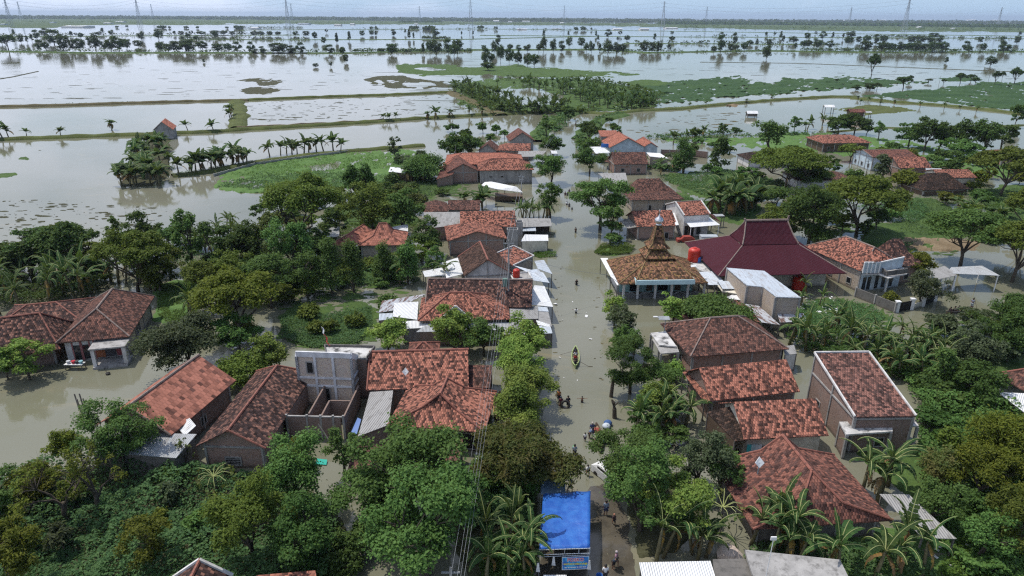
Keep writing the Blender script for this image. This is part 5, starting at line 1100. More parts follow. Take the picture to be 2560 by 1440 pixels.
# the raw two storey tower and its roofless rooms
f = Fr((739, 878), (876, 883), 6.6, depth=4.6); zbk = zat(*(f.P(f.L, f.W).xy), 893)
t = thing('tower_house', 'tall raw brick two storey block with grey concrete frame and parapet', 'building', (f.P(f.L / 2, f.W / 2).x, f.P(f.L / 2, f.W / 2).y, 0))
b = MB(); L_, W_ = f.L, f.W; cs = [(0, 0), (L_, 0), (L_, W_), (0, W_)]
zt_ = lambda v: 6.0 + (zbk - 6.6) * v / W_
for i in range(4): (u0, v0), (u1, v1) = cs[i], cs[(i + 1) % 4]; b.add([f.P(u0, v0, -.6), f.P(u1, v1, -.6), f.P(u1, v1, zt_(v1)), f.P(u0, v0, zt_(v0))])
b.build('wall', M['brick_raw'], t)
b = MB()
for i in range(4):
    (u0, v0), (u1, v1) = cs[i], cs[(i + 1) % 4]; ln = math.hypot(u1 - u0, v1 - v0); n = 3 if i % 2 == 0 else 2
    for k in range(n + 1): u, v = u0 + (u1 - u0) * (k / n), v0 + (v1 - v0) * (k / n); tp = zt_(v); b.box(f.P(u, v, (tp - .6) / 2), f.ex * .13, f.ey * .13, (0, 0, (tp + .6) / 2))
    for z in (3.5, 2.5): o_ = (f.ex * (v1 - v0) - f.ey * (u1 - u0)) / ln * .02; b.bar(f.P(u0, v0, z) + o_, f.P(u1, v1, z) + o_, .10, .11)
b.build('concrete_frame', M['frame_grey'], t)
for i in range(4): (u0, v0), (u1, v1) = cs[i], cs[(i + 1) % 4]; b = MB(); b.bar(f.P(u0, v0, zt_(v0) + .3), f.P(u1, v1, zt_(v1) + .3), .10, .31); b.build('parapet', M['frame_grey'], t)
b = MB(); b.slab([f.P(.1, .1, zt_(0) + .02), f.P(L_ - .1, .1, zt_(0) + .02), f.P(L_ - .1, W_ - .1, zt_(W_) + .02), f.P(.1, W_ - .1, zt_(W_) + .02)], .1); b.build('roof', M['concrete_stained'], t)
q = [G(815, 888, 5.2), G(918, 895, 5.2), G(937, 869, 5.2), G(812, 866, 5.2)]; b = MB(); b.slab(q, .2); rt = b.build('rear_terrace', M['concrete_stained'], t)
for p, r in ((1, 2), (2, 3), (3, 0)): b = MB(); b.bar(q[p] + Vector((0, 0, .12)), q[r] + Vector((0, 0, .12)), .07, .16); b.build('rim', M['concrete_dark'], rt)
b = MB(); cq = sum(q, Vector()) / 4; q = [v.lerp(cq, .04) for v in q]
for p, r in zip(q, q[1:] + q[:1]): b.add([(p.x, p.y, -.6), (r.x, r.y, -.6), (r.x, r.y, 5.0), (p.x, p.y, 5.0)])
b.build('rear_wall', M['brick_dark'], t)
def opening(f, u, v, z, w, h, t, nm='window', ax=0):
    b = MB(); d = f.ex if ax == 0 else f.ey; nn = f.ey if ax == 0 else f.ex
    for s in (-1, 1): b.box(f.P(u, v, z) + d * s * (w / 2 + .06), d * .07, nn * .05, (0, 0, h / 2 + .1))
    for s in (-1, 1): b.box(f.P(u, v, z + s * (h / 2 + .06)), d * (w / 2), nn * .048, (0, 0, .06))
    o = b.build(nm, M['plaster'], t); b = MB(); b.box(f.P(u, v, z), d * w / 2, nn * .03, (0, 0, h / 2)); b.build('pane', M['dark'], o)
opening(f, L_ * .23, -.02, 4.7, .62, 1.25, t); opening(f, L_ * .47, -.02, 1.2, .9, 1.9, t, 'door')
opening(f, L_ + .02, W_ * .5, 4.4, .9, 1.1, t, 'window', 1)
f2 = Fr((716, 1041), (858, 1044), 2.6, depth=8.0)
t2 = thing('roofless_rooms', 'roofless raw brick rooms open to the sky before the tower', 'building', (f2.P(f2.L / 2, 1.5).x, f2.P(f2.L / 2, 1.5).y, 0)); D2 = max(1.6, (f.P(0, 0) - f2.P(0, 0)).dot(f2.ey))
for (u0, v0, u1, v1) in ((0, 0, .95 * f2.L, 0), (0, 0, 0, D2), (f2.L, 0, f2.L, D2), (f2.L * .36, D2 * .1, f2.L * .36, D2), (f2.L * .60, 0, f2.L * .60, D2 * .5), (f2.L * .62, D2 * .5, f2.L, D2 * .5)):
    b = MB(); b.box((f2.P(u0, v0) + f2.P(u1, v1)) / 2 + Vector((0, 0, 1.0)), (f2.P(u1, v1) - f2.P(u0, v0)) / 2, Vector((-(f2.P(u1, v1) - f2.P(u0, v0)).y, (f2.P(u1, v1) - f2.P(u0, v0)).x, 0)).normalized() * .08, (0, 0, 1.6)); b.build('wall', M['brick_dark'], t2)
b = MB()
for u, v in ((0, 0), (f2.L * .36, 0), (f2.L * .6, 0), (f2.L, 0), (f2.L * .82, 0)): b.bar(f2.P(u, v, -.6), f2.P(u, v, 2.85), .1)
b.bar(f2.P(0, 0, 2.66), f2.P(f2.L, 0, 2.66), .09, .06); b.build('column', M['plaster'], t2)
b = MB(); b.bar(G(795, 1060, 2.3), G(838, 1125, 0), .07); tag(b.build('prop_pole', M['wood_grey'], origin=G(838, 1125, 0)), 'pale pole leaning on the roofless brick rooms', 'pole')
canopy('lean_to', 'long grey asbestos lean-to between the tower and the brick joglo house', [(895, 1091, 2.5), (971, 1062, 2.6), (983, 976, 3.0), (925, 980, 2.9)], 'asbestos', walls=('brick_dark', (0, 2)), cat='lean-to')
f = Fr((917, 975), (1172, 967), 2.9, depth=8.4)
house('house', 'wide mottled red roof behind the brick joglo house', f, ('gable', 'x', 0), rpy=876, tile='tile_mixed', wall='brick_dark', cap='ridge_orange', oh=.5)
f = Fr((1160, 968), (1226, 970), 2.3, depth=5.2)
house('house_annexe', 'low red tiled annexe at the right end of the wide mottled roof', f, ('gable', 'x', 0), zr=3.6, tile='tile_old', wall='brick_dark', cap=None, oh=.3, cat='annexe')
f = Fr((1018, 892), (1098, 890), 3.3, depth=3.6)
house('house_annexe', 'small pointed red roof poking up behind the wide mottled roof', f, ('hip', 'x', 1.7), rpy=856, tile='tile_red', wall='brick_dark', cap='ridge_orange', oh=.3, cat='annexe')
f = Fr((968, 1062), (1212, 1081), 2.7, C=(1203, 976))
h6 = house('joglo_house', 'mottled red joglo roof house with brick front and dark opening by the wires', f, ('joglo', 'y', f.W * .30, f.W * .30, f.L * .32, f.W * .22, 3.9), rpy=984, tile='tile_mixed', wall='brick', cap='ridge_orange', oh=.6,
      openings=[(0, .52, .5, .6, .6), (0, .86, .25, 2.3, 1.8, 'opening')])
f = Fr((868, 1178), (960, 1180), 1.9, depth=2.9)
house('tiled_shed', 'small low red tiled shed roof left of the tall green tree', f, ('shed', 'x'), zr=2.7, tile='tile_old', wall='brick_dark', cap=None, oh=.15, cat='shed')
f = Fr((1066, 1152), (1148, 1156), 1.6, depth=2.6)
house('tiled_shed', 'small low red tiled shed roof under the brick joglo front', f, ('shed', 'x'), zr=2.4, tile='tile_old', wall='brick_dark', cap=None, oh=.15, cat='shed')

# the big L shaped house by the road
f = Fr((1063, 764), (1330, 768), 3.0, depth=7.5)
house('house', 'wide half blackened tile roof at the back of the L shaped house', f, ('gable', 'x', 0), rpy=698, tile='tile_dark', wall='brick', cap='ridge', oh=.4)
f = Fr((1044, 802), (1275, 798), 2.9, depth=7.6)
h = house('house', 'orange red hipped front roof with white edged dormer gable', f, ('hip', 'x', 4.2, 5.5), zr=5.3, tile='tile_mixed', wall='brick_pale', cap='ridge_orange', oh=.5)
a = G(1100, 800, 2.95); c = G(1180, 800, 2.95); mid = (a + c) / 2; zz = 5.0; b = MB(); yv = Vector((0, 1, 0))
b.slab([a - yv * .3, Vector((mid.x, mid.y - .3, zz)), Vector((mid.x, mid.y + 3, zz)), a + yv * 3], .1); b.slab([Vector((mid.x, mid.y - .3, zz)), c - yv * .3, c + yv * 3, Vector((mid.x, mid.y + 3, zz))], .1); do = b.build('dormer', M['tile_mixed'], h)
b = MB(); b.bar(a - yv * .38 + Vector((0, 0, .1)), Vector((mid.x, mid.y - .38, zz + .1)), .13); b.bar(c - yv * .38 + Vector((0, 0, .1)), Vector((mid.x, mid.y - .38, zz + .1)), .13); b.build('verge', M['plaster_white'], do)
canopy('awning', 'white ribbed sheet awning left of the orange hipped front roof', [(982, 791, 2.5), (1043, 799, 2.5), (1046, 754, 3.2), (985, 757, 3.2)], 'metal_white')
canopy('awning', 'small lower white ribbed sheet below the white awning', [(1008, 822, 2.2), (1069, 819, 2.2), (1069, 800, 2.4), (1003, 803, 2.4)], 'metal_white', walls=('plaster', (0, 1)))
canopy('awning', 'rusty brown and grey sheet roof at the left end of the L shaped house', [(947, 781, 2.3), (985, 776, 2.4), (1064, 735, 3.0), (955, 752, 2.6)], 'metal_rust')
canopy('awning', 'narrow bluish sheet under the rusty sheet roof', [(947, 801, 2.0), (984, 797, 2.0), (984, 782, 2.2), (948, 784, 2.2)], 'metal_blue', walls=('brick_dark', (0,)))
canopy('awning', 'long strip of bluish sheet under the front eave', [(1040, 830, 2.1), (1275, 824, 2.1), (1275, 806, 2.4), (1070, 808, 2.4)], 'zinc', walls=('brick_dark', (0, 1, 3)))
canopy('awning', 'large white awning over the road edge below the red tank', [(1316, 761, 2.7), (1383, 767, 2.4), (1361, 715, 2.5), (1336, 713, 2.9)], 'metal_white')
canopy('awning', 'grey asbestos roof beside the orange hipped front roof', [(1274, 798, 2.5), (1346, 797, 2.4), (1344, 765, 2.7), (1274, 767, 2.8)], 'asbestos', walls=('brick_dark', (0, 3)))
canopy('awning', 'brownish sheet roof over the road edge', [(1347, 815, 2.2), (1380, 816, 2.1), (1370, 776, 2.3), (1344, 778, 2.4)], 'asbestos')
canopy('awning', 'narrow blue sheet above the brownish roadside sheet', [(1344, 777, 2.45), (1372, 779, 2.35), (1368, 768, 2.5), (1344, 766, 2.55)], 'metal_blue', posts=(1, 2))
canopy('awning', 'white strip below the brownish roadside sheet', [(1345, 812, 2.3), (1376, 818, 2.1), (1374, 811, 2.25), (1340, 800, 2.5)], 'metal_white', posts=(1,))
canopy('awning', 'lowest blue sheet of the roadside lean-tos', [(1352, 834, 2.0), (1381, 833, 1.9), (1377, 817, 2.1), (1348, 815, 2.2)], 'metal_blue', walls=('wood_grey', (0,)))
canopy('awning', 'grey sheet behind the roadside mangoes', [(1255, 836, 2.1), (1330, 836, 2.1), (1330, 800, 2.5), (1276, 800, 2.5)], 'asbestos', walls=('brick_dark', (0,)))
# white gabled house
f = Fr((1160, 690), (1280, 683), 3.3, C=(1262, 633)); f.W = 9.0
house('house', 'white framed gable house with steep dark brown roof', f, ('gable', 'y', 0), rpy=649, tile='tile_brown', wall='plaster_white', cap='ridge_orange', oh=.45)
canopy('awning', 'bright white sheet roof left of the brown roofed gable', [(1116, 695, 2.6), (1160, 684, 2.7), (1147, 643, 3.2), (1106, 656, 3.1)], 'metal_white')
canopy('awning', 'small bright white sheet left of the larger one', [(1062, 692, 2.3), (1115, 688, 2.4), (1105, 669, 2.6), (1056, 678, 2.5)], 'metal_white')
f = Fr((1283, 664), (1335, 640), 2.9, depth=4.2)
house('tiled_kiosk', 'little sloping red tile roof with pale rim by the road', f, ('shed', 'x'), zr=3.8, tile='tile_mixed', wall='brick_pale', cap=None, oh=.2, edge=(0, 1, 2), cat='house')
canopy('awning', 'pale blue sheet awning reaching over the road water', [(1283, 663, 3.0), (1374, 707, 2.4), (1358, 681, 2.6), (1342, 678, 2.7)], 'metal_blue', posts=(1,))
canopy('awning', 'pale blue sheet awning beside the little tiled roof', [(1336, 652, 3.0), (1345, 672, 2.8), (1381, 685, 2.4), (1360, 650, 2.8)], 'metal_blue', posts=(2,))
canopy('awning', 'pale blue lower sheet beside the water tank terrace', [(1328, 700, 2.5), (1374, 707, 2.4), (1345, 672, 2.8), (1320, 676, 2.8)], 'metal_blue', posts=(0,))
f = Fr((1283, 700), (1330, 697), 2.9, depth=2.8); t = thing('tank_terrace', 'small concrete terrace carrying the red water tank', 'terrace', tuple(f.P(f.L / 2, 1.4)))
b = MB(); b.box(f.P(f.L / 2, 1.4, 1.1), f.ex * f.L / 2, f.ey * 1.4, (0, 0, 1.75)); b.build('wall', M['plaster'], t)
b = MB()
for (u0, v0, u1, v1) in ((0, 0, f.L, 0), (f.L, 0, f.L, 2.8), (f.L, 2.8, 0, 2.8), (0, 2.8, 0, 0)): b.bar(f.P(u0, v0, 2.95), f.P(u1, v1, 2.95), .09, .1)
b.build('parapet', M['plaster_white'], t)
def tank(x, y, z, r, h, label, mat='red', yt=None):
    p = G(x, y, z)
    if yt: h = zat(p.x, p.y, yt) - z
    t = thing('water_tank', label, 'water tank', p); b = MB()
    pr = [(r * .96, 0)] + [(r * (1.0 if i % 2 else .955), h * .80 * (i + .5) / 7) for i in range(7)] + [(r * .96, h * .82), (r * .72, h * .93), (r * .3, h * .98)]
    b.lathe(p, pr, 18); b.build('tank_body', M[mat], t, smooth=True); b = MB(); b.lathe(p + Vector((0, 0, h * .97)), [(r * .3, 0), (r * .3, h * .05), (r * .1, h * .06)], 12); b.build('lid', M[mat], t)
tank(1291, 692, 2.9, .55, 1.3, 'small red water tank on the terrace beside the white gable')
# brown roof house with brick gable (behind)
f = Fr((1118, 603), (1268, 597), 2.9, depth=9.5)
house('house', 'large brown red roof with arched brick gable front behind the white gable', f, ('gable', 'y', 0, 3.0), rpy=578, tile='tile_mixed', wall='brick', cap=None, oh=.5, openings=[(0, .40, .8, .9, .8, 'grill')])
f = Fr((1150, 568), (1290, 566), 3.1, depth=7)
house('house', 'brown red ridge roof behind the arched brick gable', f, ('gable', 'x', 0), rpy=527, tile='tile_mixed', wall='brick', cap=None, oh=.4)
canopy('shed', 'wide grey asbestos roof beside the dense mango tree', [(1065, 571, 2.6), (1153, 562, 2.8), (1151, 530, 3.4), (1059, 530, 3.4)], 'asbestos', walls=('brick', (0, 1, 3)), cat='shed', posts=())
f = Fr((1262, 640), (1310, 638), 3.0, depth=3.5)
for i, (xa, xb, ya, h_, z, m_) in enumerate(((1268, 1294, 598, 17, 4.2, 'plaster'), (1291, 1306, 582, 20, 4.0, 'concrete'), (1265, 1290, 566, 15, 3.6, 'brick_dark'))):
    a, c = G(xa, ya, 2.6), G(xb, ya, 2.6); b = MB(); zt = zat(a.x, a.y, ya - h_); dp = 1.4
    for p, q in ((a, c), (c, c + Vector((0, dp, 0))), (c + Vector((0, dp, 0)), a + Vector((0, dp, 0))), (a + Vector((0, dp, 0)), a)):
        b.bar(Vector((p.x, p.y, (zt + .2) / 2)), Vector((q.x, q.y, (zt + .2) / 2)), .07, (zt + .8) / 2)
    tag(b.build('cistern', M[m_], origin=(a.x, a.y, 0)), ['pale blockwork cistern box by the power pole', 'tall narrow cement cistern box behind the pale one', 'brick cistern box at the brown roof corner'][i], 'cistern')
canopy('shed', 'long grey brown asbestos shed by the road under banana plants', [(1302, 568, 2.3), (1380, 565, 2.2), (1376, 546, 2.7), (1296, 545, 2.7)], 'asbestos', walls=('wood', (2, 3)), cat='shed')
canopy('awning', 'pale sheet hung below the long grey brown shed', [(1305, 578, 1.7), (1340, 577, 1.7), (1339, 568, 2.1), (1308, 568, 2.1)], 'metal_blue')
canopy('bamboo_hut', 'pale bamboo walled hut with white sheet roof at the road', [(1302, 603, 2.4), (1371, 602, 2.3), (1370, 587, 2.6), (1312, 586, 2.7)], 'metal_white', walls=('plaster_cream', (0, 1, 2, 3)), cat='hut')
# orange joglo pair
f = Fr((895, 614), (1013, 612), 2.9, C=(1009, 580))
house('joglo_house', 'orange joglo roof with sharp pointed middle among leafy trees', f, ('joglo', 'x', f.L * .42, f.L * .42, f.L * .30, f.W * .26, 4.0), rpy=558, tile='tile_orange', wall='brick_pale', cap='ridge_orange', oh=.5, openings=[(0, .48, 1.1, .5, .9)])
f = Fr((826, 611), (884, 616), 2.9, depth=9)
house('house', 'narrow orange gable roof left of the orange joglo', f, ('gable', 'y', 1.5, 0), rpy=590, tile='tile_orange', wall='brick_pale', cap='ridge_orange', oh=.5)
b = MB(); b.slab([G(884, 616, 2.75), G(895, 616, 2.75), G(898, 580, 2.95), G(889, 579, 2.95)], .06); tag(b.build('gutter', M['zinc'], origin=G(890, 600, 0)), 'grey valley gutter between the orange gable and the joglo', 'gutter')
canopy('awning', 'white sheet roof behind the orange joglo', [(962, 578, 2.6), (1020, 582, 2.6), (1020, 560, 2.9), (965, 570, 2.8)], 'metal_white')
canopy('awning', 'pale zinc sheet left of the narrow orange gable', [(815, 598, 2.4), (848, 590, 2.4), (849, 565, 2.7), (815, 567, 2.6)], 'zinc')
f = Fr((1060, 530), (1122, 528), 2.6, depth=7)
house('house', 'weathered red roof with a small peak above the grey asbestos roof', f, ('joglo', 'x', 3.2, 3.2, 2.0, 1.6, 3.6), rpy=500, tile='tile_old', wall='brick_dark', cap=None, oh=.4)
f = Fr((1118, 524), (1200, 524), 2.6, depth=6.5)
house('house', 'weathered red ridge roof under the palm like bananas', f, ('gable', 'x', 0), rpy=500, tile='tile_old', wall='plaster', cap=None, oh=.4)
# long orange house
f = Fr((1112, 411), (1311, 410), 3.6, depth=13)
house('house', 'long house under a bright new orange hipped roof', f, ('hip', 'x', 4.5, 5.0), rpy=382, tile='tile_new', wall='plaster', cap='ridge_orange', oh=.6)
f = Fr((1196, 426), (1335, 424), 3.6, depth=9)
house('house', 'blotched orange roof house with long grey plastered wall facing the market shed', f, ('hip', 'x', 3.6, 3.8), rpy=396, tile='tile_mixed', wall='plaster', cap='ridge_orange', oh=.5, openings=[(0, .2, 1.6, .8, .4), (0, .42, 1.6, .8, .4)])
f = Fr((1088, 443), (1200, 428), 2.9, depth=8); f = Fr((1118, 431), (1198, 428), 3.0, depth=12)
house('house', 'brick gable with dark red roof at the left of the long orange house', f, ('gable', 'y', 0), rpy=409, tile='tile_red', wall='brick', cap=None, oh=.35)
canopy('lean_to', 'dark red tiled lean-to sloping left from the brick gable', [(1091, 449, 2.1), (1132, 436, 2.9), (1150, 404, 3.5), (1100, 425, 2.5)], 'tile_red', walls=('brick', (0,)), cat='lean-to')
canopy('lean_to', 'small orange lean-to at the left end of the long orange house', [(1093, 425, 2.7), (1118, 418, 2.8), (1122, 410, 3.1), (1094, 419, 2.9)], 'tile_new', cat='lean-to')
canopy('shed', 'brown plank shed with white sheet roof on the meadow edge', [(971, 429, 2.3), (1031, 435, 2.3), (1035, 423, 2.8), (976, 417, 2.8)], 'metal_white', walls=('wood', (0, 1, 2, 3)), cat='shed', posts=())
b = thing('market_shed', 'open sided shed with folded white sheet roof in the water', 'shed', tuple(G(1250, 500, 0)))
q = [G(x, y, z) for x, y, z in ((1203, 463, 3.0), (1243, 473, 3.0), (1307, 481, 3.0), (1292, 467, 3.9), (1229, 454, 3.9), (1212, 455, 3.2))]
m = MB(); m.slab([q[1], q[2], q[3], q[4]], .06); m.slab([q[0], q[1], q[4], q[5]], .06); m.build('roof', M['metal_white'], b)
for x, y in ((1243, 497), (1262, 498), (1303, 499), (1285, 490), (1215, 488), (1240, 485)): m = MB(); p = G(x, y, 0); m.bar((p.x, p.y, -.6), (p.x, p.y, 3.1), .08); m.build('post', M['wood'], b)
m = MB(); p = G(1272, 492, .8); m.box(p, (3.2, 0, 0), (0, 1.6, 0), (0, 0, .5)); m.build('counter', M['wood'], b)
# far left group by the road
f = Fr((1273, 353), (1338, 352), 2.9, depth=10)
house('house', 'far brown gable house with green gable wall', f, ('gable', 'y', 0), rpy=331, tile='tile_red', wall='plaster', cap=None, oh=.5, pilasters=False)
f = Fr((1243, 376), (1326, 377), 3.0, depth=9)
house('house', 'blotched orange roof with white box behind the long orange house', f, ('hip', 'x', 2.5, 0), rpy=358, tile='tile_mixed', wall='brick', cap=None, oh=.4)
f = Fr((1194, 378), (1243, 379), 2.9, depth=8)
house('house', 'small brown gable touching the long orange roof', f, ('gable', 'y', 0), rpy=360, tile='tile_old', wall='plaster', cap=None, oh=.4)
canopy('awning', 'dark flat roof with white front edge near the road pole', [(1293, 392, 3.0), (1352, 391, 3.0), (1366, 377, 3.3), (1296, 378, 3.3)], 'asbestos', walls=('brick_dark', (3,)))
canopy('awning', 'small white awning by the far road pole', [(1380, 384, 2.9), (1394, 384, 2.9), (1391, 377, 3.1), (1376, 376, 3.1)], 'metal_white')

# right of the road ------------------------------------------------
f = Fr((1502, 341), (1548, 341), 4.2, depth=6)
house('house', 'small red roofed dark upper storey at the far right bank', f, ('shed', 'x'), zr=5.2, tile='tile_new', wall='brick_dark', cap=None, oh=.25)
f = Fr((1524, 369), (1613, 368), 3.4, depth=12)
house('house', 'pale blue gable house with orange roof near the road', f, ('gable', 'y', 0), rpy=345, tile='tile_new', wall='plaster_blue', cap='ridge_orange', oh=.35, pilasters=False, openings=[(0, .8, .6, .9, 1.3)])
f = Fr((1607, 368), (1646, 368), 3.2, depth=11)
house('house', 'smaller pale blue gable at the right of the larger one', f, ('gable', 'y', 0), rpy=357, tile='tile_new', wall='plaster_blue', cap='ridge_orange', oh=.25, pilasters=False)
canopy('awning', 'white balcony sheet at the road corner of the blue house', [(1490, 384, 2.9), (1526, 381, 2.9), (1505, 366, 3.2), (1474, 367, 3.2)], 'metal_white')
b = MB(); p = G(1512, 368, 3.3); b.box(p + Vector((0, 0, .5)), (1.1, 0, 0), (0, .1, 0), (0, 0, .55)); tag(b.build('balcony_screen', M['blue'], origin=p), 'blue and white screen on the balcony of the blue house', 'screen')
f = Fr((1535, 411), (1621, 410), 2.9, depth=8)
house('house', 'brown mottled ridge roof house below the blue gables', f, ('gable', 'x', 0), rpy=380, tile='tile_old', wall='brick', cap=None, oh=.35)
canopy('house_annexe', 'brick annexe under a white sheet roof beside the brown mottled roof', [(1625, 391, 3.2), (1671, 396, 3.0), (1650, 383, 3.2), (1616, 381, 3.4)], 'metal_white', walls=('brick_pale', (0, 1, 2, 3)), cat='annexe', posts=())
canopy('lean_to', 'small dark tiled lean-to at the road side of the brown roof', [(1510, 404, 2.2), (1536, 408, 2.4), (1534, 391, 2.8), (1510, 391, 2.6)], 'tile_old', cat='lean-to')
canopy('shed', 'grey sheet roof among trees right of the road', [(1530, 464, 2.6), (1572, 465, 2.6), (1564, 432, 3.0), (1495, 433, 3.0)], 'asbestos', cat='shed')
f = Fr((1575, 503), (1722, 487), 2.9, depth=12)
f = Fr((1576, 500), (1712, 498), 2.9, depth=12.5)
house('joglo_house', 'large moss dark two pitch tile roof house right of the road', f, ('joglo', 'x', 3.0, 4.2, 1.8, 3.4, 3.9), rpy=446, tile='tile_old', wall='brick_pale', cap=None, oh=.7, openings=[(0, .36, .3, .8, 1.2, 'door'), (0, .68, .3, .8, 1.2, 'door')])
f = Fr((1592, 567), (1694, 564), 2.8, depth=8)
house('house', 'patchy orange red roof cottage behind the mosque spire', f, ('gable', 'x', 0), rpy=526, tile='tile_mixed', wall='brick', cap=None, oh=.45, openings=[(0, .8, .2, .8, 1.2, 'door')])
canopy('lean_to', 'grey sheet awning on posts at the cottage road end', [(1570, 571, 2.2), (1594, 567, 2.4), (1572, 545, 2.8), (1550, 553, 2.4)], 'asbestos', cat='lean-to')
canopy('valley_sheet', 'white strip of sheet between the cottage and the white house', [(1689, 563, 3.1), (1697, 562, 3.2), (1684, 524, 3.8), (1676, 524, 3.6)], 'metal_white', cat='sheet', posts=())
f = Fr((1711, 539), (1776, 535), 4.4, depth=8.5)
house('house', 'tall white house with tiled front slope and pale rim', f, ('gable', 'x', 0), rpy=503, tile='tile_mixed', wall='plaster_white', cap='ridge', oh=.15, edge=True, band=False, pilasters=False,
      openings=[(0, .12, .1, .7, 2.1, 'door', 'wood'), (0, .32, .1, 1.0, 2.2, 'door', 'wood'), (0, .62, .4, .9, 1.6)])
canopy('awning', 'white sheet veranda roof of the tall white house', [(1726, 568, 2.7), (1800, 562, 2.7), (1772, 541, 3.3), (1707, 546, 3.3)], 'metal_white', pmat='white')
canopy('lean_to', 'brown tiled lean-to right of the tall white house', [(1780, 546, 2.6), (1803, 556, 2.3), (1782, 536, 3.1), (1774, 535, 3.3)], 'tile_old', cat='lean-to')
canopy('awning', 'thin grey sheet awning far right of the white house', [(1790, 541, 2.4), (1812, 540, 2.4), (1806, 535, 2.6), (1782, 535, 2.6)], 'zinc')

# mosque
f = Fr((1548, 710), (1770, 707), 3.15, C=(1728, 648)); L_, W_ = f.L, f.W; mid = f.P(L_ / 2, W_ * .52)
HF.append(f); t = thing('mosque', 'small mosque with tiered yellow brown roof, silver finial and white arcade', 'mosque', (mid.x, mid.y, 0))
def tier_roof(name, f, T, mat, par, cap, cr=.1):
    R, K = MB(), MB()
    for a, b in zip(T, T[1:]):
        A4 = [f.P(a[0], a[2], a[4]), f.P(a[1], a[2], a[4]), f.P(a[1], a[3], a[4]), f.P(a[0], a[3], a[4])]; B4 = [f.P(b[0], b[2], b[4]), f.P(b[1], b[2], b[4]), f.P(b[1], b[3], b[4]), f.P(b[0], b[3], b[4])]
        for i in range(4):
            j = (i + 1) % 4; q = [A4[i], A4[j]] + ([B4[j], B4[i]] if (B4[j] - B4[i]).length > .02 else [B4[i]]); R.slab(q, .1, Vector((0, 0, -1))); K.tube([A4[i], B4[i]], cr, 5)
    o = R.build(name, M[mat], par); K.build('ridge_cap', M[cap], o); return o
def ctr(w, z, d=None): d = d or w; return (L_ / 2 - w / 2, L_ / 2 + w / 2, W_ * .52 - d / 2, W_ * .52 + d / 2, z)
za = zat(mid.x, mid.y, 640); SR = lambda w: w
tier_roof('lower_roof', f, [(0, L_, 0, W_, 3.15), ctr(L_ * .25, 5.5)], 'tile_moss', t, 'ridge_yellow')
b = MB(); c_ = ctr(L_ * .26, 0); b.box(f.P(L_ / 2, W_ * .52, 5.6), f.ex * L_ * .105, f.ey * L_ * .105, (0, 0, .5)); b.build('drum', M['gold'], t)
tier_roof('middle_roof', f, [ctr(L_ * .33, 5.9), ctr(L_ * .18, 6.9)], 'tile_moss', t, 'ridge_yellow')
b = MB(); b.box(f.P(L_ / 2, W_ * .52, 7.1), f.ex * L_ * .075, f.ey * L_ * .075, (0, 0, .4)); b.build('upper_drum', M['gold'], t)
tier_roof('spire_roof', f, [ctr(L_ * .245, 7.3), ctr(L_ * .145, 7.9), ctr(L_ * .062, 10.5)], 'tile_moss', t, 'ridge_yellow', .08)
b = MB(); b.lathe(f.P(L_ / 2, W_ * .52, 10.55), [(.5, 0), (.42, .15), (.35, .2), (.62, .45), (.72, .75), (.55, 1.05), (.2, 1.3), (.06, 1.6), (.05, 2.0), (.1, 2.1), (.03, 2.4)], 16); b.build('finial', M['silver'], t, smooth=True)
# front porch hip with blue fascia and arcade
pu0, pu1 = (G(1589, 707, 3.15) - f.o).dot(f.ex), (G(1733, 706, 3.15) - f.o).dot(f.ex); pf = f.sub(pu0, pu1, -.15, 4.85)
tier_roof('porch_roof', pf, [(0, pf.L, 0, 5, 3.75), (1.9, pf.L - 1.9, 3.3, 4.9, 5.45)], 'tile_moss', t, 'ridge_yellow')
b = MB(); b.box(pf.P(pf.L / 2, -.08, 3.42), pf.ex * (pf.L / 2 + .1), pf.ey * .08, (0, 0, .36)); b.box(pf.P(-.05, .7, 3.42), pf.ex * .05, pf.ey * .85, (0, 0, .36)); b.box(pf.P(pf.L + .05, .7, 3.42), pf.ex * .05, pf.ey * .85, (0, 0, .36)); b.build('fascia', cloth('fascia_blue', (.50, .68, .72)), t)
ya = .55; xs = [G(x, 745, 0) for x in (1557, 1592, 1636, 1677, 1718, 1759)]; base = xs[0]; us = [(p - f.o).dot(f.ex) for p in xs]; va = (sum(xs, Vector()) / 6 - f.o).dot(f.ey)
for u in us: b = MB(); b.box(f.P(u, va, 1.3), f.ex * .16, f.ey * .16, (0, 0, 1.9)); b.build('column', M['white'], t)
b = MB()
for u0, u1 in zip(us, us[1:]):
    n = 10; w = (u1 - u0) / 2 - .16; c = (u0 + u1) / 2; top = 3.12; prev = None
    for i in range(n + 1):
        a = math.pi * i / n; x = c - w * math.cos(a); z = 2.0 + .85 * (math.sin(a) ** .8)
        if prev: b.slab([f.P(prev[0], va - .12, prev[1]), f.P(x, va - .12, z), f.P(x, va - .12, top), f.P(prev[0], va - .12, top)], .24, f.ey)
        prev = (x, z)
b.build('arches', M['white'], t)
for u0, u1 in zip(us, us[1:]):
    b = MB(); c = (u0 + u1) / 2; n = 13
    for i in range(n + 1):
        x = u0 + .2 + (u1 - u0 - .4) * i / n; z = .55 + .45 * math.sin(math.pi * i / n); b.bar(f.P(x, va, -.1), f.P(x, va, z), .022)
        if i: b.bar(f.P(xp, va, zp), f.P(x, va, z), .035)
        xp, zp = x, z
    b.build('railing', M['steel'], t)
b = MB(); b.box(f.P(L_ / 2, va + 2.6, 1.25), f.ex * L_ * .44, f.ey * .1, (0, 0, 1.85)); bw = b.build('inner_wall', cloth('aqua_wall', (.30, .50, .50)), t)
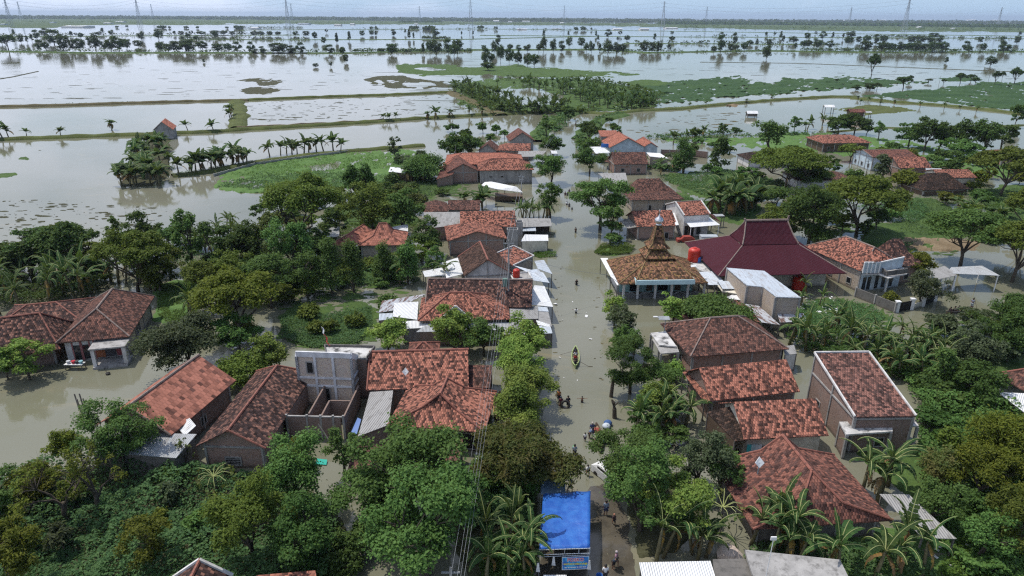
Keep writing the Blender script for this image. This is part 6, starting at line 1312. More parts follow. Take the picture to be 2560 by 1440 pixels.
for q, w, m_ in ((.22, 1.5, 'glass'), (.42, .9, 'wood'), (.60, 1.5, 'glass'), (.80, .9, 'wood')): b = MB(); b.box(f.P(L_ * (.06 + .88 * q), va + 2.45, 1.2), f.ex * w / 2, f.ey * .06, (0, 0, .95)); b.build('door' if m_ == 'wood' else 'window', M[m_], t)
b = MB(); vb = va + 2.6
for (u0, v0, u1, v1) in ((L_ * .06, vb, L_ * .06, W_ - .8), (L_ * .94, vb, L_ * .94, W_ - .8), (L_ * .06, W_ - .8, L_ * .94, W_ - .8)): b.bar(f.P(u0, v0, 1.25), f.P(u1, v1, 1.25), .09, 1.85)
b.build('wall', M['plaster_white'], t)
b = MB(); b.slab([f.P(.1, va, .08), f.P(L_ - .1, va, .08), f.P(L_ - .1, vb, .08), f.P(.1, vb, .08)], .3); b.build('floor', M['plaster'], t)
for xy in ((1583, 667), (1727, 668)): b = MB(); p = G(xy[0], xy[1], 4.1); b.slab([p, p + Vector((.9, .1, .05)), p + Vector((1.0, .5, .25)), p + Vector((.1, .5, .25))], .05); b.build('roof_patch', M['metal_white'], t)
canopy('awning', 'white sheet awning along the left side of the mosque', [(1527, 692, 2.6), (1549, 708, 3.1), (1519, 645, 3.3), (1501, 645, 2.7)], 'metal_white')
canopy('awning', 'narrow white strip at the mosque front left corner', [(1543, 713, 2.6), (1551, 712, 2.8), (1538, 690, 3.0), (1530, 692, 2.7)], 'metal_white', posts=(0,))

# maroon joglo
f = Fr((1796, 690), (2117, 683), 3.5, C=(2013, 600)); f.W = max(14.0, min(f.W, 19)); L_, W_ = f.L, f.W
q0, q1 = f.P(L_ * .28, W_ * .36), f.P(L_ * .7, W_ * .36); zm = zat(*(f.P(L_ / 2, W_ * .34).xy), 613); zt = zat(*(f.P(L_ / 2, W_ * .5).xy), 548)
HF.append(f); t = thing('joglo_hall', 'large maroon sheet metal joglo hall with tall steep centre roof', 'hall', tuple(f.P(L_ / 2, W_ / 2)))
zm = min(max(zm, 5.0), 6.6)
def rectpx(p0, p1, z, d): a, c = G(*p0, z), G(*p1, z); u0, u1 = (a - f.o).dot(f.ex), (c - f.o).dot(f.ex); v = ((a - f.o).dot(f.ey) + (c - f.o).dot(f.ey)) / 2; return u0, u1, v, v + d
um = rectpx((1856, 614), (1997, 611), zm, 5.4)
low = [(0, L_, 0, W_, 3.5), um + (zm,)]
tier_roof('lower_roof', f, low, 'metal_maroon', t, 'ridge', .09)
ut = rectpx((1876, 580), (1978, 577), 0, 0); cu = (um[0] + um[1]) / 2; cv = (um[2] + um[3]) / 2; hw = (um[1] - um[0]) * .37
ztop = zat(*(f.P(cu, cv).xy), 551)
tier_roof('upper_roof', f, [(um[0] + .05, um[1] - .05, um[2] + .05, um[3] - .05, zm + .12), (um[0] + (um[1] - um[0]) * .07, um[1] - (um[1] - um[0]) * .07, um[2] + 1.2, um[3] - 1.2, zm + (ztop - zm) * .42), (cu - hw, cu + hw, cv - .05, cv + .05, ztop)], 'metal_maroon', t, 'ridge', .13)
b = MB(); b.tube([f.P(cu - hw - .25, cv, ztop + .05), f.P(cu + hw + .25, cv, ztop + .05)], .2, 6); b.bar(f.P(cu + hw + .1, cv, ztop), f.P(cu + hw + .2, cv, ztop + .75), .12); b.bar(f.P(cu - hw - .1, cv, ztop), f.P(cu - hw - .2, cv, ztop + .4), .12); b.build('ridge_beam', M['ridge'], t)
b = MB(); o = 1.1; of = max(1.2, (G(1950, 716, 0) - f.o).dot(f.ey))
for (u0, v0, u1, v1) in ((o, of, L_ - o, of), (L_ - o, of, L_ - o, W_ - o), (L_ - o, W_ - o, o, W_ - o), (o, W_ - o, o, of)): b.bar(f.P(u0, v0, 1.4), f.P(u1, v1, 1.4), .1, 2.0)
b.build('wall', M['plaster_cream'], t)
for q in (.30, .52, .74, .90): opening(f, L_ * q, of - .12, 2.3, .9, .45, t)
b = MB(); b.slab([G(1762, 638, 3.75), G(1764, 640, 3.75), G(1800, 622, 4.35), G(1797, 620, 4.35)], .03); b.build('roof_light', M['metal_white'], t)
tank(1734, 652, 2.9, 1.02, 2.5, 'big red water tank between the mosque and the maroon roof', yt=619)
tank(1746, 655, 2.9, .38, .9, 'small blue drum beside the big red tank', 'blue')
tank(1994, 722, .0, .98, 2.5, 'big red water tank against the cream wall of the maroon hall', yt=689)
canopy('concrete_slab', 'dark stained flat slab carrying the big red tank', [(1752, 678, 2.8), (1798, 682, 2.8), (1768, 650, 2.9), (1722, 652, 2.9)], 'concrete_stained', cat='slab', th=.15, pmat='plaster')
canopy('awning', 'white sheet between the mosque and the L shaped metal roof', [(1770, 712, 2.9), (1815, 712, 2.8), (1790, 678, 3.1), (1748, 680, 3.2)], 'metal_blue')

# L shaped metal roof building
t = thing('metal_roof_building', 'raw brick L shaped building under a pale blue grey sheet roof', 'building', tuple(G(1900, 760, 0)))
z1 = 5.0; pl = [(1816, 669), (1867, 713), (1908, 717), (1941, 742), (2003, 744), (1911, 677)]; Q = [G(x, y, z1) for x, y in pl]
b = MB(); b.slab([Q[0], Q[1], Q[2], Q[5]], .1, Vector((0, 0, -1))); b.slab([Q[2], Q[3], Q[4], Q[5]], .1, Vector((0, 0, -1))); b.build('roof', M['metal_blue'], t)
b = MB(); c = sum(Q, Vector()) / 6; I = [q.lerp(c, .035) for q in Q]
for p, q in zip(I, I[1:] + I[:1]): b.add([(p.x, p.y, -.6), (q.x, q.y, -.6), (q.x, q.y, z1 - .12), (p.x, p.y, z1 - .12)])
b.build('wall', M['brick_pale'], t)
b = MB()
for p in I: b.bar((p.x, p.y, -.6), (p.x, p.y, z1 - .15), .14)
b.build('column', M['plaster'], t)
canopy('awning', 'pale sheet canopy at the entrance of the L shaped building', [(1807, 722, 3.0), (1850, 722, 2.9), (1838, 703, 3.2), (1794, 702, 3.3)], 'metal_blue')
canopy('concrete_slab', 'cream concrete canopy slab below the pale sheet canopy', [(1806, 728, 2.6), (1862, 738, 2.5), (1864, 730, 2.7), (1786, 703, 2.9)], 'plaster_cream', cat='slab', th=.14, pmat='plaster')
canopy('awning', 'white sheet over the lowest doorway of the L shaped building', [(1812, 745, 2.2), (1866, 752, 2.1), (1858, 739, 2.3), (1830, 737, 2.4)], 'metal_white')
canopy('awning', 'long rusting sheet roof sloping along the overgrown roof', [(1905, 806, 2.1), (1950, 812, 2.0), (1898, 765, 2.4), (1860, 759, 2.5)], 'metal_rust')
canopy('awning', 'rusty blotched sheet at the foot of the L shaped building', [(1950, 806, 2.1), (2020, 803, 2.1), (2008, 783, 2.5), (1943, 782, 2.5)], 'metal_rust')
f = Fr((1715, 800), (1870, 792), 2.4, depth=6.5)
house('overgrown_house', 'old tile roof nearly hidden by creepers behind the hip roof', f, ('hip', 'x', 3, 3), zr=3.9, tile='tile_old', wall='brick_dark', cap=None, oh=.4)
canopy('lean_to', 'red tiled eave strip along the long rusting sheet', [(1880, 800, 2.2), (1900, 806, 2.1), (1862, 760, 2.6), (1835, 748, 2.9)], 'tile_red', cat='lean-to')
# big hip roof with concrete porch
f = Fr((1726, 892), (1973, 872), 3.1, depth=9.4)
h = house('house', 'large dark brown hip roof house with white rimmed concrete porch', f, ('hip', 'x', 4.4, 4.6), rpy=792, tile='tile_old', wall='brick', cap='ridge', oh=.6, openings=[(3, .3, .6, .9, 1.3), (3, .6, .6, .9, 1.3)])
canopy('porch', 'flat concrete porch slab with white stained top left of the brown hip roof', [(1648, 862, 3.0), (1692, 866, 3.0), (1664, 828, 3.0), (1626, 832, 3.0)], 'concrete_stained', th=.18, cat='porch', pmat='plaster', pr=.12)
canopy('porch', 'second lower concrete porch slab edge over the dark entrance', [(1652, 884, 2.7), (1698, 880, 2.7), (1692, 864, 2.75), (1630, 846, 2.75)], 'plaster', th=.14, cat='porch', pmat='plaster', pr=.12)
canopy('shed', 'small white walled shed at the right end of the brown hip roof', [(1962, 888, 2.3), (1992, 884, 2.3), (1985, 862, 2.6), (1958, 866, 2.6)], 'asbestos', walls=('plaster_white', (0, 1)), cat='shed')
f = Fr((1776, 1002), (2000, 978), 2.9, depth=6.4)
house('house', 'long orange mottled roof house below the brown hip roof', f, ('gable', 'x', 0), zr=5.1, tile='tile_mixed', wall='brick_dark', cap=None, oh=.4, openings=[(0, .42, .9, .8, .6), (0, .76, .9, .8, .5, 'grill')])
canopy('lean_to', 'orange tiled side roof at the left of the long orange mottled house', [(1762, 1007, 2.3), (1778, 1002, 2.8), (1752, 925, 3.4), (1706, 930, 2.6)], 'tile_mixed', cat='lean-to')
f = Fr((1860, 1098), (2072, 1088), 2.8, depth=6.6)
house('house', 'red mottled roof house with cream wall and washing on the line', f, ('gable', 'x', 0), zr=4.9, tile='tile_mixed', wall='plaster_cream', cap=None, oh=.5, openings=[(0, .2, .3, .9, 1.3, 'door')], pilasters=False)
canopy('lean_to', 'nearly black tiled lean-to left of the red mottled roof', [(1838, 1103, 2.3), (1868, 1100, 2.5), (1832, 1014, 3.4), (1766, 1030, 2.7)], 'tile_black', cat='lean-to', walls=('wood', (3,)))
# steep single slope
f = Fr((2137, 1042), (2290, 1040), 4.2, depth=9.6)
h = house('steep_roof_house', 'house with one long steep tile slope framed by white rims', f, ('shed', 'x'), rpy=None, zr=max(6.2, zat(*(f.P(f.L / 2, f.W).xy), 897)), tile='tile_steep', wall='brick_dark', cap=None, oh=.12, edge=(1, 2, 3))
canopy('porch', 'stained concrete porch roof before the steep tile slope', [(2115, 1086, 2.8), (2232, 1078, 2.8), (2228, 1052, 2.9), (2098, 1054, 2.9)], 'concrete_stained', th=.18, cat='porch', pmat='plaster', pr=.12, walls=('brick_dark', (3,)))
canopy('porch', 'right half of the stained concrete porch roof on slim columns', [(2234, 1066, 2.8), (2297, 1064, 2.8), (2283, 1046, 2.9), (2228, 1050, 2.9)], 'concrete_stained', th=.18, cat='porch', pmat='plaster', pr=.12)
a, c = G(2110, 1120, 0), G(2285, 1118, 0); b = MB(); b.bar(Vector((a.x, a.y + 2.0, 1.0)), Vector((c.x, c.y + 2.0, 1.0)), .08, 1.7); t = tag(b.build('porch_wall', M['plaster'], origin=(a.x, a.y, 0)), 'grey porch front wall with tall dark windows below the steep slope', 'wall')
t = thing('porch_floor', 'pale cement floor of the steep slope house porch', 'floor', tuple(G(2240, 1120, 0))); b = MB(); b.slab([G(2190, 1128, .2), G(2285, 1122, .2), G(2280, 1106, .2), G(2195, 1110, .2)], .5); b.build('slab', M['plaster'], t)
for x in (2150, 2168, 2226, 2242):
    p = G(x, 1118, 0); b = MB(); b.box((p.x, p.y + 1.9, 1.25), (.28, 0, 0), (0, .04, 0), (0, 0, .95)); tag(b.build('tall_window', M['glass'], origin=(p.x, p.y, 0)), None, 'window', 'tall windows in the porch wall')
label_row([o for o in bpy.data.objects if o.name.startswith('tall_window')], 'tall dark window in the porch wall', 'under the steep slope')
# bottom right big joglo
f = Fr((1880, 1324), (2060, 1296), 2.6, depth=13)
A = G(1812, 1240, 2.5); f = Fr((1882, 1323), (2232, 1300), 2.3, C=(2054, 1139))
h = house('joglo_house', 'big mossy hipped joglo house with plank front at the bottom right', f, ('joglo', 'y', 2.9, .8, f.L * .35, .7, 3.75), zr=5.35, tile='tile_red', wall='wood_grey', cap='ridge_orange', oh=.8)
# right side gable house with parapet
f = Fr((2043, 628), (2160, 676), 3.4, depth=9); f = fbal = Fr((2154, 678), (2262, 664), 3.6, depth=13)
hbal = house('house', 'orange hip roof house with grey parapet balcony by the gate', f, ('hip', 'y', 2.5, 4.5), zr=6.3, tile='tile_mixed', wall='brick_pale', cap='ridge', oh=.3)
canopy('lean_to', 'long orange tile slope running back beside the maroon hall', [(2043, 628, 3.4), (2158, 678, 3.5), (2206, 642, 6.2), (2131, 601, 6.2)], 'tile_mixed', cat='lean-to', walls=('brick_pale', (0,)), posts=())
t = hbal
a, c, e = G(2156, 682, 3.4), G(2195, 682, 3.4), G(2255, 668, 3.4); dz = Vector((0, 0, 1.7)); b = MB()
b.slab([a, c, c + dz, a + dz], .12, Vector((0, 1, 0))); b.slab([c, e, e + dz, c + dz], .12, Vector((0, 1, 0))); b.build('balcony_parapet', M['plaster_blue'], t)
b = MB()
for i in range(5): p = a.lerp(c, i / 4); b.bar(p + Vector((0, -.1, 0)), p + dz + Vector((0, -.1, 0)), .08)
b.bar(a + dz, c + dz, .09); b.bar(c + dz, e + dz, .09); b.build('rib', M['white'], t)
b = MB(); b.slab([G(2156, 686, 3.2), G(2195, 684, 3.2), G(2222, 695, 3.2), G(2268, 684, 3.2), G(2258, 668, 3.2)], .16, Vector((0, 0, -1))); b.build('floor', M['plaster_white'], t)
b = MB()
for p, q in (((2199, 672), (2218, 684)), ((2218, 684), (2268, 677)),): b.bar(G(*p, 3.7), G(*q, 3.7), .07, .4)
b.build('terrace_wall', M['concrete_dark'], t)
b = MB(); p = G(2212, 729, 0); b.bar((p.x, p.y, -.4), (p.x, p.y, 3.2), .11); b.build('column', M['white'], t)
b = MB(); b.bar(fbal.P(.35, .22, 1.3), fbal.P(fbal.L - .35, .22, 1.3), .07, 1.9); w_ = b.build('front_wall', M['plaster_blue'], t)
for k in (.13, .24, .42, .58, .76): b = MB(); b.box(fbal.P(fbal.L * k, .13, 1.35), fbal.ex * .33, fbal.ey * .03, (0, 0, 1.05)); b.build('window', M['glass'], t)
f = Fr((2240, 668), (2312, 660), 3.2, depth=8)
house('joglo_house', 'steep dark mottled joglo peak with finials behind the yellow tree', f, ('joglo', 'x', f.L * .30, f.L * .30, f.L * .22, 2.4, 4.6), rpy=598, tile='tile_dark', wall='brick_dark', cap=None, oh=.4)
b = MB()
for x in list(range(2256, 2268, 4)) + list(range(2277, 2290, 4)): p = G(x, 606, 6.3); b.bar(p - Vector((0, 0, .2)), p + Vector((0, 0, .35)), .07)
# fence and gate
def wall_line(name, label, p0, p1, h, mat, cat='wall', th=.08, cap=True, z0=-.4):
    a, c = G(*p0, 0), G(*p1, 0); t = thing(name, label, cat, tuple((a + c) / 2)); b = MB(); b.bar(a + Vector((0, 0, (h + z0) / 2)), c + Vector((0, 0, (h + z0) / 2)), th, (h - z0) / 2); b.build('panel', M[mat], t)
    n = max(1, int((c - a).length / 2.4))
    if cap:
        for i in range(n + 1): b = MB(); p = a.lerp(c, i / n); b.bar(p + Vector((0, 0, z0)), p + Vector((0, 0, h + .12)), th + .05); b.build('post', M['plaster'], t)
    return t
wall_line('garden_wall', 'grimy cement garden wall leading to the white gate piers', (2137, 742), (2236, 782), 1.5, 'concrete_dark')
for i, (x, y) in enumerate(((2240, 780), (2277, 773), (2305, 765), (2336, 752))):
    p = G(x, y, 0); b = MB(); b.box(p + Vector((0, 0, .6)), (.25, 0, 0), (0, .25, 0), (0, 0, 1.0)); b.box(p + Vector((0, 0, 1.68)), (.33, 0, 0), (0, .33, 0), (0, 0, .07)); tag(b.build('gate_pier', M['white'], origin=p), None, 'gate pier', 'white gate piers')
label_row([o for o in bpy.data.objects if o.name.startswith('gate_pier')], 'white square gate pier', 'at the walled garden')
wall_line('gate', 'dark sliding gate between the first two white piers', (2243, 780), (2275, 774), 1.45, 'dark', 'gate', .04, False)
wall_line('garden_wall', 'low pinkish garden wall with dark bars between white piers', (2280, 773), (2303, 766), .8, 'plaster_cream', cap=False)
wall_line('garden_wall', 'dark barred fence between the last two white piers', (2308, 764), (2334, 753), 1.2, 'dark', cap=False, th=.04)
wall_line('low_wall', 'long low pale wall curving along the meadow edge', (536, 441), (640, 412), .7, 'plaster', th=.1)
wall_line('low_wall', 'continuation of the low pale wall behind the meadow', (640, 412), (900, 377), .7, 'plaster', th=.1)
wall_line('roofless_walls', 'dark front wall of the unfinished enclosure by the conical trees', (1652, 390), (1735, 392), 2.0, 'brick_dark')
wall_line('roofless_walls', 'sloping side wall of the unfinished enclosure by the conical trees', (1735, 392), (1768, 396), 2.0, 'brick_dark')
canopy('carport', 'zinc sheet carport on thin white posts in the water', [(2365, 683, 2.8), (2500, 689, 2.7), (2455, 664, 2.9), (2378, 668, 3.0)], 'zinc', pmat='white', cat='carport')
canopy('carport', 'tiled gate shelter beside the zinc carport', [(2338, 700, 2.6), (2392, 688, 2.7), (2362, 664, 3.1), (2330, 675, 3.0)], 'asbestos', pmat='white', cat='shelter', pr=.12)
# right background houses
f = Fr((2057, 358), (2180, 357), 3.0, depth=12)
house('house', 'orange brown farmhouse on the far bright meadow', f, ('joglo', 'x', 4.5, 4.5, 2.5, 3, 4.2), rpy=340, tile='tile_mixed', wall='wood', cap=None, oh=.6)
f = Fr((2182, 393), (2296, 392), 4.0, depth=11)
house('house', 'long orange roof house with pale green gable end', f, ('gable', 'x', 0), rpy=374, tile='tile_red', wall='plaster_blue', cap='ridge', oh=.5)
f = Fr((2250, 420), (2330, 419), 3.0, depth=8)
house('house', 'lower front roof of the pale green gabled house', f, ('gable', 'x', 0), rpy=392, tile='tile_mixed', wall='brick_dark', cap=None, oh=.4)
f = Fr((2352, 444), (2444, 444), 3.2, depth=8)
house('house', 'orange mottled roof behind the sagging black roof', f, ('gable', 'x', 0), rpy=423, tile='tile_mixed', wall='plaster_cream', cap=None, oh=.4)
f = Fr((2308, 476), (2428, 472), 1.5, depth=9)
house('house', 'sagging black tiled roof low over the water', f, ('joglo', 'x', 3.8, 3.8, 2.2, 2, 3.0), rpy=432, tile='tile_black', wall='wood', cap=None, oh=.5)
canopy('awning', 'bluish sheet roof left of the orange mottled roof', [(2318, 443, 2.6), (2345, 443, 2.6), (2354, 421, 3.1), (2314, 420, 3.1)], 'zinc')
f = Fr((1992, 450), (2140, 450), 2.4, depth=10)
house('house', 'dark red roof showing above the umbrella tree', f, ('hip', 'x', 4, 4), rpy=427, tile='tile_old', wall='plaster_white', cap=None, oh=.4)
f = Fr((1872, 400), (2024, 398), 2.4, depth=9)
house('house', 'black roof half hidden by the wide low umbrella tree', f, ('hip', 'x', 3, 4), rpy=378, tile='tile_black', wall='plaster_white', cap=None, oh=.4)
f = Fr((2506, 390), (2590, 390), 3.0, depth=9)
house('house', 'red roof cut by the right edge above the flat topped tree', f, ('hip', 'x', 3, 3), rpy=373, tile='tile_red', wall='brick', cap=None, oh=.4)
f = Fr((2488, 934), (2620, 1012), 2.9, depth=9)
house('house', 'dark red roof corner at the right edge above a white canopy', f, ('hip', 'x', 4, 4), zr=5.6, tile='tile_old', wall='plaster', cap='ridge_orange', oh=.6)
canopy('awning', 'white canopy at the right edge below the dark red roof corner', [(2560, 1030, 2.3), (2620, 1050, 2.3), (2600, 985, 2.8), (2494, 980, 2.6)], 'metal_white')
# bottom roofs
canopy('shed', 'long grey asbestos shed roof in two strips at the bottom right', [(2307, 1345, 1.9), (2392, 1347, 1.9), (2272, 1236, 2.3), (2199, 1235, 2.3)], 'asbestos', cat='shed', posts=(0, 1, 2, 3))
canopy('shed', 'white ribbed sheet roof at the bottom middle edge', [(1612, 1480, 2.6), (1800, 1480, 2.6), (1776, 1402, 2.9), (1598, 1406, 2.9)], 'metal_white', cat='shed', walls=('plaster', (2,)))
canopy('building', 'pale concrete flat roof at the bottom edge by the ribbed roof', [(1895, 1480, 2.8), (2140, 1480, 2.8), (2100, 1399, 3.0), (1862, 1374, 3.0)], 'concrete', cat='building', th=.25, walls=('plaster', (2, 3)), posts=())
canopy('building', 'dark stained low slab between the two bottom edge roofs', [(1790, 1480, 2.3), (1895, 1480, 2.3), (1862, 1396, 2.4), (1782, 1398, 2.4)], 'concrete_dark', cat='building', th=.2, posts=(), walls=('plaster', (2,)))
f = Fr((430, 1442), (575, 1434), 2.9, depth=5)
f = Fr((432, 1446), (582, 1440), 2.6, depth=5); f.o = f.o - f.ey * 5; house('house', 'dark red gable with pale rim at the bottom left edge', f, ('gable', 'y', 0), zr=zat(*(f.P(f.L / 2, 5).xy), 1401), tile='tile_dark', wall='plaster', cap='ridge_orange', oh=.2, edge=True)
canopy('building', 'orange slope with pale rim at the bottom edge', [(620, 1500, 2.6), (800, 1490, 2.6), (788, 1426, 2.9), (640, 1438, 2.9)], 'tile_orange', cat='building', posts=(), walls=('plaster', (2,)))
# huts on the water
def hut(label, x, yb, w, ytop, yeave, mat, wall):
    p = G(x, yb, 0); s = SCL(p); hw = w / 2 / s; ze = zat(p.x, p.y, yeave); zt = zat(p.x, p.y, ytop); t = thing('hut', label, 'hut', p)
    b = MB(); b.slab([p + Vector((-hw * 1.15, -hw * .8, ze)), p + Vector((hw * 1.15, -hw * .8, ze)), p + Vector((hw * 1.15, 0, zt)), p + Vector((-hw * 1.15, 0, zt))], .08); b.slab([p + Vector((-hw * 1.15, 0, zt)), p + Vector((hw * 1.15, 0, zt)), p + Vector((hw * 1.15, hw * .8, ze)), p + Vector((-hw * 1.15, hw * .8, ze))], .08); b.build('roof', M[mat], t)
    for sx in (-1, 1):
        for sy in (-1, 1): b = MB(); q = p + Vector((sx * hw * .95, sy * hw * .6, 0)); b.bar(q - Vector((0, 0, .7)), q + Vector((0, 0, ze)), .1); b.build('post', M['wood_grey'], t)
    if wall: b = MB(); b.box(p + Vector((0, 0, ze * .62)), (hw * .92, 0, 0), (0, hw * .55, 0), (0, 0, ze * .36)); b.build('wall', M[wall], t)
hut('small white roofed plank hut standing in the right pond', 1878, 293, 24, 277, 283, 'metal_white', 'wood_grey')
hut('open stilt hut with white roof by the weed island', 2069, 283, 22, 262, 267, 'metal_white', None)
hut('brown red roofed hut by the weed island', 2136, 296, 34, 272, 279, 'tile_red', 'wood')
hut('tiny pale hut right of the brown red hut', 2166, 293, 16, 278, 281, 'zinc', None)
f = Fr((381, 326), (433, 324), 3.2, depth=9)
house('hut', 'little bright red roofed hut at the tip of the banana islet', f, ('gable', 'y', 0), rpy=304, tile='tile_new', wall='plaster', cap=None, oh=.3, cat='hut', pilasters=False)
far = [(128, 56, 10), (266, 58, 16), (297, 55, 18), (635, 71, 18), (757, 59, 26), (843, 62, 16), (180, 67, 54), (1305, 73, 24), (1392, 72, 20), (1545, 73, 22), (1612, 73, 22), (1680, 70, 30), (5, 61, 10), (1405, 58, 8), (1040, 59, 8), (880, 60, 10), (87, 45, 14), (1240, 53, 14), (1275, 54, 10), (1315, 54, 18), (1600, 53, 16), (1740, 51, 20), (1860, 52, 26), (2110, 53, 24), (2250, 55, 16), (2330, 51, 14), (2430, 50, 20), (2440, 63, 40), (2540, 66, 26), (2210, 51, 12), (2380, 54, 16), (2490, 52, 16), (2060, 52, 12), (1960, 54, 12), (2300, 68, 8), (2385, 71, 6), (2520, 56, 18), (2150, 51, 10)]
fo = []
for i, (x, y, w) in enumerate(far):
    p = G(x, y + 1.5, 0); s = SCL(p); hw = w / 2 / s; h = max(3.0, 2.2 / s) * (.8 + .5 * ((i * 37) % 7) / 7); d = min(hw, 30) + 4; b = MB(); b.box(p + Vector((0, d, h / 2)), (hw, 0, 0), (0, d, 0), (0, 0, h / 2))
    b.slab([p + Vector((-hw - .5, -.5, h)), p + Vector((hw + .5, -.5, h)), p + Vector((hw + .5, d, h * 1.35)), p + Vector((-hw - .5, d, h * 1.35))], .3); b.slab([p + Vector((-hw - .5, d, h * 1.35)), p + Vector((hw + .5, d, h * 1.35)), p + Vector((hw + .5, 2 * d + .5, h)), p + Vector((-hw - .5, 2 * d + .5, h))], .3)
    o = tag(b.build('warehouse', M['white'] if i % 4 else M['metal_blue'], origin=p), None, 'warehouse', 'pale sheds scattered on the far plain'); fo.append(o)
label_row(fo, 'pale low shed', 'on the far plain')

# ---------------------------------------------------------------- shrubs and small trees filling the gaps between the houses
def scatter(poly, n, r0, r1, h0, h1, kinds, mats, desc, place, group, seed, name='bush'):
    rn = random.Random(seed); obs = []; pos = []; tr = 0
    while len(obs) < n and tr < n * 40:
        tr += 1; x, y = rand_in(poly, rn); p = G(x, y, 0); R_ = rn.uniform(r0, r1)
        if any(-R_ * .7 < (p - f.o).dot(f.ex) < f.L + R_ * .7 and -R_ * .7 < (p - f.o).dot(f.ey) < f.W + R_ * .7 for f in HF) or any((p - q).length < (R_ + r) * .62 for q, r in pos): continue
        if 1340 < x < 1520: continue
        pos.append((p, R_)); H = rn.uniform(h0, h1) * (.6 + .4 * R_ / r1); d = (p - CAM_P).length; kd = rn.choice(kinds); mt = rn.choice(mats); lf = .26 if d < 85 else .34 if d < 130 else .46 if d < 220 else .7
        t = thing(name, '', name, p, group); c, k = tree_mesh(kd, R_, H, lf, seed * 100 + len(obs), 1.6, mt); c.parent = t; k.parent = t; obs.append(t)
    label_row(obs, desc, place)
scatter([(430, 610), (700, 600), (860, 640), (1060, 640), (1100, 700), (900, 715), (700, 770), (520, 720)], 26, 1.6, 3.2, 2.2, 5.5, ['bush', 'loose', 'round'], ['leaf', 'leaf_dark', 'leaf_umbrella'], 'shrub', 'in the belt left of the orange joglo', 'shrubs in the left belt', 1)
scatter([(0, 620), (330, 600), (420, 640), (380, 690), (0, 700)], 14, 1.6, 3.0, 2.2, 5.0, ['bush', 'loose', 'round'], ['leaf_dark', 'leaf', 'leaf_umbrella'], 'shrub', 'among the left edge trees', 'shrubs at the left edge', 2)
scatter([(640, 560), (820, 500), (1060, 470), (1100, 500), (1050, 560), (820, 600), (700, 600)], 20, 1.6, 3.4, 2.4, 6.0, ['round', 'loose', 'bush'], ['leaf', 'leaf_dark', 'leaf_umbrella', 'leaf_bamboo'], 'small tree', 'around the great rain tree', 'small trees by the rain tree', 3, 'small_tree')
scatter([(1650, 350), (1900, 345), (2050, 390), (1960, 470), (1800, 440), (1660, 440)], 14, 1.4, 3.0, 1.8, 4.0, ['bush', 'loose'], ['leaf', 'leaf_dark', 'leaf_grey'], 'shrub', 'between the conical trees and umbrella tree', 'shrubs by the conical trees', 4)
scatter([(1850, 470), (2000, 480), (2260, 560), (2240, 600), (2000, 620), (1850, 560)], 16, 1.6, 3.2, 2.2, 5.0, ['bush', 'round', 'loose'], ['leaf', 'leaf_dark', 'leaf_umbrella'], 'shrub', 'behind the maroon hall', 'shrubs behind the maroon hall', 5)
scatter([(2000, 350), (2560, 390), (2560, 620), (2380, 640), (2340, 560), (2200, 470), (2050, 440)], 36, 1.4, 3.2, 1.8, 4.6, ['bush', 'loose', 'round'], ['leaf', 'leaf_dark', 'leaf_umbrella', 'leaf_yellow'], 'shrub', 'among the houses at upper right', 'shrubs at the upper right', 6)
scatter([(2300, 900), (2470, 930), (2560, 1040), (2580, 1300), (2400, 1300), (2330, 1130)], 13, 1.4, 2.6, 1.8, 3.8, ['bush', 'round'], ['leaf', 'leaf_dark', 'leaf_umbrella'], 'shrub', 'on the vine slope at right', 'shrubs on the right slope', 7)
scatter([(2330, 820), (2560, 800), (2560, 900), (2400, 930)], 9, 1.6, 2.8, 2.4, 4.5, ['round', 'loose'], ['leaf_dark', 'leaf_grey'], 'shrub', 'between the grove and edge roof', 'shrubs by the edge roof', 8)
scatter([(1000, 395), (1100, 400), (1090, 440), (1160, 470), (1040, 520), (950, 470)], 12, 1.3, 2.6, 1.8, 3.6, ['bush', 'loose'], ['leaf', 'leaf_dark', 'leaf_grey'], 'shrub', 'left of the long orange house', 'shrubs by the long orange house', 9)
scatter([(1130, 320), (1270, 330), (1300, 350), (1200, 390), (1130, 400)], 10, 1.5, 3.0, 2.4, 5.0, ['round', 'loose'], ['leaf_dark', 'leaf'], 'small tree', 'behind the long orange roof', 'small trees behind the long orange roof', 10, 'small_tree')
scatter([(1530, 360), (1560, 300), (1522, 300), (1522, 430), (1530, 620), (1560, 500)], 10, 1.2, 2.2, 1.8, 4.0, ['round', 'bush'], ['leaf', 'leaf_dark'], 'shrub', 'along the right side of the far road', 'shrubs along the right road bank', 11)
scatter([(0, 1180), (260, 1150), (480, 1190), (640, 1230), (830, 1300), (820, 1440), (0, 1440)], 11, 1.0, 2.0, 1.8, 3.6, ['loose', 'bush', 'feather'], ['leaf', 'leaf_umbrella', 'leaf_yellow', 'leaf_grey'], 'shrub', 'in the bottom left thicket', 'shrubs in the thicket', 12)
scatter([(1560, 1000), (1700, 930), (1740, 1120), (1620, 1140)], 6, 1.1, 2.0, 2.0, 4.0, ['loose', 'bush'], ['leaf', 'leaf_mango'], 'shrub', 'left of the red mottled roofs', 'shrubs left of the red roofs', 13)
scatter([(560, 800), (900, 700), (1040, 720), (960, 790), (700, 900), (560, 900)], 9, 1.1, 2.0, 1.4, 3.0, ['bush'], ['leaf', 'leaf_umbrella'], 'shrub', 'round the flooded yard', 'shrubs round the flooded yard', 14)

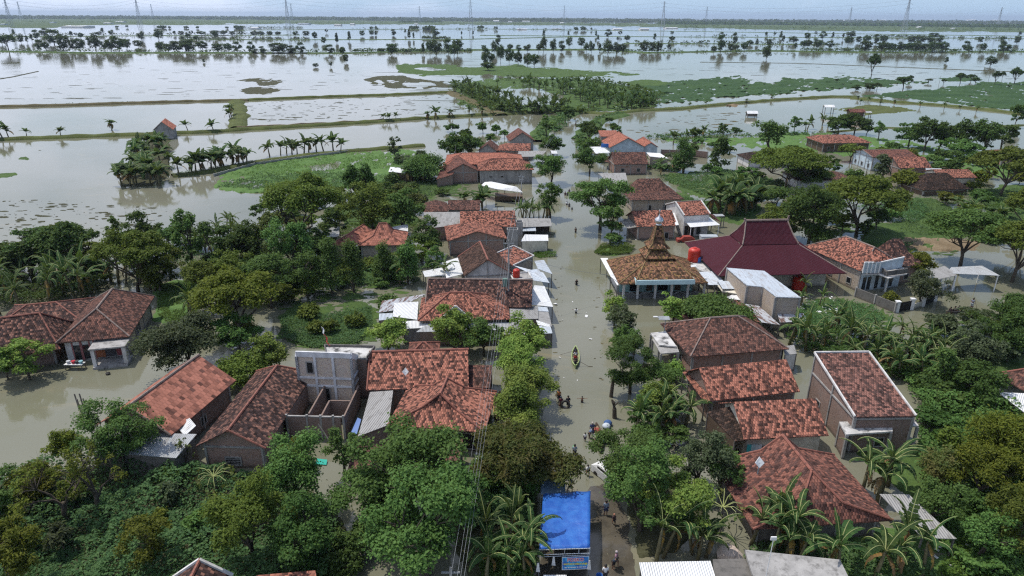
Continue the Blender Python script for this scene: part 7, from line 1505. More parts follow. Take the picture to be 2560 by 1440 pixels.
# ---------------------------------------------------------------- pylons, poles, wires
def pylon(x, ybase, ytop, lean=0, label=''):
    p = G(x, ybase, 0); H = zat(p.x, p.y, max(ytop, -8)); H = min(H, 118); t = thing('pylon', label, 'pylon', p); b = MB(); w0, w1 = H * .075, H * .016; r = .0028 * H + .05; r2 = r * .5
    n = 9; lv = [0]; 
    for i in range(n): lv.append(lv[-1] + (1.5 - i * .11))
    lv = [v / lv[-1] * H for v in lv]; wd = lambda z: w0 + (w1 - w0) * min(1, z / (H * .8)); cn = [(-1, -1), (1, -1), (1, 1), (-1, 1)]
    for z0, z1 in zip(lv, lv[1:]):
        for k in range(4):
            a, c = cn[k], cn[(k + 1) % 4]; P = lambda q, z: p + Vector((q[0] * wd(z), q[1] * wd(z), z))
            b.bar(P(a, z0), P(a, z1), r); b.bar(P(a, z0), P(c, z1), r2); b.bar(P(c, z0), P(a, z1), r2); b.bar(P(a, z1), P(c, z1), r2)
    b.build('lattice_mast', cloth('pylon_grey', (.40, .44, .48)), t)
    for z in (.66, .79, .92):
        m = MB(); l = H * .105
        for s in (-1, 1): m.bar(p + Vector((0, 0, H * z)), p + Vector((s * l, 0, H * z + .3)), r2 * 1.3); m.bar(p + Vector((0, 0, H * (z + .04))), p + Vector((s * l, 0, H * z + .3)), r2); m.bar(p + Vector((s * l, 0, H * z + .3)), p + Vector((s * l, 0, H * z - 2.5)), r2)
        m.build('cross_arm', M['pylon_grey'], t)
    return p, H
PY = [(28, 68, -8, 'pylon leaning at the far left edge'), (54, 50, 4, 'smaller pylon just right of the leftmost one'), (350, 62, -8, 'tall pylon in the left third'), (383, 48, 5, 'smaller pylon right of the tall left one'), (721, 66, -8, 'tall pylon left of the middle'), (731, 52, 9, 'smaller pylon close behind the tall one left of the middle'), (1050, 58, 15, 'small pylon near the middle'), (1177, 66, -8, 'tall pylon near the middle of the horizon'), (1410, 58, 14, 'small pylon right of the middle'), (1656, 72, 3, 'tall pylon right of the middle'), (1764, 60, 17, 'small pylon after the tall right one'), (2122, 62, 18, 'small pylon before the leaning tall one'), (2259, 78, -8, 'tallest nearest pylon at the right'), (2494, 66, 18, 'last pylon at the far right')]
TP = []
for x, yb, yt, lab in PY: TP.append(pylon(x, yb, yt, 0, lab))
def wires(name, label, A, B, offs, sag, r, cat='power line', mat='steel', n=18):
    b = MB()
    for o, z in offs:
        pts = []
        for i in range(n + 1): f = i / n; q = A.lerp(B, f) + Vector((o, 0, z)); q.z -= sag * 4 * f * (1 - f); pts.append(q)
        b.tube(pts, r, 4, False)
    tag(b.build(name, M[mat], origin=A), label, cat)
tall = [0, 2, 4, 7, 9, 12]; small = [1, 3, 5, 6, 8, 10, 11, 13]
nm = ['far left', 'left', 'left of the middle', 'middle', 'right of the middle', 'right', 'far right', 'last']
for k, (i, j) in enumerate(zip(tall, tall[1:])):
    (a, ha), (c, hc) = TP[i], TP[j]; wires('power_line', f'high voltage wires between the tall pylons, span {nm[k]}', a + Vector((0, 0, ha * .8)), c + Vector((0, 0, hc * .8)), ((0, 0), (0, ha * .13)), 22, .20)
for k, (i, j) in enumerate(zip(small, small[1:])):
    (a, ha), (c, hc) = TP[i], TP[j]; wires('power_line', f'high voltage wires between the small pylons, span {nm[k]}', a + Vector((0, 0, ha * .8)), c + Vector((0, 0, hc * .8)), ((0, 0),), 18, .20)
def pole(x, yb, yt, r, label, mat='concrete', arm=True, z=None, name='power_pole'):
    p = G(x, yb, 0); H = zat(p.x, p.y, yt); t = thing(name, label, 'pole', p); b = MB(); b.tube([p - Vector((0, 0, .7)), p + Vector((0, 0, H))], [r, r * .6], 8); b.build('mast', M[mat], t)
    if arm: b = MB(); b.bar(p + Vector((-.7, 0, H - .5)), p + Vector((.7, 0, H - .5)), .06); b.bar(p + Vector((-.5, 0, H - 1.2)), p + Vector((.5, 0, H - 1.2)), .05); b.build('cross_arm', M['steel'], t)
    return p + Vector((0, 0, H))
pa = pole(1271, 800, 600, .17, 'tall grey power pole behind the L shaped house')
b = MB(); q = pa.copy(); q.z = zat(pa.x, pa.y, 700); b.box(q + Vector((-.5, -.1, -.3)), (.32, 0, 0), (0, .25, 0), (0, 0, .55)); tag(b.build('transformer_box', cloth('box_green', (.12, .2, .17)), origin=q), 'grey green box on the tall power pole', 'transformer')
pbp = G(1128, 1466, 0); pb_ = Vector((pbp.x, pbp.y, 0)); pb_.z = zat(pbp.x, pbp.y, 1418)
pole(1128, 1466, 1418, .15, 'pole top with white insulator at the bottom edge', arm=True)
nearp = G(1190, 1440, 6.5)
for i, (x, lab) in enumerate(((1124, 'leftmost'), (1140, 'second'), (1149, 'third'), (1158, 'rightmost'))):
    A = G(x, 1440, 7.0); A = A + (A - CAM_P) * 0; B = pa + Vector((-.45 + i * .3, 0, -.4 - .25 * (i % 2))); A2 = A + (A - B).normalized() * 14
    wires('cable', f'{lab} of the pale cables running from the bottom edge to the tall pole', A2, B, ((0, 0),), .8, .008, 'cable', 'zinc')
pc = pole(1303, 500, 436, .12, 'slim pole by the open market shed'); pd = pole(1385, 385, 330, .12, 'slim pole beside the far road trees')
wires('cable', 'thin cables from the tall pole to the market shed pole', pa, pc, ((-.3, -.3), (.3, -.3)), .8, .02, 'cable'); wires('cable', 'thin cables from the market shed pole to the far pole', pc, pd, ((-.3, -.3), (.3, -.3)), .8, .02, 'cable')
a = G(1380, 695, 5.5); wires('cable', 'thin cable crossing above the flooded road to the mosque', pa - Vector((0, 0, 2)), G(1535, 688, 3.2), ((0, 0),), .5, .018, 'cable')
pole(2162, 452, 398, .12, 'leaning wooden pole by the channel', 'wood_grey'); pole(1503, 318, 294, .07, 'thin lamp pole at the corner of the blue pond', 'steel', False)
pole(1140, 420, 362, .05, 'thin white topped pole by the long orange roof', 'steel', False); pole(1133, 430, 400, .05, 'thin pole left of the brick gable', 'steel', False) if False else None
pole(414, 325, 300, .06, 'thin pole beside the little red hut', 'wood_grey', False)
pole(2470, 205, 178, .1, 'bare pole on the far right channel', 'wood_grey', False, name='field_pole'); pole(2347, 212, 190, .1, 'bare pole before the far right channel', 'wood_grey', False, name='field_pole')
# street lamp with solar panel
p = G(1656, 880, 0); t = thing('street_lamp', 'solar street lamp above the concrete porch', 'street lamp', p); H = zat(p.x, p.y, 798)
b = MB(); b.tube([p - Vector((0, 0, .5)), p + Vector((0, 0, H))], [.08, .05], 8); b.build('mast', M['steel'], t)
b = MB(); b.slab([p + Vector((-.9, -.3, H + .05)), p + Vector((.5, -.3, H + .05)), p + Vector((.5, .4, H + .25)), p + Vector((-.9, .4, H + .25))], .05); b.build('solar_panel', M['steel'], t)
b = MB(); b.tube([p + Vector((0, 0, H - .3)), p + Vector((-.7, 0, H + .1)), p + Vector((-1.1, 0, H + .3))], .035, 6); b.box(p + Vector((-1.3, 0, H + .33)), (.28, 0, 0), (0, .1, 0), (0, 0, .05)); b.build('lamp_head', M['white'], t)
# aerials and dishes
def dish(x, y, z, s, label, mat='white'):
    p = G(x, y, z); t = thing('antenna', label, 'antenna', p); b = MB(); b.bar(p - Vector((0, 0, 1.0)), p + Vector((0, 0, s * .4)), .03); b.build('mast', M['steel'], t)
    b = MB(); c = p + Vector((0, -.1, s * .4)); b.slab([c + Vector((0, -.1, -s)), c + Vector((s * .9, 0, 0)), c + Vector((0, .25, s)), c + Vector((-s * .9, 0, 0))], .05, Vector((0, 1, 0))); b.build('reflector', M[mat], t)
dish(1898, 1160, 6.2, .42, 'white square dish on the big hipped roof'); dish(1014, 932, 4.6, .38, 'pale antenna sheet on the wide mottled roof')
p = G(1915, 1440, 2.9); b = MB(); b.tube([p, p + Vector((.1, .1, 3.2))], .03, 6); b.box(p + Vector((.1, .1, 3.3)), (.2, 0, 0), (0, .05, 0), (0, 0, .14)); tag(b.build('antenna', M['white'], origin=p), 'thin mast with white head above the bottom concrete roof', 'antenna')
# flag on the tower
p = G(822, 866, 6.3); t = thing('flag', 'red and white flag hanging from a slanted pole on the tower', 'flag', p); b = MB(); top = p + Vector((-.7, .3, 2.2)); b.tube([p, top], .03, 6); b.build('pole', M['wood_grey'], t)
for nm_, m_, f0, f1 in (('white_stripe', 'white', .0, .35), ('red_stripe', 'red', .35, 1.0)):
    b = MB(); k = 6
    for i in range(k):
        a0, a1 = f0 + (f1 - f0) * i / k, f0 + (f1 - f0) * (i + 1) / k; wv = lambda a: Vector((.09 * math.sin(a * 14), .05 * math.cos(a * 11), 0)); A = top.lerp(p, a0 * .95) + wv(a0); B = top.lerp(p, a1 * .95) + wv(a1); s = Vector((.17, -.08, -.05)); b.slab([A, A + s, B + s, B], .02, Vector((0, .7, .7)))
    b.build(nm_, M[m_], t)
# ---------------------------------------------------------------- tent with its banner
z = 2.75; t = thing('tent', 'bright blue tarpaulin relief tent at the bottom of the road', 'tent', tuple(G(1412, 1380, 0)))
c4 = [G(1348, 1373, z), G(1475, 1369, z - .1), G(1476, 1227, z + .05), G(1358, 1235, z)]
def bil(q, u, v): return q[0].lerp(q[1], u).lerp(q[3].lerp(q[2], u), v)
def tarp(q, mat, name, par, sag=.16, n=14):
    V = []; F = []
    for j in range(n + 1):
        for i in range(n + 1):
            u, v = i / n, j / n; s = bil(q, u, v); s = s + Vector((0, 0, -sag * math.sin(math.pi * v) * math.sin(math.pi * u) + .28 * (1 - abs(2 * v - 1)) * .5 + .09 * mnoise.noise(Vector((u * 5, v * 8, 3))) + .06 * mnoise.noise(Vector((u * 17, v * 11, 7))))); V.append(tuple(s - Vector(par.location)))
    for j in range(n):
        for i in range(n): a = j * (n + 1) + i; F.append([a, a + 1, a + n + 2, a + n + 1])
    o = fastmesh(name, V, F, M[mat], par, smooth=True); m = o.modifiers.new('thickness', 'SOLIDIFY'); m.thickness = .02; return o
def m_tarp():
    m, tt, b = newmat('tarp'); p = wcoord(tt); n = noise(tt, p, 1.4, 5, .6); setc(tt, b, mixc(tt, ramp(tt, n, .35, .7), (.018, .095, .40), (.035, .155, .50))); b.inputs['Roughness'].default_value = .38; b.inputs['Specular IOR Level'].default_value = .4
    n2 = noise(tt, scaled(tt, p, (1, 1, 1)), 3.0, 5, .7); bump(tt, b, n2, .06, .8); return m
M['tarp'] = m_tarp(); tarp(c4, 'tarp', 'tent_roof', t)
for i, q in enumerate(c4):
    b = MB(); b.tube([(q.x, q.y, -.4), (q.x, q.y, q.z)], .035, 6); b.build('post', M['steel'], t)
b = MB(); f0 = c4[0] - Vector((0, .05, .02)); f1 = c4[1] - Vector((0, .05, .02)); d1 = Vector((0, -.05, -.42)); b.tube([f0, f1], .028, 6); b.tube([f0 + d1, f1 + d1], .025, 6); b.tube([f0 + d1 * 1.45, f1 + d1 * 1.35], .025, 6)
for k in (.0, .5, .78, 1.0): b.bar(f0.lerp(f1, k), f0.lerp(f1, k) + d1, .02)
b.build('front_truss', M['metal_blue'], t)
b = MB(); s0 = c4[1]; s1 = c4[2]; b.slab([s0, s1, s1 - Vector((0, 0, .35)), s0 - Vector((0, 0, .45))], .02, Vector((-1, 0, 0))); b.build('side_flap', M['tarp'], t)
# banner
pa_, pb2 = G(1405, 1393, 2.05), G(1473, 1390, 2.05); ex = (pb2 - pa_).normalized(); hb = 1.02; tl = .28; ez = Vector((0, -tl, -1)).normalized(); nrm = ex.cross(ez).normalized()
if nrm.y > 0: nrm = -nrm
bt = thing('banner', 'blue relief post banner with red and yellow lettering hung on the tent', 'banner', tuple(pa_)); wb_ = (pb2 - pa_).length
def m_banner():
    m, tt, b = newmat('banner_blue'); uvn = N(tt, 'ShaderNodeUVMap').outputs[0]; n = noise(tt, wcoord(tt), 3, 2); setc(tt, b, mixc(tt, ramp(tt, n, .4, .6), (.02, .12, .42), (.05, .35, .62))); b.inputs['Roughness'].default_value = .45; return m
M['banner'] = m_banner(); b = MB(); b.slab([pa_, pb2, pb2 + ez * hb, pa_ + ez * hb], .015, -nrm); b.build('sheet', M['banner'], bt)
b = MB(); ed = nrm * .012
for u, v, w, h_ in ((0, 0, wb_, .035), (0, hb - .035, wb_, .035), (0, 0, .035, hb), (wb_ - .035, 0, .035, hb)):
    o_ = pa_ + ex * u + ez * v + ed; b.add([o_ + ez * h_, o_ + ez * h_ + ex * w, o_ + ex * w, o_])
b.build('border', M['white'], bt)
def text(s, u, v, size, mat, w=None, off=.02, bold=0.0, name='lettering'):
    cu = bpy.data.curves.new(name, 'FONT'); cu.body = s; cu.size = size; cu.align_x = 'CENTER'; cu.align_y = 'CENTER'; cu.offset = bold; cu.resolution_u = 2; o = bpy.data.objects.new(name, cu); COL.objects.link(o); cu.materials.append(mat)
    Rm = Matrix((ex, -ez, nrm)).transposed().to_4x4(); pos = pa_ + ex * u + ez * v + nrm * off - Vector(bt.location); o.parent = bt; o.matrix_basis = Matrix.Translation(pos) @ Rm
    bpy.context.view_layer.update(); dg = bpy.context.evaluated_depsgraph_get(); me = bpy.data.meshes.new_from_object(o.evaluated_get(dg)); o2 = bpy.data.objects.new(name, me); COL.objects.link(o2); o2.parent = bt
    sx = w / max(.01, o.dimensions.x) if w else 1; o2.matrix_basis = Matrix.Translation(pos) @ Rm @ Matrix.Diagonal((sx, 1, 1, 1)); bpy.data.objects.remove(o); return o2
text('POSKO', wb_ / 2, .26, .36, M['white'], wb_ * .62, .016, .022); text('POSKO', wb_ / 2, .26, .36, cloth('sign_red', (.55, .02, .04)), wb_ * .60, .024, .004)
text('BANTUAN KORBAN BANJIR', wb_ / 2, .58, .19, cloth('sign_yellow', (.70, .60, .05)), wb_ * .88, .02, .006)
b = MB(); rn = random.Random(4); u = wb_ * .1          # a line of small print, too blurred in the photo to read
while u < wb_ * .9: w_ = rn.uniform(.02, .07); o_ = pa_ + ex * u + ez * .79 + nrm * .014; b.add([o_ + ez * .09, o_ + ez * .09 + ex * w_, o_ + ex * w_, o_]); u += w_ + rn.choice((.02, .02, .06))
b.build('small_print', M['white'], bt)
t = thing('tent', 'faded grey blue tarpaulin shelter behind the bright blue tent', 'tent', tuple(G(1390, 1230, 0))); q4 = [G(1352, 1236, 2.6), G(1414, 1233, 2.5), G(1411, 1180, 2.7), G(1352, 1182, 2.7)]
M['tarp_faded'] = m_plain('tarp_faded', (.10, .17, .26), stain=(.16, .2, .24), rough=.6, tide=False); tarp(q4, 'tarp_faded', 'tent_roof', t)
for q in q4: b = MB(); b.tube([(q.x, q.y, -.4), (q.x, q.y, q.z)], .03, 6); b.build('post', M['steel'], t)
canopy('awning', 'small white table top at the foot of the tent', [(1360, 1462, 1.0), (1418, 1462, 1.0), (1416, 1437, 1.05), (1358, 1437, 1.05)], 'metal_white', cat='table')
for x, y, lab in ((1384, 1404, 'white gown like cloth hung inside the tent front'), (1345, 1420, 'white strip of cloth at the left tent post'), (1473, 1414, 'pale green strip of cloth at the right tent post')):
    p = G(x, y, 1.5); b = MB(); b.slab([p + Vector((-.06, 0, .45)), p + Vector((.06, 0, .45)), p + Vector((.16, .05, -.45)), p + Vector((-.14, .03, -.4))], .04, Vector((0, 1, 0))); tag(b.build('hanging_cloth', M['white'], origin=p), lab, 'cloth')
# washing line
A, B = G(1625, 1105, 1.3), G(1745, 1095, 1.3); b = MB(); b.tube([A, B], .015, 4); 
for q in (A, B): b.bar((q.x, q.y, -.4), (q.x, q.y, 1.4), .04)
tag(b.build('washing_line', M['wood_grey'], origin=A), 'washing line on two sticks over the water', 'washing line')
cl = [((.45, .45, .46), .4), ((.10, .40, .12), .3), ((.04, .06, .14), .35), ((.40, .5, .62), .35), ((.6, .6, .62), .4), ((.6, .62, .64), .3), ((.05, .05, .06), .5), ((.3, .3, .32), .4)]
gs = []
for i, (c_, w) in enumerate(cl):
    p = A.lerp(B, .06 + i * .12); b = MB(); ex_ = (B - A).normalized(); b.slab([p, p + ex_ * w, p + ex_ * w * .95 - Vector((0, 0, .55)), p - Vector((0, .03, .5))], .03, Vector((0, 1, 0))); gs.append(tag(b.build('garment', cloth('wash%d' % i, c_), origin=p), None, 'garment', 'washing on the line over the water'))
label_row(gs, 'garment drying on the line over the water', 'of the row')
gs = []
for i, (x, c_) in enumerate(((1874, (.03, .33, .38)), (1884, (.30, .42, .50)), (1893, (.42, .50, .58)), (1900, (.5, .55, .62)))):
    p = G(x, 1112, 2.0); b = MB(); b.slab([p + Vector((-.2, 0, 0)), p + Vector((.2, 0, 0)), p + Vector((.22, .05, -1.1)), p + Vector((-.16, .05, -1.15))], .04, Vector((0, 1, 0))); gs.append(tag(b.build('garment', cloth('wsh%d' % i, c_), origin=p), None, 'garment', 'washing by the cream wall'))
label_row(gs, 'garment hung at the cream wall', 'of the row')
# ---------------------------------------------------------------- people
def skinned(name, V, E, Rr, mat, parent, sub=1):
    me = bpy.data.meshes.new(name); bm = bmesh.new(); L_ = bm.verts.layers.skin.verify(); vs = []
    for i, (v, r) in enumerate(zip(V, Rr)):
        x = bm.verts.new(v); x[L_].radius = (r, r) if not hasattr(r, '__len__') else r; x[L_].use_root = (i == 0); vs.append(x)
    for a, c in E: bm.edges.new((vs[a], vs[c]))
    bm.to_mesh(me); bm.free(); me.materials.append(mat); o = bpy.data.objects.new(name, me); COL.objects.link(o); o.parent = parent
    m = o.modifiers.new('skin', 'SKIN'); m.use_smooth_shade = True
    if sub: s = o.modifiers.new('sub', 'SUBSURF'); s.levels = s.render_levels = sub
    return o
def person(x, y, label, shirt=(.5, .5, .5), legs=(.03, .03, .05), pose='stand', h=1.62, face=0.0, wade=.65, z0=None, hood=None, bare=False, bag=None, at=None, group=None, skirt=False):
    p = at if at is not None else G(x, y, 0); z = -wade if z0 is None else z0; t = thing('person', label, 'person', (p.x, p.y, z), group); t.rotation_euler.z = face; s = h / 1.65
    hip = .88; kn = .46; an = .07
    J = dict(pel=(0, 0, .92), wst=(0, .0, 1.05), chs=(0, 0, 1.26), nek=(0, 0, 1.42), hed=(0, -.01, 1.50), top=(0, -.01, 1.63))
    for sd, k in ((-1, 'l'), (1, 'r')):
        J['sh' + k] = (sd * .17, 0, 1.36); J['hp' + k] = (sd * .09, 0, .86); J['kn' + k] = (sd * .10, -.01, kn); J['an' + k] = (sd * .10, .02, an); J['to' + k] = (sd * .11, -.16, .03)
        J['el' + k] = (sd * .23, .01, 1.10); J['wr' + k] = (sd * .25, -.06, .86); J['ha' + k] = (sd * .25, -.09, .78)
        if pose == 'spread': J['el' + k] = (sd * .42, -.02, 1.34); J['wr' + k] = (sd * .66, -.06, 1.36); J['ha' + k] = (sd * .75, -.07, 1.36)
        if pose == 'walk': f_ = sd; J['kn' + k] = (sd * .1, -.16 * f_, .48); J['an' + k] = (sd * .1, -.22 * f_ + .06, .10); J['to' + k] = (sd * .1, -.22 * f_ - .1, .05); J['el' + k] = (sd * .24, .12 * f_, 1.12); J['wr' + k] = (sd * .25, .12 * f_ - .12, .92); J['ha' + k] = (sd * .25, .12 * f_ - .18, .87)
        if pose in ('carry', 'phone'): J['wr' + k] = (sd * .12, -.27, 1.16); J['ha' + k] = (sd * .08, -.32, 1.18)
        if pose in ('sit', 'row'): J['kn' + k] = (sd * .14, -.38, .98 if pose == 'sit' else 1.0); J['an' + k] = (sd * .12, -.5, .62); J['to' + k] = (sd * .12, -.64, .58)
        if pose == 'row': J['el' + k] = (sd * .3, -.18, 1.15); J['wr' + k] = (sd * .28, -.36, 1.12); J['ha' + k] = (sd * .28, -.42, 1.12)
        if pose == 'pole': J['el' + k] = (sd * .18, -.2, 1.25); J['wr' + k] = (.18, -.32, 1.15 + sd * .15); J['ha' + k] = (.2, -.36, 1.17 + sd * .15)
        if pose == 'bend': pass
    if pose == 'bend':
        for k in J:
            if J[k][2] > 1.0: d = J[k][2] - .92; J[k] = (J[k][0], J[k][1] - d * .55, .92 + d * .82)
    names = ['pel', 'wst', 'chs', 'nek', 'hed', 'top', 'shl', 'ell', 'wrl', 'hal', 'shr', 'elr', 'wrr', 'har', 'hpl', 'knl', 'anl', 'tol', 'hpr', 'knr', 'anr', 'tor']
    R_ = [.13, .12, .14, .055, .085, .08, .06, .042, .028, .035, .06, .042, .028, .035, .085, .058, .04, .035, .085, .058, .04, .035]
    E = [(0, 1), (1, 2), (2, 3), (3, 4), (4, 5), (2, 6), (6, 7), (7, 8), (8, 9), (2, 10), (10, 11), (11, 12), (12, 13), (0, 14), (14, 15), (15, 16), (16, 17), (0, 18), (18, 19), (19, 20), (20, 21)]
    V = [Vector(J[n]) * s for n in names]; R_ = [r * s for r in R_]
    for hi, wi in ((9, 8), (13, 12)):          # four fingers and a thumb on each hand
        d = (V[hi] - V[wi]).normalized(); sd = d.cross(Vector((0, 0, 1))); sd = sd.normalized() if sd.length > .1 else Vector((1, 0, 0))
        for q, ln in ((-1.2, .06), (-.4, .075), (.4, .08), (1.2, .065)):
            V.append(V[hi] + d * ln * s + sd * q * .018 * s); R_.append(.008 * s); E.append((hi, len(V) - 1))
        V.append(V[hi] + d * .01 + sd * .05 * s); R_.append(.009 * s); E.append((wi, len(V) - 1))
    skinned('body', V, E, R_, M['skin'], t, 1)
    def cover_(nm, ks, es, ex_, c_):
        idx = {k: i for i, k in enumerate(ks)}; skinned(nm, [Vector(J[k]) * s if isinstance(k, str) else k for k in ks], [(idx[a], idx[b_]) for a, b_ in es], [r * s for r in ex_], cloth(nm + '_%d_%d_%d' % tuple(int(v * 100) for v in c_), c_), t, 1)
    if not bare: cover_('shirt', ['pel', 'wst', 'chs', 'shl', 'ell', 'shr', 'elr'], [('pel', 'wst'), ('wst', 'chs'), ('chs', 'shl'), ('shl', 'ell'), ('chs', 'shr'), ('shr', 'elr')], [.155, .15, .175, .085, .06, .085, .06], shirt)
    if skirt: cover_('skirt', ['wst', 'pel', 'knl', 'knr'], [('wst', 'pel'), ('pel', 'knl'), ('pel', 'knr')], [.14, .17, .15, .15], legs)
    else: cover_('trousers', ['pel', 'hpl', 'knl', 'hpr', 'knr'], [('pel', 'hpl'), ('hpl', 'knl'), ('pel', 'hpr'), ('hpr', 'knr')], [.15, .11, .085, .11, .085], legs)
    hc = Vector(J['hed']) * s; tp = Vector(J['top']) * s; b = MB()
    b.lathe(Vector((0, 0, 0)), [(.05, -.10), (.10, -.04), (.115, .03), (.10, .09), (.05, .125), (.01, .135)], 12); hv = b.v; b.v = [Vector((v.x * s, v.y * s, v.z * s)) + (hc + tp) / 2 + Vector((0, .022 * s, .012 * s)) for v in hv]
    o = b.build('hair' if not hood else 'headscarf', cloth('hood_%d%d' % (int(hood[0] * 100), int(hood[2] * 100)), hood) if hood else M['hair'], None, smooth=True); o.parent = t
    b = MB(); fc = (hc + tp) / 2 + Vector((0, -.085 * s, 0))          # small nose, eyes and ears
    b.box(fc + Vector((0, -.008, -.005)), (.011, 0, 0), (0, .014, 0), (0, 0, .018)); 
    for sd in (-1, 1): b.box((hc + tp) / 2 + Vector((sd * .088 * s, 0, 0)), (.012, 0, 0), (0, .018, 0), (0, 0, .028))
    o = b.build('face', M['skin'], None); o.parent = t
    if bag: b = MB(); q = (Vector(J['har']) + Vector((.03, -.08, -.12))) * s; b.lathe(q, [(.06, -.2), (.17, -.14), (.18, 0), (.1, .12), (.03, .2)], 9); o = b.build('bag', cloth('bag_%d' % int(bag[1] * 100), bag), None, smooth=True); o.parent = t
    return t
DK, NV, WH = (.02, .02, .025), (.03, .045, .11), (.68, .68, .68)
person(1413, 488, 'leftmost wader of the far group in a dark red top', (.12, .04, .05), DK, 'stand', wade=.75, face=.3); person(1418.5, 489, 'black clad wader in the far group', DK, DK, 'stand', wade=.75)
person(1423, 481, 'farthest wader of the group in a brown top', (.12, .09, .08), DK, 'stand', wade=.75); person(1427, 488, 'wader at the right of the far group by the tree', (.10, .12, .10), DK, 'stand', wade=.8)
person(1417, 512, 'wader in white leading the nearer trio', WH, DK, 'walk', wade=.75); person(1423, 517, 'wader in black in the middle of the nearer trio', DK, DK, 'stand', wade=.75, hood=DK); person(1430, 524, 'short dark child of the nearer trio', DK, DK, 'stand', h=1.2, wade=.6)
person(1439, 582, 'lone brown clad wader with hands raised to the chest', (.09, .065, .045), (.05, .04, .035), 'carry', wade=.5); person(1441, 712, 'lone wader wrapped wholly in black', DK, DK, 'bend', wade=.5, hood=DK, skirt=True)
person(1440, 783, 'child in a white shirt wading with arms spread', WH, DK, 'spread', h=1.3, wade=.5); person(1455, 1006, 'bare chested child wading with arms spread', (.3, .15, .08), (.05, .04, .04), 'spread', h=1.2, wade=.45, bare=True)
person(1397, 995, 'person in orange half under the bright mango', (.50, .16, .05), DK, 'stand', wade=.55); person(1402, 1014, 'person in a red skirt and dark headscarf beside the tube', (.14, .03, .04), (.30, .02, .03), 'stand', wade=.5, hood=(.06, .07, .10), skirt=True)
person(1420, 1012, 'person in black holding the inner tube', (.025, .028, .035), DK, 'carry', wade=.5)
def ring(x, y, label):
    p = G(x, y, .33); b = MB(); n = 20; m = 8; R1, r1 = .42, .14
    for i in range(n):
        for j in range(m): a, c = 2 * math.pi * i / n, 2 * math.pi * j / m; q = Vector(((R1 + r1 * math.cos(c)) * math.cos(a), r1 * math.sin(c), (R1 + r1 * math.cos(c)) * math.sin(a))); q = Vector((q.x, q.y * .8 + q.z * .45, q.z * .9 - q.y * .3)); b.v.append(p + q)
    for i in range(n):
        for j in range(m): b.f.append([i * m + j, ((i + 1) % n) * m + j, ((i + 1) % n) * m + (j + 1) % m, i * m + (j + 1) % m])
    tag(b.build('inner_tube', M['hair'], origin=p, smooth=True), label, 'inner tube')
ring(1413, 1012, 'black truck inner tube half sunk in the water')
person(1480, 1086, 'tall person in navy with pale headscarf walking up the road', NV, NV, 'walk', h=1.7, wade=.25, hood=(.45, .40, .36), face=3.0, skirt=True); person(1473, 1095, 'person in a light blue shirt stooping beside the navy one', (.16, .22, .34), (.10, .08, .07), 'bend', wade=.22, face=1.2)
person(1462, 1103, 'small child in white shirt and red leggings', WH, (.06, .05, .08), 'stand', h=1.15, wade=.15, face=2.9)
person(1436, 1142, 'person in pale shirt carrying yellow and green bags', (.28, .33, .38), DK, 'carry', wade=.2, bag=(.05, .35, .10), face=3.0); person(1448, 1170, 'person in dark maroon walking by the acacia', (.10, .04, .05), DK, 'walk', wade=.18, face=.4); person(1442, 1166, 'person in black close beside the maroon one', DK, DK, 'walk', wade=.18, face=.2, bag=(.3, .1, .1))
person(1469, 1190, 'child in a white shirt striding on the road', WH, DK, 'walk', h=1.35, wade=.12, face=.3); person(1425, 1229, 'person in a grey shirt at the far side of the blue tent', (.35, .38, .42), DK, 'walk', wade=.12, face=1.0)
person(1514, 1288, 'person in a blue grey shirt under the large tree', (.20, .26, .34), NV, 'stand', wade=.08, face=3.1); person(1534, 1312, 'child in a peach headscarf and dark clothes', (.07, .04, .04), DK, 'walk', h=1.2, wade=.08, hood=(.5, .22, .15), face=.2)
person(1539, 1416, 'person in a pink top and grey headscarf near the white shirt', (.34, .20, .24), DK, 'walk', h=1.55, wade=.05, hood=(.42, .36, .37), face=1.0); person(1533, 1422, 'person in dark blue bending beside the pink top', (.05, .07, .10), DK, 'bend', h=1.5, wade=.05, face=.6)
person(1512, 1452, 'person in a loose white shirt and black shorts seen from behind', (.62, .62, .62), DK, 'stand', wade=.05, face=3.14)
b = MB(); p = G(1498, 1446, 0); b.lathe(p, [(.2, 0), (.26, .35), (.24, .35), (.18, .05)], 14); tag(b.build('bucket', M['blue'], origin=p), 'blue bucket on the wet road at the bottom edge', 'bucket')
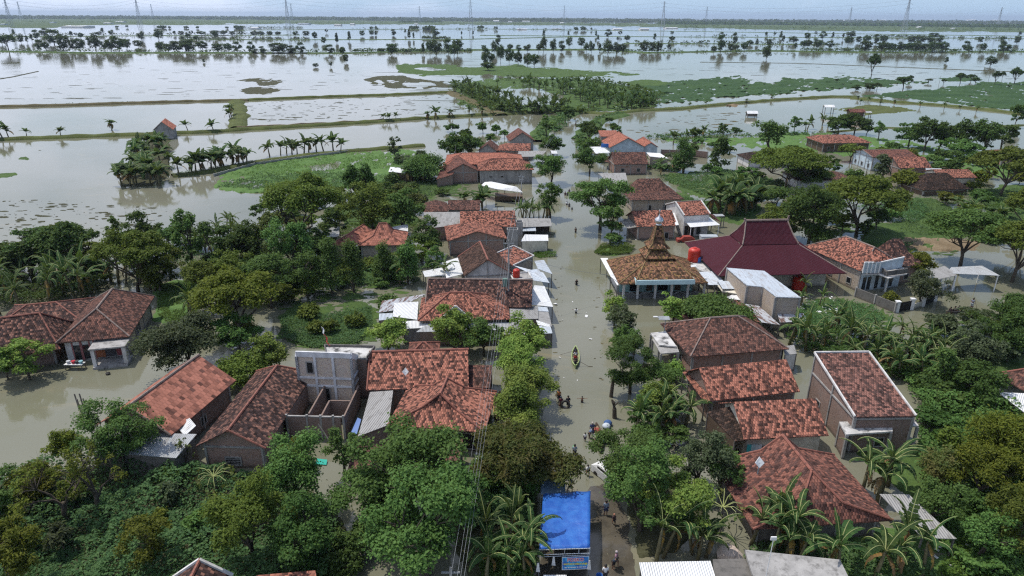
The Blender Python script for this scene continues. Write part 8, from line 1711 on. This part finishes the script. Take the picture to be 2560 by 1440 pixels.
# ---------------------------------------------------------------- boats
def boat(px, py, length, width, ang, label, hull, inner, rim, name='boat'):
    p = G(px, py, 0); t = thing(name, label, 'boat', p); ca, sa = math.cos(ang), math.sin(ang); X = Vector((ca, sa, 0)); Y = Vector((-sa, ca, 0)); n = 14; H_, I_, Rm = MB(), MB(), MB(); prev = None
    for i in range(n + 1):
        f = i / n * 2 - 1; w = width / 2 * max(.04, (1 - abs(f) ** 2.6)); sh = .28 + .22 * abs(f) ** 3; c = p + X * (f * length / 2)
        r = [c + Y * w + Vector((0, 0, sh)), c + Y * w * .62 + Vector((0, 0, -.12)), c - Y * w * .62 + Vector((0, 0, -.12)), c - Y * w + Vector((0, 0, sh))]
        q = [c + Y * w * .88 + Vector((0, 0, sh)), c + Y * w * .55 + Vector((0, 0, .06)), c - Y * w * .55 + Vector((0, 0, .06)), c - Y * w * .88 + Vector((0, 0, sh))]
        if prev:
            for j in range(3): H_.add([prev[0][j + 1], prev[0][j], r[j], r[j + 1]]); I_.add([prev[1][j], prev[1][j + 1], q[j + 1], q[j]])
            for a, d in ((0, 0), (3, 3)): Rm.bar(prev[0][a].lerp(prev[1][d], .4), r[a].lerp(q[d], .4), .045)
        prev = (r, q)
    H_.build('hull', hull, t); I_.build('floor', inner, t); Rm.build('gunwale', rim, t); sm = MB()
    for f in (-.55, -.1, .35, .8): c = p + X * (f * length / 2); sm.box(c + Vector((0, 0, .24)), X * .09, Y * width * .4 * (1 - abs(f) ** 3), (0, 0, .02))
    sm.build('thwart', inner, t); return p, X, Y
lime = cloth('boat_lime', (.33, .42, .17)); angpx = lambda a, c: math.atan2((G(*c) - G(*a)).y, (G(*c) - G(*a)).x)
p, X, Y = boat(1438.5, 897, 5.4, 1.0, angpx((1438, 922), (1438, 872)), 'lime green wooden boat with seated people in the middle of the road', lime, cloth('boat_in', (.30, .30, .18)), lime)
for k, (off, sh, hd, lb) in enumerate(((1.15, (.04, .05, .09), DK, 'passenger in dark clothes near the bow of the lime boat'), (.2, (.42, .46, .52), None, 'passenger in a pale grey shirt amid the lime boat'), (-.75, (.36, .03, .03), (.5, .4, .3), 'passenger in red with straw hat in the lime boat'), (-1.95, DK, DK, 'rower in black at the stern of the lime boat'))):
    person(0, 0, lb, sh, DK, 'sit' if k < 3 else 'row', h=1.55, z0=-.52, face=3.14 if k != 1 else 0, hood=hd, at=p + X * off)
b = MB(); b.tube([p - X * 1.9 + Vector((.2, 0, .8)), p - X * 1.9 + Vector((1.7, -.2, .0))], .025, 5); b.box(p - X * 1.9 + Vector((1.85, -.2, 0)), (.25, 0, 0), (0, .02, 0), (0, 0, .07)); tag(b.build('paddle', M['wood'], origin=p), 'paddle held out at the right side of the lime boat', 'paddle')
b = MB(); b.tube([p + X * .6 + Vector((-.2, 0, .8)), p + X * .9 + Vector((-1.9, .2, .0))], .02, 5); tag(b.build('pole', M['wood'], origin=p), 'thin pole held out at the left side of the lime boat', 'pole')
wd = M['wood_grey']; boat(1246, 1020, 5.6, 1.05, angpx((1242, 1052), (1250, 985)), 'pale wooden boat moored under the bright mangoes', cloth('boat_ochre', (.36, .22, .08)), cloth('boat_tan', (.34, .25, .16)), cloth('boat_ochre', (.36, .22, .08)))
boat(1496, 1098, 4.6, .95, angpx((1500, 1125), (1490, 1070)), 'brown wooden boat loaded with goods beside the crowd', M['wood'], cloth('boat_tan', (.34, .25, .16)), M['wood'])
boat(1537, 562, 3.0, .8, .05, 'small dull yellow boat under the roadside feathery tree', cloth('dull_yellow', (.34, .27, .06)), M['wood'], cloth('dull_yellow', (.34, .27, .06)))
p, X, Y = boat(2398, 779, 5.4, .85, .35, 'slim dark canoe with sitting passengers at the right', M['wood'], cloth('boat_tan', (.34, .25, .16)), M['wood_grey'], 'canoe')
for off, sh, lb in ((-1.9, (.08, .05, .05), 'passenger at the front of the canoe in dark brown'), (-1.0, (.3, .28, .2), 'passenger in beige in the middle of the canoe'), (-.2, (.03, .03, .05), 'passenger in black holding on behind in the canoe')): person(0, 0, lb, sh, DK, 'sit', h=1.5, z0=-.52, face=-1.2, at=p + X * off)
person(0, 0, 'man standing at the canoe stern with a pole', (.16, .19, .26), (.3, .36, .42), 'pole', h=1.7, z0=.08, face=-1.2, at=p + X * 2.35)
b = MB(); q = p + X * 2.35; b.tube([q + Vector((-.2, -.3, 2.1)), q + Vector((.9, -.2, -.2))], .02, 5); tag(b.build('punt_pole', M['wood'], origin=q), 'long punting pole of the canoe man', 'pole')
person(1439.5, 312, 'distant person poling a small boat far up the road', (.08, .06, .06), DK, 'pole', z0=.1); boat(1439.5, 313, 3.6, .9, math.pi / 2, 'tiny dark boat far up the flooded road', M['wood'], M['wood'], M['wood'])
# goods, car, clutter
for i, (x, y, c_, lb) in enumerate(((1492, 1076, (.28, .06, .04), 'red crate on the loaded boat'), (1490, 1090, (.5, .48, .36), 'cream sack on the loaded boat'), (1499, 1108, (.45, .33, .26), 'tan sack on the loaded boat'), (1511, 1099, (.05, .15, .45), 'blue bag beside the loaded boat'), (1516, 1064, (.5, .55, .6), 'pale cooler box at the right road edge'), (1520, 1056, (.04, .1, .25), 'blue bundle above the pale cooler box'))):
    p = G(x, y, .35); b = MB(); b.lathe(p - Vector((0, 0, .25)), [(.2, 0), (.42, .08), (.45, .25), (.3, .42), (.08, .5)], 10); tag(b.build('sack' if i else 'crate', cloth('good%d' % i, c_), origin=p, smooth=i > 0), lb, 'sack' if i else 'crate')
def car(px, py, ang, label, mat, covered=False, s=1.0):
    p = G(px, py, 0); t = thing('parked_car', label, 'car', p); X = Vector((math.cos(ang), math.sin(ang), 0)) * s; Y = Vector((-math.sin(ang), math.cos(ang), 0)) * s; prof = [(-2.1, .1), (-2.1, .75), (-1.2, .85), (-.6, 1.4), (1.1, 1.42), (1.9, .95), (2.1, .85), (2.1, .1)]
    b = MB(); L1 = [p + X * u - Y * .82 + Vector((0, 0, z * s)) for u, z in prof]; L2 = [p + X * u + Y * .82 + Vector((0, 0, z * s)) for u, z in prof]
    L1 = [q + (Y * .14 if q.z > 1.2 * s else Y * 0) for q in L1]; L2 = [q - (Y * .14 if q.z > 1.2 * s else Y * 0) for q in L2]
    b.add(L1); b.add(L2[::-1])
    for i in range(len(prof)): j = (i + 1) % len(prof); b.add([L1[i], L2[i], L2[j], L1[j]])
    b.build('body', mat, t)
    if not covered:
        g = MB(); g.slab([p - X * 1.16 - Y * .66 + Vector((0, 0, .93 * s)), p - X * 1.16 + Y * .66 + Vector((0, 0, .93 * s)), p - X * .64 + Y * .6 + Vector((0, 0, 1.37 * s)), p - X * .64 - Y * .6 + Vector((0, 0, 1.37 * s))], .02, Vector((0, 0, 1)) * .9 - X * .3); g.build('windscreen', M['glass'], t)
        for sd in (-1, 1): g = MB(); g.box(p + X * .25 + Y * sd * .77 + Vector((0, 0, 1.12 * s)), X * .85, Y * .02, (0, 0, .17 * s)); g.build('side_window', M['glass'], t)
    for u in (-1.3, 1.3):
        for sd in (-1, 1): w = MB(); w.tube([p + X * u + Y * sd * .70 + Vector((0, 0, .12)), p + X * u + Y * sd * .86 + Vector((0, 0, .12))], .32 * s, 12); w.build('wheel', M['hair'], t)
car(1522, 1196, math.pi / 2 + .6, 'white car partly hidden under the tree right of the road', M['white'], s=.85)
car(1713, 604, .05, 'car draped in a red cover before the white house', cloth('red_cover', (.27, .045, .03)), True, .8)
p = G(1772, 607, 0); t = thing('handcart', 'white barred trailer with a grey cover before the white house', 'trailer', p); b = MB(); b.box(p + Vector((0, .5, .9)), (1.6, 0, 0), (0, .8, 0), (0, 0, .4)); b.build('cover', cloth('grey_tarp', (.38, .42, .46)), t)
b = MB()
for i in range(12): q = p + Vector((-1.7 + i * .31, -.45, 0)); b.bar(q, q + Vector((0, 0, .9)), .03)
b.bar(p + Vector((-1.75, -.45, .9)), p + Vector((1.75, -.45, .9)), .04); b.build('rail', M['white'], t)
# sticks standing in the water, table with things before the pink house
b = MB()
for x, y0, y1 in ((198, 1022, 985), (203, 1030, 998), (212, 1028, 984), (220, 1036, 996)): a = G(x, y0, 0); b.bar(a - Vector((0, 0, .4)), Vector((a.x - .1, a.y, zat(a.x, a.y, y1))), .05)
b.bar(G(198, 1012, .8), G(219, 1014, .8), .04); b.bar(G(203, 1022, .5), G(216, 1012, .8), .04); tag(b.build('bamboo_sticks', M['wood_grey'], origin=G(208, 1030, 0)), 'frame of bamboo sticks standing in the water', 'frame')
p = G(190, 922, 0); t = thing('market_table', 'table with coloured buckets standing in the water by the pink house', 'table', p)
b = MB(); b.slab([p + Vector((-1.1, -.4, .75)), p + Vector((1.1, -.4, .75)), p + Vector((1.1, .4, .75)), p + Vector((-1.1, .4, .75))], .05); b.build('table_top', M['white'], t)
for sx in (-1, 1):
    for sy in (-1, 1): b = MB(); b.bar(p + Vector((sx, sy * .35, -.4)), p + Vector((sx, sy * .35, .72)), .04); b.build('leg', M['wood_grey'], t)
for i, (dx, c_, nm_) in enumerate(((-.7, (.5, .52, .55), 'grey'), (-.1, (.45, .03, .05), 'red'), (.35, (.05, .05, .05), 'black'), (.8, (.25, .45, .5), 'pale blue'))):
    q = p + Vector((dx, 0, .78)); b = MB(); b.lathe(q, [(.18, 0), (.25, .3), (.22, .32)], 10); tag(b.build('bucket', cloth('bk%d' % i, c_), origin=q), f'{nm_} bucket on the table by the pink house', 'bucket')
p = G(270, 935, .05); b = MB(); b.lathe(p, [(.2, -.05), (.28, .12), (.1, .25)], 10); b.tube([p, G(258, 918, .1)], .03, 5); tag(b.build('float', M['hair'], origin=p), 'black float tied near the pink house steps', 'float')
p = G(1822, 1392, .1); b = MB(); b.lathe(p, [(.9, 0), (1.0, .35), (.7, .7), (.2, .85)], 9); b.v = [v + Vector((mnoise.noise(v * 2) * .25, mnoise.noise(v * 2.3 + Vector((5, 0, 0))) * .25, 0)) for v in b.v]; tag(b.build('sack', cloth('sack_cream', (.55, .45, .38)), origin=p), 'big crumpled cream sack above the bottom roofs', 'sack')
b = MB(); b.slab([G(787, 1160, .1), G(816, 1162, .1), G(818, 1149, .25), G(792, 1146, .25)], .05); tag(b.build('tarpaulin', cloth('tq', (.03, .38, .30)), origin=G(800, 1155, 0)), 'turquoise plastic sheet below the roofless rooms', 'tarpaulin')
b = MB(); b.slab([G(878, 1080, 1.0), G(892, 1085, 1.0), G(903, 1048, 1.6), G(894, 1044, 1.6)], .05); tag(b.build('tarpaulin', M['blue'], origin=G(885, 1070, 0)), 'blue plastic sheet between the tower and the grey lean-to', 'tarpaulin')
# floating litter: bits too many to count
rn = random.Random(99); b = MB()
for poly, n in (([(1960, 730), (2080, 740), (2120, 800), (2000, 770)], 60), ([(2330, 1330), (2460, 1350), (2440, 1440), (2340, 1420)], 25), ([(1190, 1130), (1240, 1135), (1230, 1160), (1190, 1155)], 30), ([(1380, 760), (1480, 740), (1490, 960), (1400, 980)], 10), ([(560, 860), (640, 850), (650, 900), (570, 900)], 25), ([(1500, 480), (1700, 600), (1560, 640), (1500, 640)], 15), ([(1060, 430), (1100, 440), (1090, 460), (1060, 455)], 20)):
    for _ in range(n):
        c = G(*rand_in(poly, rn), rn.uniform(.04, .2)); r = rn.uniform(.06, .28); a = rn.uniform(0, 6.28); e1 = Vector((math.cos(a), math.sin(a), .2)) * r; e2 = Vector((-math.sin(a), math.cos(a), .1)) * r * rn.uniform(.4, 1); b.slab([c - e1 - e2, c + e1 - e2 * .7, c + e1 * .8 + e2, c - e1 + e2 * .8], .03)
tag(b.build('litter', M['white'], uv=False), 'scattered pale plastic litter floating at the yards', 'litter', None, 'stuff')
for x0, y0, x1, y1, lab in ((850, 1262, 885, 1218, 'pale bare branch rising by the dark tree at the bottom'), (724, 1312, 768, 1300, 'pale floating stick at the bottom'), (1155, 1262, 1190, 1240, 'pile of pale sticks under the cables'), (2035, 1362, 2068, 1370, 'grey plank floating before the big hipped house')):
    b = MB(); b.tube([G(x0, y0, .1), (G(x0, y0, .1) + G(x1, y1, 1.0)) / 2 + Vector((0, 0, .2)), G(x1, y1, 1.0)], [.06, .05, .03], 5); tag(b.build('branch', M['bark_pale'], origin=G(x0, y0, 0)), lab, 'branch')
# ---------------------------------------------------------------- air
b = MB(); b.box((0, 14900, 61), (30900, 0, 0), (0, 15500, 0), (0, 0, 63.5)); hz = b.build('haze', None or bpy.data.materials.new('haze'), uv=False); hz['kind'] = 'stuff'
hm = hz.data.materials[0]; hm.use_nodes = True; ht = hm.node_tree; ht.nodes.clear(); pv = N(ht, 'ShaderNodeVolumePrincipled'); pv.inputs['Color'].default_value = (.66, .80, 1.0, 1); pv.inputs['Density'].default_value = 6e-5; pv.inputs['Anisotropy'].default_value = .15
on = N(ht, 'ShaderNodeOutputMaterial'); ht.links.new(pv.outputs[0], on.inputs['Volume']); 
SC.cycles.volume_bounces = 0; SC.cycles.max_bounces = 6; SC.cycles.diffuse_bounces = 2; SC.cycles.glossy_bounces = 2; SC.cycles.transmission_bounces = 2; SC.cycles.volume_step_rate = 10; SC.cycles.use_denoising = False; SC.cycles.pixel_filter_type = 'BLACKMAN_HARRIS'; SC.cycles.filter_width = 1.25
for o in bpy.data.objects:
    for k in ('_org', '_z'):
        if k in o: del o[k]
